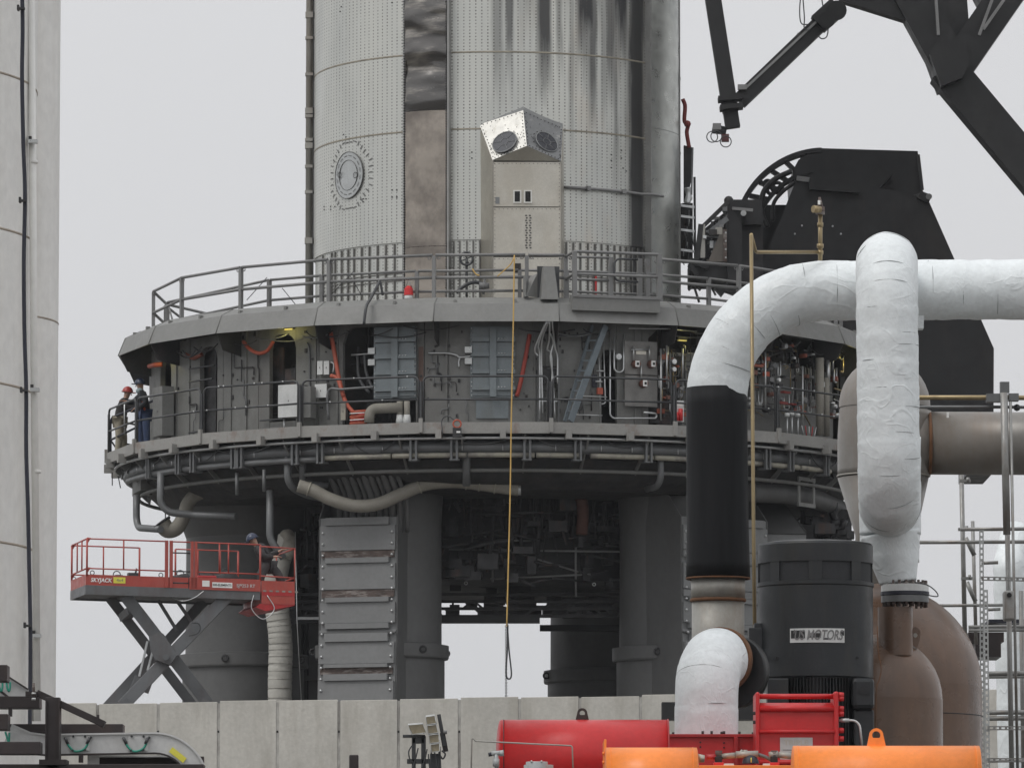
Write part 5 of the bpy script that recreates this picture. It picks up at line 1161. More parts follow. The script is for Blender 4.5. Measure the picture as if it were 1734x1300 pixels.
    hl_ = part('hard_hat', MB().dome(hc + up * .0, .135, .135, up, 20, 6), hm, t)
    br = MB(); rx = up.orthogonal().normalized(); 
    br.lathe([(.13, 0), (.158, -.006), (.158, -.014), (.13, -.01)], hc, 20, axis=up); br.cbox(hc + fd * .155 - up * .008, .16, .1, .012, atan2(fd.x, -fd.y)); part('hat_brim', br, hm, hl_)
    return t, g_
zfw = zw - .05
b = P(201, 770, 150.6); b.z = zfw
t, g_ = person('worker in red hard hat, charcoal jacket and khaki trousers leaning on the walkway end', b, dict(pelvis=(.03, 0, .93), waist=(.05, 0, 1.1), chest=(.12, 0, 1.33), neck=(.17, 0, 1.47), head=(.20, 0, 1.57), crown=(.215, 0, 1.69),
    shL=(.10, -.19, 1.38), elL=(.28, -.25, 1.2), wrL=(.5, -.2, 1.28), shR=(.12, .19, 1.38), elR=(.3, .25, 1.2), wrR=(.52, .2, 1.25), hipL=(.0, -.1, .9), knL=(.02, -.13, .5), anL=(-.02, -.14, .09), toL=(.16, -.14, .03), hipR=(.05, .1, .9), knR=(.12, .13, .5), anR=(.1, .14, .09), toR=(.28, .14, .03)), m_char, m_khaki, m_hatr, pi / 2)
b = P(240, 770, 148.9); b.z = zfw
t, g_ = person('worker in navy hard hat, dark jacket and denim trousers standing beside the other worker', b, dict(pelvis=(.06, 0, .93), waist=(.05, 0, 1.1), chest=(.0, 0, 1.36), neck=(-.03, 0, 1.5), head=(-.05, 0, 1.6), crown=(-.05, 0, 1.72),
    shL=(-.02, .19, 1.4), elL=(-.22, .22, 1.22), wrL=(-.4, .15, 1.25), shR=(.02, -.2, 1.4), elR=(.12, -.28, 1.15), wrR=(-.1, -.3, 1.05), hipL=(.0, .1, .9), knL=(-.05, .13, .5), anL=(.0, .14, .09), toL=(-.16, .14, .03), hipR=(.1, -.1, .9), knR=(.12, -.14, .5), anR=(.14, -.14, .09), toR=(0, -.18, .03)), M('cloth_dark', (.022, .024, .03), .85, 0, .3, 6), m_jean, m_hatn, -pi / 2)
part('scarf', MB().ball(g_['neck'] + Vector((-.02, -.1, -.03)), .1, 10, .8), m_vest, t)
part('tool_lanyard', MB().tube(sag(g_['chest'] + Vector((.02, -.24, -.05)), g_['waist'] + Vector((.04, -.26, -.1)), .06), .025, 6), m_orange, t)
solo('upright_pole', MB().tube([P(211, 677, 149.8), P(211, 736, 149.8)], .02, 6), m_galv, 'thin pale pole standing in front of the red helmeted worker', 'pole')
# ================================================================== RIGHT BACKGROUND: tower arms, hood, quick disconnect
def pxbeam(name, x0, y0, x1, y1, w, Y, m, parent, dp=None, Y1=None):
    k = FPX / Y / CT
    return part(name, MB().beam(P(x0, y0, Y), P(x1, y1, Y1 or Y), (dp or w) / k, w / k, (0, -1, 0)) if False else MB().beam(P(x0, y0, Y), P(x1, y1, Y1 or Y), w / k, (dp or w) / k, (0, 1, 0)), m, parent)
ta = thing('tower_arm', 'massive black steel arm frame forking at the top right corner', 'steel arm', P(1610, 110, 150))
pxbeam('arm_beam', 1535, -20, 1612, 120, 62, 150, m_blk2, ta)
pxbeam('arm_beam', 1425, -14, 1540, 22, 36, 150, m_blk2, ta)
pxbeam('arm_beam', 1600, 118, 1790, 345, 62, 150, m_blk2, ta)
pxbeam('arm_beam', 1616, 120, 1602, -60, 58, 150.5, m_blk2, ta)
pxbeam('arm_beam', 1612, 125, 1740, -60, 58, 150, m_blk2, ta)
pxbeam('arm_beam', 1640, -30, 1700, -60, 120, 151.5, m_blk2, ta)
part('gusset_plate', MB().ext([P(x, y, 149.2) for x, y in ((1574, 92), (1594, 146), (1630, 132), (1642, 104), (1632, 70), (1590, 66))], (0, 1.6, 0)), m_blk2, ta)
for (x0, y0, x1, y1) in ((1585, 0, 1589, 60), (1658, 60, 1680, 0), (1700, 0, 1665, 50)): pxbeam('edge_strip', x0, y0, x1, y1, 5, 149.3, m_rail, ta)
hb = thing('hanging_boom', 'black hinged boom hanging down beside the booster with a clamp at its tip', 'boom', P(1240, 160, 148))
pxbeam('boom_leg', 1206, -10, 1237, 190, 27, 148, m_blk2, hb)
pxbeam('boom_tip', 1236, 185, 1241, 217, 25, 148, m_blk2, hb)
pxbeam('boom_strut', 1252, 172, 1398, 32, 27, 148, m_blk2, hb)
pxbeam('boom_edge', 1262, 150, 1392, 28, 4, 147.7, m_rail, hb)
for (x0, y0, x1, y1, w) in ((1216, 169, 1257, 166, 8), (1219, 184, 1258, 180, 8)): pxbeam('collar_band', x0, y0, x1, y1, w, 147.8, m_blk2, hb, 40)
pxbeam('elbow_block', 1385, 42, 1418, 12, 34, 147.8, m_blk2, hb)
part('elbow_drum', MB().cyl(P(1417, 18, 147.3), P(1417, 18, 148.6), .24, .24, 18), m_blk2, hb); part('elbow_drum', MB().cyl(P(1400, 34, 147.3), P(1400, 34, 148.6), .2, .2, 18), m_blk2, hb)
for (x, y) in ((1328, 86), (1353, 60), (1375, 40)): part('cable_bracket', MB().cbox(P(x, y, 147.8), .08, .1, .1), m_dark, hb)
part('grey_box', MB().cbox(P(1257, 148, 147.7), .22, .15, .12), m_rail, hb)
for i, pts in enumerate(([(1356, -10), (1354, 20), (1357, 40), (1370, 42)], [(1359, -10), (1362, 30), (1362, 48), (1372, 52)], [(1390, -10), (1396, 25), (1402, 45), (1400, 62), (1392, 66), (1386, 62)])):
    part('loose_cable', MB().tube(curve([P(x, y, 147.6) for x, y in pts], 6), .016, 5), m_railD, hb)
ac = thing('actuator_box', 'small motor box with three coiled cables hanging at the boom tip', 'actuator', P(1220, 222, 148))
part('motor_housing', MB().cyl(P(1206, 218, 148), P(1230, 222, 148), .12, .1, 12), m_railD, ac)
part('head_box', MB().cbox(P(1214, 215, 147.8), .2, .2, .15), m_rail, ac); part('red_module', MB().cbox(P(1228, 234, 147.8), .18, .15, .18), M('dark_red_box', (.09, .03, .03), .6), ac)
for (x, y, r) in ((1206, 232, .13), (1213, 231, .13), (1229, 240, .13)): part('cable_coil', MB().torus(P(x, y, 147.6), r, .014, (0, 1, .1), 22, 5), m_railD, ac)
# dark hood
hd = thing('umbilical_hood', 'huge black plate hood standing behind the white pipes', 'hood', P(1450, 672, 156))
part('hood_cap', MB().ext([P(x, y, 155.4) for x, y in ((1386, 251), (1554, 256), (1563, 325), (1542, 333), (1450, 345), (1345, 345), (1342, 290), (1352, 271))], (0, 3, 0)), m_black, hd)
part('front_plate', MB().ext([P(x, y, 154.4) for x, y in ((1350, 301), (1430, 306), (1545, 330), (1573, 341), (1683, 590), (1682, 800), (1290, 800), (1289, 452), (1338, 330))], (0, .3, 0)), m_black, hd)
part('side_plate', MB().ext([P(x, y, 154.8) for x, y in ((1540, 336), (1573, 341), (1683, 590), (1682, 800), (1640, 800), (1640, 590))], (0, 3.5, 0)), m_black, hd)
pxbeam('hinge_lug', 1556, 330, 1575, 338, 14, 154.3, m_dark, hd); part('hinge_pin', MB().cyl(P(1573, 333, 154), P(1573, 333, 155), .08, .08, 10), m_rail, hd)
pxbeam('cap_rib', 1370, 312, 1455, 318, 20, 154.2, m_blk2, hd); pxbeam('cap_rib', 1500, 290, 1440, 360, 24, 155.2, m_blk2, hd); pxbeam('cap_rib', 1555, 262, 1562, 322, 5, 155.3, m_dark, hd)
part('pale_lip', MB().beam(P(1349, 302, 154.3), P(1372, 305, 154.3), .08, .12), m_rail, hd)
for (x, y) in ((1358, 382), (1346, 396), (1410, 383), (1424, 396), (1519, 420)): part('rivet', MB().cyl(P(x, y, 154.35), P(x, y, 154.42), .025, .025, 8), m_galv, hd)
part('rear_support', MB().ext([P(x, y, 157) for x, y in ((1290, 347), (1346, 347), (1352, 300), (1360, 300), (1360, 520), (1262, 520), (1276, 395), (1284, 372))], (0, .6, 0)), m_black, hd)
# curved track with cut outs
for (cx_, cy_, r0, a0, a1, w) in ((1396, 408, 152, 92, 156, 8), (1396, 408, 118, 100, 166, 6)):
    pts = [P(cx_ + r0 * cos(radians(a)), cy_ - r0 * sin(radians(a)), 155.6) for a in [a0 + (a1 - a0) * k / 20 for k in range(21)]]
    s = MB(); k_ = FPX / 155.6
    for p, q in zip(pts, pts[1:]): s.beam(p, q.lerp(p, -.08), w / k_, .5, (0, 1, 0))
    part('track_rail', s, m_black, hd, kind='stuff')
for a in range(100, 158, 11):
    A_, B_ = radians(a), radians(a + 5); p = P(1396 + 120 * cos(A_), 408 - 120 * sin(A_), 155.6); q = P(1396 + 148 * cos(B_), 408 - 148 * sin(B_), 155.6); part('track_web', MB().beam(p, q, .1, .3, (0, 1, 0)), m_black, hd)
for (x, y, r) in ((1316, 318, .13), (1306, 322, .1), (1300, 312, .09)): part('track_ring', MB().torus(P(x, y, 155.5), r, .05, (0, 1, 0), 16, 6), m_black, hd)
part('hose_arc', MB().tube(curve([P(x, y, 154.9) for x, y in ((1340, 290), (1310, 305), (1292, 328), (1290, 360), (1300, 385))], 6), .07, 8), m_black, hd)
part('hose_arc', MB().tube(curve([P(x, y, 154.8) for x, y in ((1345, 310), (1325, 325), (1310, 345), (1308, 375))], 6), .05, 8), m_black, hd)
# quick disconnect block between booster and hood
qd = thing('quick_disconnect', 'dark jumble of plates, brackets and pipes plugged onto the booster side', 'quick disconnect', P(1240, 440, 150))
def qbox(x0, x1, y0, y1, Y0, Y1, m, name='body_block', **k):
    a, b = P(x0, y1, Y0), P(x1, y0, Y0); return part(name, MB().box(a.x, b.x, Y0, Y1, a.z, b.z), m, qd, **k)
qbox(1232, 1256, 340, 480, 149.4, 151.5, m_black); qbox(1232, 1290, 338, 380, 149.8, 151.5, m_black); qbox(1254, 1292, 352, 480, 150.2, 152, m_black); qbox(1168, 1292, 440, 474, 150, 152, m_dark)
part('pale_plate', MB().ext([P(x, y, 149.3) for x, y in ((1199, 443), (1226, 443), (1226, 390), (1222, 388))], (0, .1, 0)), M('taupe_plate', (.13, .115, .10), .6, .1, .12, 2), qd)
part('rusty_rib', MB().ext([P(x, y, 149.2) for x, y in ((1225, 443), (1231, 443), (1231, 388), (1225, 388))], (0, .3, 0)), m_rust, qd)
for y in (394, 408, 422, 436): part('bolt', MB().cyl(P(1229, y, 149.1), P(1229, y, 149.2), .025, .025, 8), m_galv, qd)
part('drum', MB().cyl(P(1259, 361, 149), P(1259, 361, 149.8), .07, .07, 14), m_galv, qd); pxbeam('top_rail', 1240, 353, 1275, 356, 5, 149.3, m_rail, qd)
part('knob', MB().ball(P(1234, 340, 149.6), .12, 10), m_dark, qd)
for (x0, y0, x1, y1, w, m) in ((1190, 384, 1233, 342, 7, m_dark), (1196, 376, 1228, 345, 4, m_pipeg), (1187, 380, 1180, 440, 9, m_dark), (1190, 380, 1190, 437, 8, m_steel), (1200, 395, 1232, 370, 9, m_pipeg), (1196, 392, 1225, 392, 4, m_pipeg), (1196, 400, 1222, 402, 3, m_pipeg), (1206, 375, 1208, 400, 5, m_black), (1168, 446, 1180, 466, 8, m_black), (1165, 440, 1200, 452, 10, m_black)):
    pxbeam('strut', x0, y0, x1, y1, w, 149.4, m, qd)
random.seed(31)
for k in range(46):
    x = random.uniform(1188, 1228); y = random.uniform(352, 440)
    if (x - 1188) < (392 - y) * 1.0 - 0: continue
    m = random.choice((m_pipeg, m_rail, m_dark, m_steel, m_galv, m_dark)); Y = random.uniform(149.3, 150)
    if random.random() < .5: part('small_pipe', MB().tube([P(x, y, Y), P(x + random.uniform(-14, 14), y + random.uniform(-8, 8), Y)], random.choice((.015, .03, .045)), 6), m, qd)
    else: part('small_block', MB().cbox(P(x, y, Y), random.uniform(.05, .2), .2, random.uniform(.05, .18)), m, qd)
part('back_sheet', MB().ext([P(x, y, 150.9) for x, y in ((1178, 442), (1192, 388), (1236, 352), (1236, 442))], (0, .1, 0)), m_dark, qd)
part('bracket_plate', MB().ext([P(x, y, 149.6) for x, y in ((1165, 448), (1290, 448), (1290, 490), (1250, 500), (1228, 492), (1222, 500), (1210, 487), (1240, 476), (1180, 470))], (0, .5, 0)), m_black, qd)
# ladder like service frame on the hull edge
sf = thing('service_ladder', 'narrow ladder like service frame with cables on the right edge of the booster', 'frame', P(1165, 440, 150.3))
for x in (1153, 1176): pxbeam('frame_upright', x, 345 if x < 1170 else 300, x + 1, 445, 4, 150.3, m_dark, sf)
for y in (350, 368, 391, 425): pxbeam('frame_rung', 1153, y - 2, 1176, y + 1, 4, 150, m_galv, sf)
random.seed(12)
for k in range(26):
    x = random.uniform(1154, 1173); y = random.uniform(352, 440); part('thin_cable', MB().tube([P(x, y, 150.4), P(x + random.uniform(-3, 3), y + random.uniform(8, 25), 150.4)], .014, 5), random.choice((m_galv, m_pipeg, m_dark, m_dark)), sf)
pxbeam('back_sheet', 1164, 345, 1164, 445, 18, 150.8, m_clut, sf)
part('hanging_cover', MB().ext([P(x, y, 150.1) for x, y in ((1158, 246), (1173, 250), (1172, 300), (1168, 318), (1162, 340), (1158, 340))], (0, .3, 0)), m_dark, sf)
pxbeam('cover_edge', 1173, 250, 1171, 330, 3, 150, m_pipeg, sf)
part('foil_wrap', MB().tube(dense([P(1164, 318, 150), P(1166, 330, 150), P(1164, 345, 150)], .04), .08, 10, fn=lambda l, a, p: .06 * noise.noise(p * 7)), m_galv, sf)
rh = thing('red_hose', 'red hose curling down the right edge of the booster', 'hose', P(1160, 210, 150))
part('hose_body', MB().tube(curve([P(x, y, 150) for x, y in ((1156, 168), (1160, 180), (1159, 205), (1165, 212), (1163, 225), (1167, 250))], 6), .05, 8), m_dred, rh)
part('hose_fitting', MB().ball(P(1164, 210, 149.9), .09, 8), m_dred, rh)
for (x0, y0, x1, y1) in ((1166, 456, 1184, 512), (1178, 478, 1166, 492), (1166, 470, 1186, 492), (1200, 478, 1212, 500)): part('tie_rod', MB().tube([P(x0, y0, 150.5), P(x1, y1, 150.5)], .03, 6), m_rail, qd)
# the integration tower, unseen at right; placed and narrowed to darken the hull's reflection
tw = thing('unseen_lattice_tower', 'unseen black lattice tower beyond the right edge that carries the arms, shaped for a dark hull reflection', 'tower', (23, 150, PAD))
for x in (19, 27):
    for y in (148, 152): part('unseen_tower_leg', MB().box(x - .7, x + .7, y - .7, y + .7, PAD, 75), m_blk2, tw)
for k in range(7):
    z = 8 + k * 10
    for y in (148, 152): part('unseen_tower_tie', MB().box(19.7, 26.3, y - .5, y + .5, z - .5, z + .5), m_blk2, tw)
    for x in (19, 27): part('unseen_tower_tie', MB().box(x - .5, x + .5, 148.7, 151.3, z - .5, z + .5), m_blk2, tw)
    for y in (148, 152): part('unseen_tower_brace', MB().beam((19.7, y, z + .5), (26.3, y, z + 9.5), .6, .6), m_blk2, tw)
    part('unseen_tower_panel', MB().box(19.7, 26.3, 150, 150.3, z, z + 9.6), m_blk2, tw)

# ================================================================== LEFT: storage tanks
tk1 = thing('storage_tank', 'tall off white steel storage tank with cable on its side, cut by the left edge', 'tank', (P(-478, 600, 62).x, 62, PAD))
c = Vector(tk1.location); Rt = 3.0 * 1.0
xr = P(58, 600, 62).x; c1 = (xr - 3.0 + 0.0, 62, 0)
part('tank_shell', MB().lathe([(3.0, PAD), (3.0, 22)], c1, 120), m_tank, tk1); part('tank_roof', MB().lathe([(3.0, 22), (.01, 23)], c1, 120), m_tank, tk1)
for py in (128, 392, 655, 925):
    z = P(867, py - 12, 60.5).z; part('weld_seam', MB().lathe([(3.001, z - .012), (3.008, z), (3.001, z + .012)], c1, 120), M('tank_weld', (.36, .31, .25), .6, 0, .2, 5) if py == 128 else bpy.data.materials['tank_weld'], tk1)
tk2 = thing('storage_column', 'plain off white column beside the left tank with a slim conduit', 'column', (0, 66, PAD))
x2 = P(98, 600, 66).x; r2 = 1.3; c2 = (x2 - r2, 66, 0)
tk2.location = (c2[0], 66, PAD)
part('column_shell', MB().lathe([(r2, PAD), (r2, 20)], c2, 72), m_tank, tk2); z = P(0, 530, 65).z; part('weld_seam', MB().lathe([(r2 + .001, z - .01), (r2 + .006, z), (r2 + .001, z + .01)], c2, 72), bpy.data.materials['tank_weld'], tk2)
cdt = thing('conduit', 'slim pale conduit pipe clamped between tank and column', 'conduit', P(60, 1200, 62))
part('conduit_pipe', MB().tube([P(53, -20, 61.5), P(57, 530, 61.5), P(63, 1220, 61.5)], .036, 12), m_tank, cdt)
part('recess_strip', MB().tube([P(49, -20, 62.2), P(53, 530, 62.2), P(58, 1220, 62.2)], .05, 8), m_joint, cdt)
for (x, y) in ((56, 240), (59, 660), (62, 1076)): part('conduit_clamp', MB().cbox(P(x, y, 61.4), .09, .1, .035), m_fit, cdt); part('clamp_bolt', MB().cbox(P(x - 5, y - 3, 61.45), .03, .03, .07), m_dark, cdt)
for y in (272, 796): part('coupling', MB().cyl(P(54 + y / 90, y, 61.5), P(54 + y / 90, y + 5, 61.5), .041, .041, 12), m_tank, cdt)
cbl = thing('tank_cable', 'pair of dark cables running down the left tank through small brackets', 'cable', P(40, 1200, 59.2))
for d in (0, 2.6): part('cable_strand', MB().tube(curve([P(x + d, y, 59.3) for x, y in ((36, -20), (37, 50), (36, 130), (38, 240), (41, 330), (39, 440), (40, 560), (43, 660), (43, 760), (46, 860), (48, 960), (50, 1056), (50, 1130), (49, 1250))], 6), .013, 7), m_navy, cbl)
for (x, y) in ((36, 15), (39, 340), (41, 661), (47, 1059)):
    b_ = part('cable_bracket', MB().cbox(P(x, y, 59.25), .07, .06, .02), m_dark, cbl); part('bracket_foot', MB().cbox(P(x - 5, y - 1, 59.35), .02, .1, .05), m_dark, b_)
# steel frame and cable trays, lower left
YT = 46.0; kT = FPX / YT
sfm = thing('steel_support_frame', 'dark primed steel frame of beams and one post at the lower left', 'frame', P(88, 1300, YT))
def fb_(name, x0, x1, y0, y1, Y, d, m, par, bev=.0): a, b = P(x0, y1, Y), P(x1, y0, Y); return part(name, MB().box(a.x, b.x, Y, Y + d, a.z, b.z), m, par, bevel=bev)
for (x0, x1, y0, y1, Y) in ((-30, 67, 1178, 1198, YT + .3), (15, 208, 1225, 1241, YT + .6), (-30, 12, 1125, 1153, YT - .4), (-30, 13, 1208, 1235, YT - .4), (-30, 68, 1255, 1276, YT - .5), (-30, 345, 1293, 1345, YT + .0)):
    fb_('frame_beam', x0, x1, y0, y1, Y, .25, m_girder, sfm, .004)
po = fb_('frame_post', 76, 101, 1180, 1300, YT, .14, m_girder, sfm, .004); fb_('post_flange', 98, 101, 1185, 1292, YT - .03, .2, m_girder, sfm); fb_('post_flange', 76, 79, 1185, 1292, YT - .03, .2, m_girder, sfm)
fb_('frame_post', 76, 101, 1300, 2020, YT, .14, m_girder, sfm)
fb_('base_plate', 66, 112, 1285, 1294, YT - .05, .3, m_girder, sfm)
part('diagonal_brace', MB().beam(P(63, 1173, YT + .1), P(177, 1226, YT + .1), .05, .14, (0, 1, 0)), m_girder, sfm, bevel=.004)
part('bolt', MB().cbox(P(166, 1213, YT), .02, .02, .03), m_girder, sfm)
part('bolt', MB().cyl(P(57, 1156, YT - .1), P(57, 1178, YT - .1), .01, .01, 8), m_rust, sfm); part('nut', MB().cyl(P(57, 1172, YT - .1), P(57, 1175, YT - .1), .016, .016, 6), m_fit, sfm); part('nut', MB().cyl(P(57, 1181, YT - .1), P(57, 1185, YT - .1), .016, .016, 6), m_fit, sfm)
part('clamp_block', MB().cbox(P(53, 1175, YT), .08, .1, .04), m_girder, sfm)
fb_('strap', 14, 20, 1198, 1212, YT - .1, .06, m_girder, sfm)
ct = thing('cable_tray', 'long aluminium cable tray curving down to the right in front of the concrete wall', 'cable tray', P(260, 1241, YT))
path = [(20, 1226), (52, 1240), (75, 1243), (262, 1240)]
def traybar(pts_top, hpx, Y, d, name, m, par):
    s = MB(); n = len(pts_top)
    top = [P(x, y, Y) for x, y in pts_top]; bot = []
    for i, (x, y) in enumerate(pts_top):
        x0, y0 = pts_top[max(0, i - 1)]; x1, y1 = pts_top[min(n - 1, i + 1)]; L_ = hypot(x1 - x0, y1 - y0); nx, ny = -(y1 - y0) / L_, (x1 - x0) / L_
        bot.append(P(x + nx * hpx, y + ny * hpx, Y))
    for a, b, c_, d_ in zip(top, top[1:], bot[1:], bot): s.ext([a, b, c_, d_], (0, d, 0))
    return part(name, s, m, par)
arcp = [(262 + 92 * sin(radians(a)), 1332 - 92 * cos(radians(a))) for a in range(0, 86, 6)]
for (Y_, nm) in ((YT + .55, 'side_rail'), (YT + .95, 'side_rail')):
    traybar(path + arcp[1:], 33, Y_, .02, nm, m_tray, ct); traybar([(x, y - 1.2) for x, y in path + arcp[1:]], 3, Y_ - .02, .05, 'rail_lip', m_tray, ct)
    traybar([(x, y) for x, y in [(52, 1274), (75, 1276), (262, 1273)] + [(262 + 58 * sin(radians(a)), 1331 - 58 * cos(radians(a))) for a in range(8, 86, 8)]], 3, Y_ - .02, .05, 'rail_lip', m_girder, ct)
for x in (25, 70, 120, 170, 220, 260): part('tray_rung', MB().box(P(x, 0, YT).x, P(x + 5, 0, YT).x, YT + .57, YT + .95, P(0, 1270, YT + .6).z, P(0, 1267, YT + .6).z), m_tray, ct)
for x0 in (110, 209):
    fb_('splice_plate', x0 + 8, x0 + 42, 1246, 1270, YT + .535, .012, m_tray, ct)
    part('ground_wire', MB().tube(curve([P(x0 + x, y, YT + .5) for x, y in ((0, 1249), (5, 1260), (14, 1270), (24, 1271), (35, 1265), (42, 1248))], 6), .0085, 6), m_green, ct)
    part('wire_lug', MB().cyl(P(x0 + 0, 1248, YT + .5), P(x0 + 5, 1259, YT + .5), .012, .012, 6), m_railD, ct); part('wire_lug', MB().cyl(P(x0 + 42, 1248, YT + .5), P(x0 + 37, 1259, YT + .5), .012, .012, 6), m_railD, ct)
    for (dx, y) in ((0, 1249), (14, 1246), (34, 1246), (44, 1248), (13, 1270), (34, 1269)): part('tray_bolt', MB().cyl(P(x0 + dx, y, YT + .49), P(x0 + dx, y, YT + .55), .009, .009, 8), m_railD, ct)
tg = part('yellow_tag', MB().beam(P(288, 1268, YT + .52), P(313, 1287, YT + .52), .035, .008, (0, 1, 0)) if False else MB().ext([P(x, y, YT + .53) for x, y in ((292, 1264), (316, 1283), (310, 1291), (286, 1272))], (0, .008, 0)), m_yel, ct)
ct2 = thing('upper_tray', 'short upper aluminium tray section sloping down behind the dark beams', 'cable tray', P(30, 1180, YT))
part('side_rail', MB().ext([P(x, y, YT + .5) for x, y in ((-30, 1120), (12, 1146), (48, 1166), (48, 1182), (-30, 1182))], (0, .02, 0)), m_tray, ct2); pxbeam('rail_lip', -5, 1133, 48, 1167, 3, YT + .47, m_girder, ct2, 8)
pxbeam('lower_lip', -5, 1165, 14, 1180, 4, YT + .47, m_girder, ct2, 8)
for x0 in (-2, 11): part('ground_wire', MB().tube(curve([P(x0 + x, y, YT + .44) for x, y in ((0, 1154), (1, 1163), (4, 1170), (6, 1163), (6, 1154))], 5), .008, 6), m_green, ct2)
part('ground_wire', MB().tube(curve([P(x, y, YT + .44) for x, y in ((9, 1238), (12, 1248), (15, 1256), (16, 1240))], 5), .008, 6), m_green, ct)
ct3 = thing('lower_tray', 'lower tray section with dark inside just above the bottom edge', 'cable tray', P(250, 1295, YT + 1))
fb_('side_rail', 148, 168, 1277, 1297, YT + .8, .02, m_tray, ct3); fb_('tray_bottom', 160, 300, 1278, 1281, YT + .9, .3, m_tray, ct3); fb_('dark_inside', 168, 345, 1281, 1295, YT + 1.0, .1, m_girder, ct3); fb_('end_bracket', 335, 345, 1280, 1300, YT + .6, .06, m_girder, ct3)
fb_('bracket', 133, 140, 1276, 1290, YT + .5, .08, m_girder, ct3); fb_('bottom_lip', 160, 300, 1295, 1297, YT + .9, .3, m_tray, ct3)

# ================================================================== CONCRETE WALL
cw = thing('concrete_wall', 'long precast concrete wall of upright panels across the foreground', 'wall', P(680, 1300, 110.3))
WL = lambda px: 112.4 - (px - 170) * (3.3 / 1030)
joints = [-40, 62, 165, 268, 370, 470, 574, 675, 778, 880, 982, 1085, 1188, 1290, 1392, 1494, 1597, 1700, 1802]
zwt = P(170, 1190, WL(170)).z
random.seed(40); GP = 2.4
def wpt(px, z, d=0): Y = WL(px) + d; q = P(px, 1240, WL(px)); return Vector((q.x, Y, z))
for i, (a, b) in enumerate(zip(joints, joints[1:])):
    dz = random.uniform(-.015, .012)
    part('concrete_panel', MB().hexa([wpt(a + GP, PAD), wpt(b - GP, PAD), wpt(b - GP, PAD, .2), wpt(a + GP, PAD, .2), wpt(a + GP, zwt + dz), wpt(b - GP, zwt + dz), wpt(b - GP, zwt + dz, .2), wpt(a + GP, zwt + dz, .2)]), m_conc, cw, bevel=.008)
    part('joint_filler', MB().hexa([wpt(a - GP, PAD, .012), wpt(a + GP, PAD, .012), wpt(a + GP, PAD, .18), wpt(a - GP, PAD, .18), wpt(a - GP, zwt - .03, .012), wpt(a + GP, zwt - .03, .012), wpt(a + GP, zwt - .03, .18), wpt(a - GP, zwt - .03, .18)]), m_joint, cw)
    p = wpt(a, P(0, 1238, WL(a)).z, .02); part('tie_hole', MB().cyl(p, p + Vector((0, -.012, 0)), .022, .022, 8), m_black, cw)
bb_ = thing('black_channel', 'black square steel channel fixed on the wall behind the white elbow', 'channel', wpt(1200, P(0, 1218, 109).z, -.3))
a, b = P(1121, 1218, 108), P(1279, 1188, 108); part('channel_body', MB().box(a.x, b.x, 108, 108.5, a.z, b.z), m_black, bb_)
# flood light stand
fs = thing('floodlight_stand', 'dark stand with five tilted square lamp panels in front of the concrete wall', 'floodlight', P(725, 1300, 84))
def fbx(name, x0, x1, y0, y1, m, Y=84, d=.12): a, b = P(x0, y1, Y), P(x1, y0, Y); return part(name, MB().box(a.x, b.x, Y, Y + d, a.z, b.z), m, fs, bevel=.006)
fbx('mast', 697, 704, 1246, 1345, m_railD); fbx('mast', 713, 721, 1245, 1345, m_railD); fbx('cross_bar', 682, 720, 1243, 1248, m_railD); fbx('top_block', 698, 719, 1248, 1258, m_railD); fbx('lower_bar', 689, 729, 1284, 1292, m_railD)
part('tilt_beam', MB().beam(P(743, 1209, 84), P(753, 1262, 84), .05, .08, (0, 1, 0)), m_railD, fs); part('tilt_beam', MB().beam(P(749, 1240, 84), P(755, 1272, 84), .07, .06, (0, 1, 0)), m_girder, fs)
part('pivot', MB().cyl(P(750, 1239, 83.9), P(757, 1239, 83.9), .025, .025, 8), m_rail, fs)
random.seed(9)
for (q, lab) in (([(691, 1227), (716, 1225), (722, 1240), (698, 1243)], 'flat lamp panel on the left'), ([(721, 1213), (736, 1211), (739, 1224), (723, 1226)], None), ([(723, 1228), (739, 1226), (742, 1240), (725, 1242)], None), ([(726, 1244), (743, 1242), (744, 1256), (728, 1258)], None), ([(729, 1260), (744, 1258), (745, 1271), (731, 1273)], None)):
    l = part('lamp_panel', MB().ext([P(x, y, 83.8) for x, y in q], (0, .1, 0)), m_gl, fs, label=lab)
    part('lamp_rim', MB().tube([P(x, y, 83.78) for x, y in q], .008, 5, closed=True), m_fit, l)
    t_ = MB().ext([P(q[0][0], q[0][1] - .5, 83.8), P(q[1][0], q[1][1] - .5, 83.8), P(q[1][0], q[1][1] - 2.5, 83.95), P(q[0][0], q[0][1] - 2.5, 83.95)], (0, .02, 0)); part('lamp_top', t_, m_fit, l)
for k in range(7): x = 700 + random.uniform(0, 50); part('wire', MB().tube(sag(P(x, 1262 + random.uniform(0, 15), 83.9), P(x + random.uniform(-12, 12), 1300, 83.9), .02), .01, 5), m_railD, fs)
fbx('driver_box', 728, 746, 1275, 1330, m_railD); part('wire_loop', MB().tube(curve([P(x, y, 83.9) for x, y in ((697, 1262), (692, 1272), (694, 1284), (700, 1290))], 5), .01, 5), m_railD, fs); part('wire_loop', MB().tube(curve([P(x, y, 83.9) for x, y in ((748, 1270), (754, 1276), (750, 1284), (745, 1278))], 5), .012, 5), m_railD, fs)
o = thing('steel_bollard', 'short dark brown post top in front of the concrete wall left of the floodlight', 'post', P(599, 1300, 80)); a, b = P(591, 1330, 80), P(607, 1277, 80); part('post_body', MB().box(a.x, b.x, 80, 80.12, a.z, b.z), m_girder, o, bevel=.015)

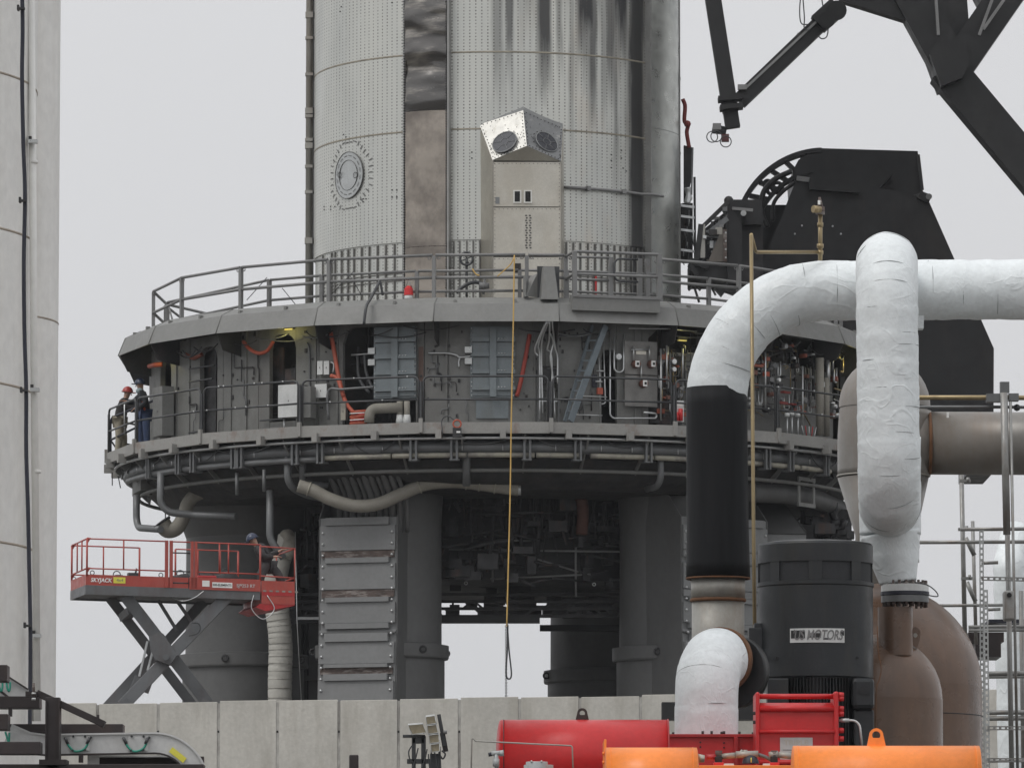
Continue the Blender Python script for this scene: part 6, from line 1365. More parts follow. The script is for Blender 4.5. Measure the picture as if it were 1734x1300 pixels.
# ================================================================== SCISSOR LIFT
FW, YL = radians(13), 133.5
O = P(147, 990, YL); e1 = Vector((cos(FW), sin(FW), -.018)); e2 = Vector((-sin(FW), cos(FW), 0)); e3 = Vector((0, 0, 1)); LL, WW = 4.56, 2.1
def Lp(u, v, w): return O + e1 * u + e2 * v + e3 * w
sl_ = thing('scissor_lift', 'red and grey rough terrain scissor lift raised beside the left leg of the mount', 'scissor lift', (O.x + 2, O.y + 1.5, PAD))
def lbox(name, u0, u1, v0, v1, w0, w1, m, **k): return part(name, MB().hexa([Lp(u0, v0, w0), Lp(u1, v0, w0), Lp(u1, v1, w0), Lp(u0, v1, w0), Lp(u0, v0, w1), Lp(u1, v0, w1), Lp(u1, v1, w1), Lp(u0, v1, w1)]), m, sl_, **k)
UR = 3.8
lbox('platform_deck', .02, UR, .04, WW - .04, -.16, -.02, m_liftg); lbox('side_channel', 0, UR, -.01, .04, -.2, 0, m_liftg); lbox('side_channel', 0, UR, WW - .04, WW + .01, -.2, 0, m_liftg); lbox('end_channel', -.03, .0, -.01, WW, -.2, 0, m_liftg)
lbox('toe_board', 0, 2.22, -.005, .02, 0, .23, m_lift); lbox('toe_board', 2.24, UR, -.03, .0, -.02, .24, m_lift); lbox('toe_board', 0, UR, WW - .02, WW, 0, .2, m_lift); lbox('toe_board', -.02, 0, 0, WW, 0, .23, m_lift)
lbox('roll_out_box', UR + .03, LL, -.03, WW, -.28, .22, m_lift); part('roll_out_wedge', MB().ext([Lp(UR, -.02, -.28), Lp(LL, -.02, -.28), Lp(LL, -.02, -.3), Lp(UR + .12, -.02, -.44), Lp(UR - .1, -.02, -.36)], e2 * WW), m_redD, sl_)
for k in range(6): part('hazard_dash', MB().hexa([Lp(UR + .06 + k * .14 + a_, -.04, -.02 + b_) for a_, b_ in ((0, 0), (.07, 0))] + [Lp(UR + .06 + k * .14 + a_, -.03, -.02) for a_ in (.07, 0)] + [Lp(UR + .06 + k * .14 + a_, -.04, .015) for a_ in (0, .07)] + [Lp(UR + .06 + k * .14 + a_, -.03, .015) for a_ in (.07, 0)]), m_cream, sl_)
lbox('dark_strip', UR + .04, LL - .01, -.036, -.03, -.1, -.02, m_redD)
H, Hm = 1.02, .43
def rail_(pts, r=.017, m=m_lift, nm='guard_rail'): return part(nm, MB().tube([Lp(*p) for p in pts], r, 6), m, sl_)
HT, HM = 1.0, .36
for v in (0, WW):
    seg_ = [(0, 1.72), (1.86, 2.26), (2.36, UR)] if v == 0 else [(0, 1.5), (2.3, UR - .1)]
    for i, (u0, u1) in enumerate(seg_):
        m = m_railD if (v == 0 and i == 1) else m_lift
        rail_([(u0, v, HT), (u1, v, HT)], m=m_lift); rail_([(u0, v, HM), (u1, v, HM)], m=m)
        if v == 0 and i == 1: rail_([(u0, v, HM - .25), (u1, v, HM - .25)], m=m); rail_([(u0, v, HT - .24), (u1, v, HT - .24)], m=m)
    for u in ((0, UR) if v == 0 else (0, 1.5, 2.3, UR - .1)): rail_([(u, v, .2), (u, v, HT)], .022, nm='guard_post')
    for u in ((.8, 2.9, 3.1) if v == 0 else (.7, 2.8, 3.3)): rail_([(u, v, HM), (u, v, HT)], .017, nm='guard_baluster')
for u in (1.74, 1.84): part('gate_post', MB().hexa([Lp(u + a_, b_, c_) for c_ in (0, HT + .02) for a_, b_ in ((-.035, -.03), (.035, -.03), (.035, .03), (-.035, .03))]), m_lift, sl_)
for u in (2.3, 2.38): part('gate_post', MB().hexa([Lp(u + a_, b_, c_) for c_ in (0, HT + .02) for a_, b_ in ((-.03, -.03), (.03, -.03), (.03, .03), (-.03, .03))]), m_lift, sl_)
for w in (HT, HM): rail_([(0, 0, w), (0, WW, w)]); rail_([(LL, -.02, w - .06), (UR, -.02, w - .04)]); rail_([(LL, -.02, w - .06), (LL, WW, w - .06)])
for v in (.7, 1.35): rail_([(0, v, HM), (0, v, HT)])
rail_([(LL, -.02, .2), (LL, -.02, HT - .05)]); rail_([(LL, WW, .2), (LL, WW, HT - .05)])
for (u, v) in ((0, 0), (0, WW)):
    for w in (HT, HM): part('corner_gusset', MB().ext([Lp(u, v, w + .03), Lp(u + .09, v, w + .02), Lp(u, v, w - .12)], e2 * .02), m_lift, sl_)
for (u, v) in ((.12, 0), (.05, WW), (1.62, 0)): part('tie_ring', MB().torus(Lp(u, v + .02, .27), .045, .01, e2, 12, 5), m_railD, sl_)
text_part('maker_lettering', 'SKYJACK', .12, m_whitep, sl_, Lp(.31, -.012, .11), (pi / 2, radians(1.0), FW), .003, .003, .95, 'CENTER', .15)
lbox('yellow_sticker', .58, .84, -.01, -.0055, .06, .19, m_yel)
ylt = text_part('sticker_lettering', '4x4', .09, m_rail, sl_, Lp(.72, -.013, .125), (pi / 2, radians(1.0), FW), .001, 0, 1.1)
lbox('white_sticker', 2.74, 3.18, -.035, -.03, .035, .15, m_whitep); text_part('sticker_lettering', '500-ELEMENTS', .07, m_blackp, sl_, Lp(2.955, -.038, .092), (pi / 2, radians(1.0), FW), .001, .001, .92)
lbox('pale_sticker', 2.52, 2.68, -.035, -.03, .05, .18, m_tank)
text_part('model_lettering', 'SJ9253 RT', .10, m_tray, sl_, Lp(3.48, -.034, .09), (pi / 2, radians(1.0), FW), .003, .001, .98)
text_part('model_lettering', '12 000 LB', .075, m_tray, sl_, Lp(2.36, -.034, .08), (pi / 2, radians(1.0), FW), .003, 0, .8) if False else None
# control box, bags
pb = thing('control_box', 'dark control box clipped inside the left rails of the lift', 'control box', Lp(1.3, 1.4, .2)); part('box_body', MB().cbox(Lp(1.25, 1.5, .3), .22, .2, .2, FW), m_railD, pb); part('joystick', MB().tube([Lp(1.3, 1.45, .38), Lp(1.33, 1.45, .5)], .02, 6), m_railD, pb)
for (u, v, s_, lab, m) in ((.85, 1.2, .3, 'black tool bag lying on the left end of the lift', m_char), (2.2, .9, .34, 'rounded dark bag behind the lift gate', m_char), (3.2, .9, .4, 'largest dark bag standing at the right of the lift platform', m_char)):
    o = thing('tool_bag', lab, 'bag', Lp(u, v, 0)); b = MB()
    q = dense([Lp(u - s_, v, .02), Lp(u - s_ * .3, v, s_ * .55), Lp(u + s_ * .3, v, s_ * .75), Lp(u + s_ * .6, v, .05)], .06)
    part('bag_body', MB().tube(q, [s_ * .45] * len(q), 12, fn=lambda l, a, p: .05 * noise.noise(p * 5)), m, o); part('bag_handle', MB().torus(Lp(u, v, s_ * 1.1), .08, .012, e2, 12, 5), m_railD, o)
o = thing('tool_case', 'deep red tool case on the lift platform', 'tool case', Lp(2.72, .8, 0)); part('case_body', MB().cbox(Lp(2.75, .8, .22), .42, .3, .24, FW), m_redD, o, bevel=.02); part('case_handle', MB().tube(fillet([Lp(2.6, .8, .34), Lp(2.62, .8, .42), Lp(2.9, .8, .42), Lp(2.92, .8, .34)], .03), .014, 6), m_railD, o)
for pts, lab in (([(1.9, .2, -.2), (2.1, -.02, -.28), (2.35, -.05, -.2), (2.55, -.05, -.05)], 'pale strap dangling beneath the middle of the lift platform'), ([(3.65, -.05, -.1), (3.6, -.08, -.4), (3.85, -.08, -.62), (4.1, -.08, -.4), (3.95, -.05, -.1)], 'thin pale wire loop hanging at the right of the lift')):
    solo('loose_wire', MB().tube(curve([Lp(*p) for p in pts], 6), .012, 5), m_galv, lab, 'wire')
# scissor arms
ZB = P(0, 1185, YL).z
def arm(x0, y0, x1, y1, w, v, nm='scissor_arm', m=m_liftg, d=.1):
    Y = YL + v * cos(FW); k_ = FPX / Y
    return part(nm, MB().beam(P(x0, y0, Y + (x0 - 150) / k_ * .23), P(x1, y1, Y + (x1 - 150) / k_ * .23), w / k_, d, (0, 1, 0)), m, sl_, bevel=.008)
arm(212, 1008, 352, 1190, 21, .25); arm(384, 1010, 206, 1196, 21, .15)
arm(186, 1012, 325, 1192, 17, 1.7); arm(345, 1018, 178, 1200, 17, 1.75)
for (x0, y0, x1, y1) in ((268, 1016, 300, 1068), (299, 1016, 330, 1060)): arm(x0, y0, x1, y1, 6, .9)
arm(209, 1040, 230, 1034, 13, 1.0, 'cross_tube', d=1.3)
arm(258, 1140, 246, 1172, 11, .9, 'lift_cylinder'); arm(235, 1145, 215, 1195, 13, .9, 'lift_cylinder')
for (x0, y0, x1, y1) in ((250, 1085, 236, 1145), (262, 1092, 250, 1135)): arm(x0, y0, x1, y1, 4, .9, 'cylinder_rod', m_galv, .05)
part('pivot_gusset', MB().ext([P(x, y, YL + .3) for x, y in ((252, 1078), (268, 1070), (276, 1072), (300, 1108), (288, 1125), (262, 1116), (255, 1100))], (0, .5, 0)), m_liftg, sl_)
part('pivot_tube', MB().cyl(P(281, 1112, YL), P(281, 1112, YL + 2.3), .07, .07, 12), m_liftg, sl_)
part('roller', MB().cyl(P(328, 1060, YL + .1), P(328, 1060, YL + .35), .12, .12, 16), m_liftg, sl_); part('hydraulic_hose', MB().tube(curve([P(x, y, YL - .1) for x, y in ((325, 1054), (336, 1055), (339, 1064), (334, 1072), (320, 1076))], 6), .014, 5), m_railD, sl_)
# lower stage and chassis behind the concrete wall
bx0, bx1 = P(206, 1185, YL).x, P(352, 1185, YL).x
for v in (.2, 1.75):
    part('scissor_arm', MB().beam((bx0, YL + v, ZB), (bx1 + .5, YL + v, 4.6), .25, .1, (0, 1, 0)), m_liftg, sl_); part('scissor_arm', MB().beam((bx1, YL + v, ZB), (bx0 - .5, YL + v, 4.6), .25, .1, (0, 1, 0)), m_liftg, sl_)
part('chassis', MB().box(bx0 - .9, bx1 + 1.3, YL, YL + 2, 3.9, 4.6), m_lift, sl_)
for x in (bx0 - .2, bx1 + .6):
    for y in (YL - .15, YL + 1.85): w_ = part('wheel', MB().cyl((x, y, PAD + .45), (x, y + .3, PAD + .45), .45, .45, 20), m_railD, sl_); part('rim', MB().cyl((x, y - .02, PAD + .45), (x, y, PAD + .45), .25, .25, 16), m_white, w_)
# crouched worker on the lift
b = Lp(4.1, 1.0, .0)
t, g_ = person('worker in dark clothes bending towards the duct at the right end of the lift', b, dict(pelvis=(.05, 0, .62), waist=(.0, 0, .78), chest=(-.12, 0, .98), neck=(-.2, 0, 1.08), head=(-.26, 0, 1.15), crown=(-.31, 0, 1.26),
    shL=(-.12, -.2, 1.0), elL=(-.02, -.28, .78), wrL=(.2, -.22, .8), shR=(-.1, .2, 1.02), elR=(.08, .25, .85), wrR=(.3, .2, .95), hipL=(.0, -.12, .6), knL=(-.1, -.3, .35), anL=(-.08, -.2, .06), toL=(-.26, -.22, .03), hipR=(.12, .05, .6), knR=(.3, -.1, .42), anR=(.42, .0, .06), toR=(.56, -.1, .03)), m_char, m_char, m_hatn, -pi / 2)
part('ankle_band', MB().cyl(g_['anR'] + Vector((-.02, 0, .1)), g_['anR'] + Vector((-.03, 0, .16)), .08, .08, 12), m_reflec, t)

# ================================================================== FOREGROUND PUMP SET (about 70 m away)
def K_(Y): return FPX / Y
def wr_fn(seed, amp=.008, band=.34):
    def f(l, a, p):
        q = Vector((p.x * 1.6 + seed, p.y * 1.6, p.z * 1.6)); n1 = 1 - abs(noise.noise(q * 1.7)) * 2.6
        n2 = noise.noise(q * 5.0)
        b = (l / band + .12 * noise.noise(Vector((a * .8, seed, int(l / band)))))
        st = .006 * (b - int(b))
        return amp * max(n1, -1) * .75 + .0025 * n2 + st
    return f
m_seam = M('wrap_edge_shadow', (.33, .345, .35), .6)
def seams(pts, r, gaps, par, seed, nm='wrap_edge'):
    pts = dense(pts, .03); ln = [0]
    for a, b in zip(pts, pts[1:]): ln.append(ln[-1] + (b - a).length)
    rg = random.Random(seed); s = .1
    while s < ln[-1] - .1:
        i = min(range(len(ln)), key=lambda k: abs(ln[k] - s)); i = max(1, min(len(pts) - 2, i)); t = (pts[i + 1] - pts[i - 1]).normalized()
        t = (t + Vector((rg.uniform(-.05, .05), rg.uniform(-.05, .05), rg.uniform(-.05, .05)))).normalized()
        f = (Vector((0, -1, 0)) - t * t.dot(Vector((0, -1, 0)))); f = f.normalized() if f.length > .1 else Vector((1, 0, 0)); g_ = t.cross(f)
        a0 = rg.uniform(-1.5, .4); a1 = a0 + rg.uniform(.5, 2.0); rr = r + .007
        q = [pts[i] + (f * cos(a0 + (a1 - a0) * k / 14) + g_ * sin(a0 + (a1 - a0) * k / 14)) * (rr + .004 * noise.noise(Vector((k * .5, s, seed)))) for k in range(15)]
        part(nm, MB().tube(q, [.001 + .0038 * sin(pi * k / 14) for k in range(15)], 4), m_seam, par); s += rg.uniform(*gaps)
Y1 = 72.0; k1 = K_(Y1)
wp1 = thing('wrapped_pipe', 'big white wrapped pipe bending over from upright to level and running off to the right', 'pipe', P(1214, 660, Y1))
cen = [P(1214, 660, Y1)]
ccx, ccy, rb = 1398, 676, 184
arc_ = [P(ccx - rb * cos(radians(t)), ccy - rb * sin(radians(t)), Y1) for t in range(0, 91, 3)]
path = [P(1214, 661, Y1)] + arc_ + [P(1460, 491.5, Y1), P(1600, 491, Y1), P(1760, 490, Y1), P(1990, 489, Y1)]
part('pipe_wrap', MB().tube(dense(path, .035), 50.2 / k1, 112, fn=wr_fn(3.1, .011)), m_wrap, wp1)
seams(path, 50.2 / k1, (.16, .42), wp1, 5)
# dark insulation length and bare stub below
part('black_sleeve', MB().tube(dense([P(1216, 978, Y1), P(1214.5, 800, Y1), P(1213.5, 657, Y1)], .2), [54.5 / k1, 54 / k1, 53.5 / k1, 53 / k1, 52.5 / k1, 52.5 / k1, 52.3 / k1, 52.2 / k1, 52.1 / k1, 52.1 / k1, 52.1 / k1, 52.1 / k1, 52.1 / k1][:len(dense([P(1216, 978, Y1), P(1214.5, 800, Y1), P(1213.5, 657, Y1)], .2))], 72), m_blackw, wp1)
part('rust_edge', MB().torus(P(1216, 979, Y1), 53.2 / k1, .014, (0, 0, 1), 60, 6), m_rustb, wp1)
part('bare_pipe', MB().tube([P(1216, 1160, Y1), P(1216, 1017, Y1)], 44.5 / k1, 64), m_steel, wp1); part('bare_pipe', MB().tube([P(1216, 1014, Y1), P(1216, 978, Y1)], 46 / k1, 64), m_steel, wp1)
part('rust_weld', MB().torus(P(1216, 1016, Y1), 44.8 / k1, .022, (0, 0, 1), 60, 8), m_rustb, wp1)
# upright U pipe in front
Y2 = 70.6; k2 = K_(Y2)
wp2 = thing('wrapped_pipe', 'upright white wrapped pipe crossing in front of the level one with a domed top', 'pipe', P(1520, 985, Y2))
YF2 = Y2 - 1.2; kf = K_(YF2); r2p = 51.8 / kf; Rb = .62
top = P(1501, 395, YF2 + Rb); zc_ = top.z - r2p - Rb
xk = lambda Y_: P(1502, 500, Y_).x
zlo = P(0, 756, YF2).z; Rc = .6
xa, xb = P(1502, 400, YF2).x, P(1505, 742, YF2).x
topb = [Vector((xk(YF2 + Rb - Rb * cos(radians(t))), YF2 + Rb - Rb * cos(radians(t)), zc_ + Rb * sin(radians(t)))) for t in range(0, 91, 5)]
back_ = [Vector((xk(YF2 + Rb + 1.9), YF2 + Rb + 1.9, zc_ + Rb))] + [Vector((xk(Y2 + 2.2), YF2 + Rb + 1.9 + .7 * sin(radians(t)), zc_ + Rb - .7 + .7 * cos(radians(t)))) for t in range(10, 91, 10)] + [Vector((xk(Y2 + 2.22), YF2 + Rb + 2.6, zc_ - 2.6))]
lowb = [Vector((P(1507, 800, Y2).x + (xb - P(1507, 800, Y2).x) * (1 + cos(radians(t))) / 2, YF2 + Rc - Rc * cos(radians(t)), zlo - Rc * sin(radians(t)))) for t in range(90, -1, -5)]
lead = [P(1507, 805, Y2 - .1)]; lead[0].z = zlo - Rc
front = lead + lowb + [Vector((P(1503, 600, YF2).x, YF2, P(0, 600, YF2).z))] + topb
part('pipe_wrap', MB().tube(dense(front + back_, .035), r2p, 112, fn=wr_fn(9.7, .0085, .30)), m_wrap, wp2)
rr2 = 51.3 / k2; seams(front, r2p, (.11, .32), wp2, 8)
part('pipe_wrap', MB().tube(dense([P(1507.5, 905, Y2), P(1507, 740, Y2)], .035), rr2, 96, fn=wr_fn(19, .008, .30)), m_wrap, wp2)
part('wrap_cap', MB().dome(P(1507, 741, Y2), rr2, rr2 * .6), m_wrap, wp2)
nl = dense([P(1520.5, 986, Y2), P(1507.5, 903, Y2)], .03)
part('reducer_wrap', MB().tube(nl, [(31 + 20.5 * i / (len(nl) - 1)) / k2 for i in range(len(nl))], 96, fn=wr_fn(5, .006)), m_wrap, wp2)
part('saddle_flap', MB().ext([P(x, y, Y1 - .15) for x, y in ((1552, 470), (1572, 440), (1580, 470), (1566, 500), (1564, 556), (1553, 556))], (0, .2, 0)), m_wrap, wp2)
# white elbow low centre
Y3 = 67.0; k3 = K_(Y3)
wp3 = thing('wrapped_elbow', 'short white wrapped elbow rising out of the red manifold with a dark flange behind', 'pipe elbow', P(1196, 1240, Y3))
r3 = 53 / k3; Rb3 = .42; z3 = P(1196, 1064, Y3 + Rb3).z - r3 - Rb3; x3 = P(1196, 1150, Y3).x
bend = [Vector((x3 + .16 * (1 - cos(radians(t))) * .9, Y3 + Rb3 - Rb3 * cos(radians(t)), z3 + Rb3 * sin(radians(t)))) for t in range(0, 91, 5)]
part('elbow_wrap', MB().tube(dense([P(1196, 1262, Y3)] + bend, .03), r3, 104, fn=wr_fn(14, .005, .4)), m_wrap, wp3)
seams([P(1196, 1262, Y3)] + bend, r3, (.2, .45), wp3, 11)
e_ = bend[-1]; dr3 = Vector((.45, 1, 0)).normalized()
part('rust_collar', MB().cyl(e_ + dr3 * .02, e_ + dr3 * .12, r3 * 1.06, r3 * 1.06, 60), m_rustb, wp3)
part('dark_disc', MB().cyl(e_ + dr3 * .18 + Vector((.06, 0, -.12)), e_ + dr3 * .34 + Vector((.06, 0, -.12)), r3 * 1.18, r3 * 1.18, 60), m_motor, wp3)
# thin relief line with valve
rl = thing('relief_line', 'thin brass coloured line rising past the black pipe to a small valve on top', 'pipe', P(1275, 1170, 71))
part('line_pipe', MB().tube(fillet([P(1280, 1240, 71), P(1276, 900, 71), P(1272, 397, 71)], .01), .022, 10), m_brass, rl)
part('line_pipe', MB().tube(fillet([P(1272, 397, 71), P(1280, 427, 71.3), P(1388, 427, 71.8)], .06), .021, 10), m_brass, rl)
part('valve_riser', MB().cyl(P(1389, 441, 71.8), P(1389, 362, 71.8), .026, .026, 12), m_brass, rl)
for (y, r_) in ((431, .036), (420, .04), (384, .036), (363, .04)): part('union_nut', MB().cyl(P(1389, y, 71.8), P(1389, y - 7, 71.8), r_, r_, 8), m_brass, rl)
v = part('relief_valve', MB().cyl(P(1389, 363, 71.8), P(1389, 350, 71.8), .055, .05, 12), m_rust, rl); part('valve_side_port', MB().cyl(P(1389, 355, 71.75), P(1377, 354, 71.7), .04, .045, 10), m_brass, v); part('valve_bonnet', MB().cyl(P(1389, 350, 71.8), P(1388, 334, 71.8), .034, .014, 10), m_rust, v); part('white_tag', MB().cbox(P(1387, 343, 71.7), .03, .02, .05), m_whitep, v)
# motor
YM = 69.0; kM = K_(YM); mc = P(1386.5, 1200, YM + .0); mcx = mc.x; YMc = YM + .66
def mz(py): return P(1386, py, YM).z
rm = 98.5 / kM
mo = thing('electric_motor', 'big charcoal vertical electric motor with a weathered white name plate', 'motor', (mcx, YMc, mz(1262)))
MC = (mcx, YMc, 0)
part('motor_shell', MB().lathe([(rm - .03, mz(1143)), (rm, mz(1143)), (rm + .0, mz(987))], MC, 96), m_motor, mo)
part('shell_lip', MB().lathe([(rm, mz(989)), (rm + .012, mz(987)), (rm + .012, mz(981)), (rm - .02, mz(980))], MC, 96), m_motor, mo)
part('top_cap', MB().lathe([(rm - .03, mz(948)), (rm + .002, mz(948)), (rm + .002, mz(918)), (rm - .015, mz(914)), (rm - .12, mz(911)), (.01, mz(908))], MC, 96), m_motor, mo)
part('air_core', MB().lathe([(rm - .09, mz(984)), (rm - .09, mz(944))], MC, 64), m_black, mo)
for k in range(8):
    a = radians(-2.5 + 45 * k); s = MB(); vs = []
    for (aa_, rr2) in ((a - .11, rm), (a + .11, rm), (a + .11, rm - .03), (a - .11, rm - .03)): vs.append((mcx + rr2 * sin(aa_), YMc - rr2 * cos(aa_), mz(981)))
    for (aa_, rr2) in ((a - .11, rm), (a + .11, rm), (a + .11, rm - .03), (a - .11, rm - .03)): vs.append((mcx + rr2 * sin(aa_), YMc - rr2 * cos(aa_), mz(947)))
    part('vent_post', MB().hexa(vs), m_motor, mo)
sc_ = MB(); sc_.lathe([(rm - .02, mz(981)), (rm - .02, mz(948))], MC, 96); part('vent_screen', sc_, M('vent_screen', (.03, .032, .035), .7, .2, .2, 60), mo)
part('lower_body', MB().lathe([(rm - .1, mz(1285)), (rm - .1, mz(1143))], MC, 64), m_motor, mo)
for k in range(-9, 10):
    a = radians(k * 3.4 + 2); r_ = rm - .02; p = Vector((mcx + r_ * sin(a), YMc - r_ * cos(a), 0)); part('cooling_fin', MB().hexa([Vector((mcx + q * sin(a + d), YMc - q * cos(a + d), z)) for z in (mz(1262), mz(1146)) for q, d in ((r_ - .1, -.006), (r_, -.006), (r_, .006), (r_ - .1, .006))]), m_motor, mo)
a, b = P(1300, 1240, YM), P(1336, 1147, YM); part('side_pad', MB().box(a.x, b.x, YM + .05, YM + .4, a.z, b.z), m_motor, mo, bevel=.02)
a, b = P(1443, 1200, YM), P(1481, 1146, YM); part('terminal_cover', MB().box(a.x, b.x, YM + .02, YM + .4, a.z, b.z), m_motor, mo, bevel=.05); part('cover_boss', MB().cyl(P(1463, 1168, YM - .01), P(1463, 1168, YM + .1), .05, .05, 16), m_motor, mo)
a, b = P(1447, 1275, YM), P(1481, 1200, YM); part('side_pad', MB().box(a.x, b.x, YM + .12, YM + .4, a.z, b.z), m_motor, mo, bevel=.02)
a, b = P(1271, 1118, YM), P(1297, 1058, YM); jb = part('junction_box', MB().box(a.x, b.x, YM + .45, YM + .8, a.z, b.z), m_motor, mo, bevel=.012)
a, b = P(1280, 1075, YM), P(1298, 1050, YM); part('box_step', MB().box(a.x, b.x, YM + .47, YM + .78, a.z, b.z), m_motor, jb, bevel=.01)
for (x, y) in ((1317, 1112), (1453, 1112)): part('shell_bolt', MB().cbox(Vector((P(x, y, YM).x, YMc - sqrt(rm**2 - (P(x, y, YM).x - mcx)**2), P(x, y, YM).z)), .03, .03, .03), m_black, mo)
vl = thing('small_valve', 'little dark blue needle valve with handwheel on a stub pipe left of the motor', 'valve', P(1238, 1112, 69))
part('stub_pipe', MB().cyl(P(1272, 1111, 69.4), P(1244, 1111, 69.2), .025, .025, 10), m_pipeg, vl); part('valve_body', MB().cyl(P(1238, 1116, 69.2), P(1238, 1102, 69.2), .036, .026, 10), m_navy, vl); part('handwheel', MB().cyl(P(1238, 1096, 69.2), P(1238, 1093.5, 69.2), .042, .042, 14), m_navy, vl); part('valve_stem', MB().cyl(P(1238, 1102, 69.2), P(1238, 1096, 69.2), .01, .01, 6), m_navy, vl)
# name plate, curved on the shell, with letters
def mshell(px, py, d=0): x = P(px, py, YM).x; a = math.asin(max(-1, min(1, (x - mcx) / rm))); return a
a0, a1 = mshell(1339, 1075), mshell(1430, 1075); npl = MB(); n = 10
for i in range(n):
    p_, q_ = a0 + (a1 - a0) * i / n, a0 + (a1 - a0) * (i + 1) / n
    npl.hexa([Vector((mcx + r_ * sin(t), YMc - r_ * cos(t), z)) for z in (mz(1087), mz(1063)) for t, r_ in ((p_, rm + .010), (q_, rm + .010), (q_, rm + .001), (p_, rm + .001))])
npo = part('name_plate', npl, m_white, mo)
bk_ = MB(); random.seed(77)
def patch(u0, u1, v0, v1, m):
    n = 6
    for i in range(n):
        p_, q_ = a0 + (a1 - a0) * (u0 + (u1 - u0) * i / n), a0 + (a1 - a0) * (u0 + (u1 - u0) * (i + 1) / n); z0, z1 = mz(1087 - 24 * v0), mz(1087 - 24 * v1)
        m.hexa([Vector((mcx + r_ * sin(t), YMc - r_ * cos(t), z)) for z in (z0, z1) for t, r_ in ((p_, rm + .0125), (q_, rm + .0125), (q_, rm + .0095), (p_, rm + .0095))])
patch(.02, .28, .3, .86, bk_); patch(.33, .56, .34, .66, bk_); patch(.93, .99, .5, .85, bk_); patch(.6, .7, .2, .32, bk_)
part('plate_print', bk_, m_blackp, npo, kind='stuff')
txt = "'US MOTORS"
cu = bpy.data.curves.new('t', 'FONT'); cu.body = txt; cu.size = .155; cu.extrude = .002; cu.align_x = 'CENTER'; cu.align_y = 'CENTER'; cu.shear = .25; cu.offset = .002
to = bpy.data.objects.new('t', cu); COL.objects.link(to); dg = bpy.context.evaluated_depsgraph_get(); me = bpy.data.meshes.new_from_object(to.evaluated_get(dg)); bpy.data.objects.remove(to)
wd_ = max(v.co.x for v in me.vertices) - min(v.co.x for v in me.vertices); og = worg(npo); am_ = (a0 + a1) / 2
for v in me.vertices:
    a = am_ + v.co.x / wd_ * (a1 - a0) * .9; r_ = rm + .014 + v.co.z; v.co = Vector((mcx + r_ * sin(a), YMc - r_ * cos(a), mz(1075) + v.co.y)) - og
me.materials.clear(); me.materials.append(m_rail); lo = bpy.data.objects.new('plate_lettering', me); COL.objects.link(lo); lo.parent = npo
# brown vessels and the flanged neck
YV = 70.2; kV = K_(YV)
pv = thing('pump_vessel', 'brown domed pump barrel with a bolted flange neck under the upright white pipe', 'vessel', P(1492, 1300, YV + .75))
vx = P(1492, 1182, YV).x; rv_ = 112 / kV; VC = Vector((vx, YV + rv_, 0)); zt_v = P(0, 1182, YV + rv_ * .6).z
part('vessel_shell', MB().lathe([(rv_, PAD), (rv_, zt_v)], VC, 80), m_brown, pv); part('vessel_dome', MB().dome(VC + Vector((0, 0, zt_v)), rv_, rv_ * 1.0), m_brown, pv)
nx_ = P(1516, 1050, Y2).x; NC = Vector((nx_, Y2, 0)); rn = 29.5 / k2
def nz_(py): return P(1516, py, Y2).z
part('neck', MB().lathe([(rn, nz_(1110)), (rn, nz_(1028))], NC, 48), m_brown, pv)
fx = Vector((P(1526, 0, Y2).x, Y2, 0)); rf = 40.5 / k2
fl = part('flange', MB().lathe([(rn, nz_(1002)), (rf, nz_(1002)), (rf, nz_(990)), (rn, nz_(989))], fx, 64), m_white, pv); part('flange', MB().lathe([(rn, nz_(1020)), (rf, nz_(1020)), (rf, nz_(1009)), (rn, nz_(1009))], fx, 64), m_pipeg, pv)
part('flange_wrap', MB().lathe([(rf - .02, nz_(1009)), (rf + .006, nz_(1008)), (rf + .006, nz_(1002)), (rf - .02, nz_(1001))], fx, 64), m_navy, pv)
for k in range(20):
    a = 2 * pi * k / 20; p = fx + Vector((sin(a) * (rf - .03), -cos(a) * (rf - .03), 0)); b_ = part('flange_bolt', MB().cyl(p + Vector((0, 0, nz_(1028))), p + Vector((0, 0, nz_(983))), .016, .016, 6), m_rust, pv)
part('loose_wire', MB().tube(curve([P(x, y, Y2 - .3) for x, y in ((1550, 986), (1570, 990), (1584, 1000), (1588, 1009), (1575, 1008), (1560, 1003))], 6), .007, 5), m_railD, pv)
lgp = [(1545, 1062), (1551, 1061), (1557, 1065), (1559, 1072), (1557, 1085), (1553, 1098), (1545, 1090)]
lug = part('lifting_lug', MB().ext([P(x, y, Y2 + .1) for x, y in lgp], (0, .04, 0)), m_brown, pv); part('lug_hole', MB().cyl(P(1550, 1075, Y2 + .09), P(1550, 1075, Y2 + .1), .025, .025, 14), m_steel, lug)
part('copper_wire', MB().tube(curve([P(x, y, 69.3) for x, y in ((1486, 1060), (1487, 1100), (1492, 1131), (1489, 1150), (1484, 1168), (1483, 1240))], 5), .006, 5), m_rustb, pv)
YB = 73.4; kB = K_(YB); tb = thing('round_vessel', 'large brown domed vessel standing behind the pump barrel', 'vessel', P(1484, 1300, YB))
rb_ = 179 / kB; BC = Vector((P(1483.5, 1160, YB).x, YB, 0)); zb_v = P(0, 1163, YB).z
part('vessel_shell', MB().lathe([(rb_, PAD), (rb_, zb_v)], BC, 96), m_brown, tb); part('vessel_dome', MB().dome(BC + Vector((0, 0, zb_v)), rb_, rb_ * .98, seg=80, rings=18), m_brown, tb)
part('seam_line', MB().torus(BC + Vector((0, 0, P(0, 1205, YB - 1.2).z)), rb_ + .001, .006, (0, 0, 1), 96, 5), m_dark, tb)
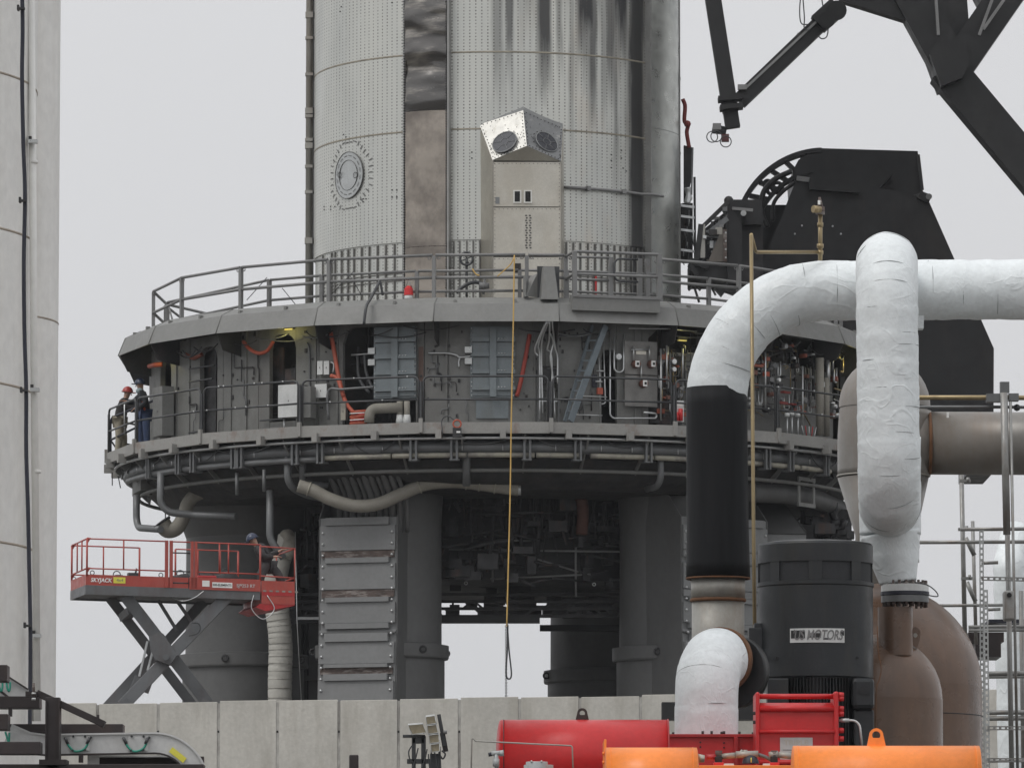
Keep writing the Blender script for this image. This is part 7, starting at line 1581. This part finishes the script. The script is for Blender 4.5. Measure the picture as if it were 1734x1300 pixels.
# pipe bridge at right: steel pipe and taupe end
YP = 76.0; kP = K_(YP)
m_taupe = M('taupe_pipe', (.22, .21, .195), .4, .2, .12, .8, dirt=(.17, .115, .075), damt=.5, dsc=1.2, dst=(2, 1, .4), dlo=.45, dhi=.7)
sp_ = thing('level_pipe', 'large bare grey pipe running level behind the upright white pipe', 'pipe', P(1570, 804, YP))
part('pipe_run', MB().tube([P(1490, 749, YP), P(1571, 750, YP)], 53.5 / kP, 56), m_taupe, sp_); part('pipe_run', MB().tube([P(1575, 750, YP), P(1990, 752, YP)], 53.5 / kP, 56), m_taupe, sp_)
part('rust_weld', MB().torus(P(1573, 750, YP), 53.2 / kP, .022, (1, 0, 0), 56, 8), m_rustb, sp_); part('paint_dab', MB().cbox(P(1605, 706, YP - .25), .03, .01, .12), m_whitep, sp_)
ye = P(1496, 755, YP); re_ = 78 / kP
part('end_bend', MB().tube(dense(curve([P(1496, 806, YP), P(1496, 740, YP), P(1500, 690, YP)], 6), .1), re_, 56), m_taupe, sp_); part('end_dome', MB().dome(P(1498, 690, YP), re_, re_ * 1.1, seg=56), m_taupe, sp_)
part('weld_ring', MB().torus(P(1496, 806, YP), re_ + .003, .012, (0, 0, 1), 56, 6), m_steel, sp_)
part('reducer', MB().tube([P(1496, 807, YP), P(1500, 905, YP), P(1500, 1100, YP)], [re_, 52 / kP, 50 / kP], 48), m_taupe, sp_)
tu = thing('tube_pair', 'two slim level tubes with a clamp fitting above the bare grey pipe', 'tubes', P(1620, 680, 75))
for (y, r_) in ((674, .03), (690, .02)): part('slim_tube', MB().tube([P(1500, y - 1, 75), P(1690, y - 1, 75), P(1990, y + 2, 75)], r_, 10), m_brass if y < 680 else m_pipeg, tu)
part('clamp_block', MB().cbox(P(1684, 674, 74.9), .2, .15, .1), m_pipeg, tu); part('clamp_cap', MB().cbox(P(1701, 656, 74.9), .11, .12, .13), m_pipeg, tu); part('clamp_block', MB().cbox(P(1716, 673, 74.9), .12, .15, .09), m_pipeg, tu); part('tube_nut', MB().ball(P(1722, 690, 75), .045, 8), m_railD, tu)
# scaffold
sc = thing('scaffold_tower', 'grey tube scaffold with slotted steel channels at the right edge', 'scaffold', P(1680, 1300, 78))
def sct(x0, y0, x1, y1, r=.024, Y=78, m=None, nm='scaffold_tube'): return part(nm, MB().tube([P(x0, y0, Y), P(x1, y1, Y)], r, 10), m or m_scaf, sc)
for a in ((1628, 800, 1634, 1080, .03, 78), (1647, 882, 1653, 1090, .024, 78.6), (1700, 665, 1705, 905, .045, 74.8), (1706, 905, 1714, 1345, .032, 77), (1711, 680, 1724, 1345, .018, 74.8), (1729, 1000, 1734, 1345, .03, 78)): sct(*a)
for (y, x0, x1, r) in ((896, 1626, 1760, .024), (918, 1545, 1760, .024), (953, 1662, 1690, .022), (1025, 1590, 1700, .02), (1032, 1672, 1694, .02), (1061, 1640, 1760, .022), (1067, 1640, 1760, .022), (1140, 1672, 1760, .03), (1146, 1672, 1760, .02), (1206, 1672, 1760, .03), (1216, 1672, 1760, .03), (1288, 1672, 1760, .02)): sct(x0, y, x1, y - 1, r, 77.6)
for (x0, y0, x1, y1) in ((1635, 910, 1650, 940), (1637, 985, 1652, 1018)): sct(x0, y0, x1, y1, .03, 78.2)
for (x, y) in ((1632, 896), (1637, 979), (1634, 814)): part('coupler', MB().cbox(P(x, y, 77.8), .14, .1, .035), m_scaf, sc); part('coupler_bolt', MB().cyl(P(x + 5, y - 6, 77.7), P(x + 5, y + 2, 77.7), .02, .02, 6), m_scaf, sc)
a, b = P(1700, 1050, 74.6), P(1716, 1000, 74.6); part('pipe_clamp', MB().box(a.x, b.x, 74.5, 74.8, a.z, b.z), m_scaf, sc, bevel=.02); part('clamp_hole', MB().cyl(P(1709, 1007, 74.45), P(1709, 1007, 74.5), .03, .03, 12), m_black, sc)
def slotted(x0, y0, x1, y1, w, Y=77):
    A, B = P(x0, y0, Y), P(x1, y1, Y); d = (B - A); L_ = d.length; d.normalize(); s = d.cross(Vector((0, 1, 0))).normalized(); W = w / K_(Y); st_ = .072; n_ = int(L_ / st_); m = MB()
    for sg in (-1, 1):
        o_ = s * sg * W * .36; m.ext([A + o_ - s * W * .14, B + o_ - s * W * .14, B + o_ + s * W * .14, A + o_ + s * W * .14], (0, .02, 0))
    for i in range(n_):
        p = A + d * (i * st_); q = p + d * .03; m.ext([p - s * W * .22, q - s * W * .22, q + s * W * .22, p + s * W * .22], (0, .02, 0))
    return part('slotted_channel', m, m_fit if w > 7 else m_scaf, sc, kind='stuff')
slotted(1662, 897, 1664, 1330, 7.5); slotted(1669, 998, 1673, 1330, 8, 76.8); slotted(1662, 979, 1760, 981, 7, 76.7); slotted(1672, 1232, 1760, 1232, 7, 76.7); slotted(1672, 1286, 1760, 1286, 7, 76.7)
for (y0, y1, x0, x1) in ((1048, 1054, 1675, 1760), (1070, 1086, 1640, 1700), (1086, 1112, 1652, 1695)):
    a, b = P(x0, y1, 78.8), P(x1, y0, 78.8); part('plank', MB().box(a.x, b.x, 78.8, 79.6, a.z, b.z), m_navy if y0 < 1060 else m_girder, sc)
wpr = thing('wrapped_riser', 'white wrapped riser partly hidden behind the scaffold at the right edge', 'pipe', P(1715, 1300, 82))
q = dense([P(1718, 1330, 82), P(1712, 1100, 82), P(1708, 960, 82), P(1722, 900, 82.4)], .06); part('riser_wrap', MB().tube(q, 26 / K_(82), 48, fn=wr_fn(21, .01)), m_wrap, wpr)

# red actuator, manifold and accumulators
YR = 65.5
ra = thing('red_actuator', 'bright red box actuator with tie rods between two end plates', 'actuator', P(1350, 1280, YR))
def rbx(name, x0, x1, y0, y1, Y, d, m, par, bev=.006): a, b = P(x0, y1, Y), P(x1, y0, Y); return part(name, MB().box(a.x, b.x, Y, Y + d, a.z, b.z), m, par, bevel=bev)
rbx('end_plate', 1280, 1286.5, 1171, 1330, YR - .06, .7, m_red, ra, .02); rbx('end_plate', 1412.5, 1420, 1170, 1330, YR - .06, .7, m_red, ra, .02)
part('cylinder_body', MB().tube([P(1286, 1243, YR + .35), P(1413, 1243, YR + .35)], 54 / K_(YR), 48), m_red, ra)
for (y, r_, Y) in ((1178.5, .028, YR + .1), (1199, .035, YR - .02), (1238, .022, YR - .05), (1290, .03, YR - .05)):
    part('tie_rod', MB().tube([P(1286, y, Y), P(1413, y, Y)], r_, 12), m_red, ra)
for y in (1176, 1182, 1199, 1208, 1236, 1250, 1270): part('rod_nut', MB().cyl(P(1420, y, YR), P(1429, y + .3, YR), .035, .03, 6), m_red, ra)
for y in (1207, 1222): part('rod_nut', MB().cyl(P(1275, y, YR), P(1281, y, YR), .02, .02, 6), m_dark, ra)
rbx('body_front', 1286.5, 1412.5, 1204, 1330, YR + .0, .1, m_red, ra)
pl = rbx('white_plate', 1321, 1376, 1248, 1285, YR - .012, .01, m_tray, ra, 0)
text_part('plate_lettering', 'TRIPLE', .07, m_pod, pl, P(1348, 1257, YR - .014), (pi / 2, 0, 0), .001, .002, 1.25); part('plate_mark', MB().cbox(P(1334, 1269, YR - .014), .1, .002, .005).cbox(P(1337, 1274, YR - .014), .06, .002, .008), m_blackp, pl, kind='stuff')
tb_ = thing('bent_tube', 'thin pale tube bending down on the right of the red actuator', 'tube', P(1450, 1217, YR))
part('tube_run', MB().tube(fillet([P(1421, 1219, YR), P(1455, 1219, YR), P(1460, 1262, YR)], .09), .012, 8), m_tray, tb_); part('tube_nut', MB().cyl(P(1424, 1219, YR), P(1438, 1219, YR), .024, .024, 6), m_fit, tb_)
mf = thing('red_manifold', 'deep red flanged manifold box under the white elbow', 'manifold', P(1205, 1300, 66.3))
rbx('manifold_body', 1131, 1283, 1247, 1345, 66.3, 1.2, m_red, mf); rbx('top_flange', 1129, 1283, 1242, 1247.5, 66.25, 1.3, m_redD, mf); rbx('web', 1243, 1250, 1247, 1300, 66.2, .1, m_redD, mf)
for x in (1140, 1190, 1205, 1222, 1226, 1252, 1275): part('flange_bolt', MB().cyl(P(x, 1243, 66.3), P(x, 1239 - (x % 3), 66.3), .014, .014, 6), m_dark, mf)
for (x, y) in ((1186, 1256), (1186, 1264), (1226, 1257), (1226, 1265)): part('bolt_hole', MB().cyl(P(x, y, 66.29), P(x, y, 66.3), .01, .01, 8), m_black, mf)
rt = thing('red_accumulator', 'fat glossy red horizontal tank with a black lifting lug on top', 'tank', P(990, 1300, 64)); kR = K_(64); cyR = 1218 + 62
d0, d1 = P(848, cyR, 64), P(1131, cyR, 64); part('tank_body', MB().tube([d0, d1], 62 / kR, 72), m_red, rt, bevel=0); part('tank_end', MB().dome(d0, 62 / kR, .05, (-1, 0, 0), 64, 6), m_red, rt); part('end_weld', MB().torus(d0 + Vector((.03, 0, 0)), 62 / kR, .005, (1, 0, 0), 64, 5), m_dark, rt); part('tank_band', MB().torus(d1, 62 / kR, .01, (1, 0, 0), 64, 5), m_redD, rt)
def lug_(cx_, yb, h_, w_, Y, m, par, hole):
    k_ = K_(Y); c = P(cx_, yb - h_ * .62, Y); ro = w_ * .36 / k_; ri = hole / k_; n = 20; s = MB(); pts = []; zb0 = P(0, yb + 3, Y).z
    outer = [(w_ / 2 / k_, zb0 - c.z)] + [(ro * cos(radians(t)), ro * sin(radians(t))) for t in range(0, 181, 15)] + [(-w_ / 2 / k_, zb0 - c.z)]
    n = len(outer); inner = [(ri * cos(radians(-40 + 260 * i / (n - 1))), ri * sin(radians(-40 + 260 * i / (n - 1)))) for i in range(n)]
    vs = [c + Vector((x, y_, z)) for y_ in (0, .05) for ring in (outer, inner) for x, z in ring]
    fs = []
    for i in range(n - 1): fs += [(i, i + 1, n + i + 1, n + i), (2 * n + i + 1, 2 * n + i, 3 * n + i, 3 * n + i + 1), (i, 2 * n + i, 2 * n + i + 1, i + 1), (n + i, n + i + 1, 3 * n + i + 1, 3 * n + i)]
    fs += [(0, n, 2 * n - 1, n - 1), (2 * n, 3 * n - 1, 4 * n - 1, 3 * n)]
    s.add(vs, fs); return part('lifting_lug', s, m, par)
lug_(986, 1218, 18, 24, 64, m_girder, rt, 4.6)
def otank(x0, x1, yt, Y, lab, lugx=None, cap=True):
    k_ = K_(Y); r_ = 60 / k_; t = thing('orange_accumulator', lab, 'tank', P((x0 + x1) / 2, 1320, Y)); a, b = P(x0, yt + 60, Y), P(x1, yt + 60, Y); ax = (b - a).normalized()
    part('tank_body', MB().tube([a, b], r_, 80), m_org, t); part('tank_end', MB().dome(b, r_, .02, ax, 64, 4), m_org, t); part('tank_end', MB().dome(a, r_, .02, -ax, 64, 4), m_org, t)
    for e in ((a + ax * .04), (b - ax * .04)): part('weld_band', MB().torus(e, r_, .003, ax, 64, 5), m_org, t)
    if lugx: lug_(lugx, yt, 29, 33, Y, m_org, t, 7)
    return t
t = otank(1026, 1180, 1265, 61.5, 'shorter left orange horizontal tank in front of the red one'); rbx('end_flange', 1023, 1027, 1251, 1345, 61.6, .9, m_org, t)
for y in (1275, 1290): part('flange_nut', MB().cyl(P(1020, y, 61.6), P(1024, y, 61.6), .02, .02, 6), m_org, t)
part('end_spigot', MB().cyl(P(1181, 1283, 61.6), P(1193, 1284, 61.6), .045, .035, 12), m_pod, t)
otank(1343, 1658, 1262, 60.5, 'long right orange horizontal tank with a ring lug on top', 1484)
ff = thing('hose_fitting_run', 'row of zinc fittings and a short hose between the two orange tanks', 'fittings', P(1260, 1285, 63))
def ft(x0, y0, x1, y1, r, m=m_fit, Y=63, nm='fitting'): return part(nm, MB().cyl(P(x0, y0, Y), P(x1, y1, Y), r, r, 10), m, ff)
ft(1196, 1281, 1214, 1281, .028, m_redD); ft(1222, 1280, 1246, 1278, .03, m_steel); ft(1246, 1277, 1284, 1276, .036, m_steel); ft(1252, 1276, 1258, 1270, .02, m_steel); ft(1262, 1276, 1262, 1269, .022, m_steel); ft(1302, 1278, 1318, 1276, .036, m_steel); ft(1318, 1277, 1345, 1280, .034, m_steel)
part('short_hose', MB().tube(curve([P(x, y, 63) for x, y in ((1284, 1277), (1294, 1280), (1304, 1285), (1310, 1288))], 6), .018, 8), m_pipeg, ff)
for x in (1217, 1311): rbx('mount_block', x - 6, x + 6, 1280, 1291, 62.9, .1, m_black, ff); ft(x, 1280, x, 1270, .036, m_rust, nm='relief_cap'); rbx('red_pedestal', x - 8, x + 9, 1290, 1345, 62.85, .15, m_red, ff)
part('gauge_dome', MB().dome(P(1271, 1292, 63), .085, .09, (0, 0, 1), 24, 6), m_navy, ff); ft(1272, 1282, 1272, 1290, .005, m_yel, 62.8, 'gauge_pin')
rbx('orange_skid', 1180, 1343, 1295, 1345, 62, 1.2, m_org, ff); rbx('white_block', 1226, 1243, 1292, 1296, 62.1, .1, m_white, ff); rbx('white_block', 1292, 1304, 1292, 1296, 62.1, .1, m_white, ff)
gf = thing('grey_tee_fitting', 'grey hydraulic tee fitting at the left end of the red tank', 'fitting', P(840, 1300, 62)); m_gp = M('grey_plastic_paint', (.42, .44, .44), .45, .1, .08, 5)
part('tee_run', MB().cyl(P(832, 1275, 62), P(852, 1274, 62), .024, .024, 12), m_gp, gf); part('tee_nut', MB().cyl(P(827, 1277, 62), P(833, 1276, 62), .02, .02, 8), m_navy, gf); part('tee_nut', MB().cyl(P(846, 1275, 62), P(853, 1274, 62), .03, .03, 8), m_gp, gf); part('tee_branch', MB().cyl(P(840, 1274, 62), P(841, 1300, 62), .022, .022, 12), m_gp, gf); part('tee_nut', MB().cyl(P(840, 1284, 62), P(840, 1297, 62), .034, .034, 6), m_gp, gf)
st = thing('sense_tube', 'thin bare tube running across the red tank and bending down', 'tube', P(900, 1258, 61.8)); part('tube_run', MB().tube(fillet([P(797, 1345, 61.8), P(799, 1246, 61.8), P(805, 1254, 61.8), P(969, 1262, 61.8), P(972, 1345, 61.8)], .025), .0075, 6), m_steel, st)
gd = thing('stepped_canister', 'light grey stepped cap in front of the red tank at the bottom edge', 'cap', P(912, 1300, 61.5)); part('cap_top', MB().cyl(P(909, 1345, 61.5), P(909, 1289, 61.5), 19 / K_(61.5), 18.5 / K_(61.5), 36), m_gp, gd, bevel=.004); part('cap_step', MB().cyl(P(912, 1345, 61.7), P(912, 1294.5, 61.7), 25 / K_(61.7), 25 / K_(61.7), 36), m_gp, gd, bevel=.004)
for x in (900, 917): part('cap_bolt', MB().ball(P(x, 1288.5, 61.4), .012, 6), m_fit, gd)
# steel skid carrying the pump set
sk2 = thing('pump_skid', 'steel skid frame that carries the pump set, below the bottom edge', 'skid', (4.5, 67, PAD))
for x in (-.2, 2.6, 5.2): part('skid_leg', MB().box(x, x + .25, 61.2, 61.45, PAD, P(0, 1330, 61.5).z), m_girder, sk2); part('skid_leg', MB().box(x, x + .25, 70, 70.25, PAD, P(0, 1330, 70).z), m_girder, sk2)

# ================================================================== DRIZZLE HAZE
hz = MB().box(-6100, 6100, -300, 6100, -1, 84)
m_hz = bpy.data.materials.new('drizzle_haze'); m_hz.use_nodes = True; nn = m_hz.node_tree; nn.nodes.clear()
oo = nn.nodes.new('ShaderNodeOutputMaterial'); pv_ = nn.nodes.new('ShaderNodeVolumePrincipled'); pv_.inputs['Color'].default_value = (.93, .96, 1, 1); pv_.inputs['Density'].default_value = .00014
nn.links.new(pv_.outputs[0], oo.inputs['Volume'])
ho = part('haze', hz, m_hz, None); ho['kind'] = 'stuff'
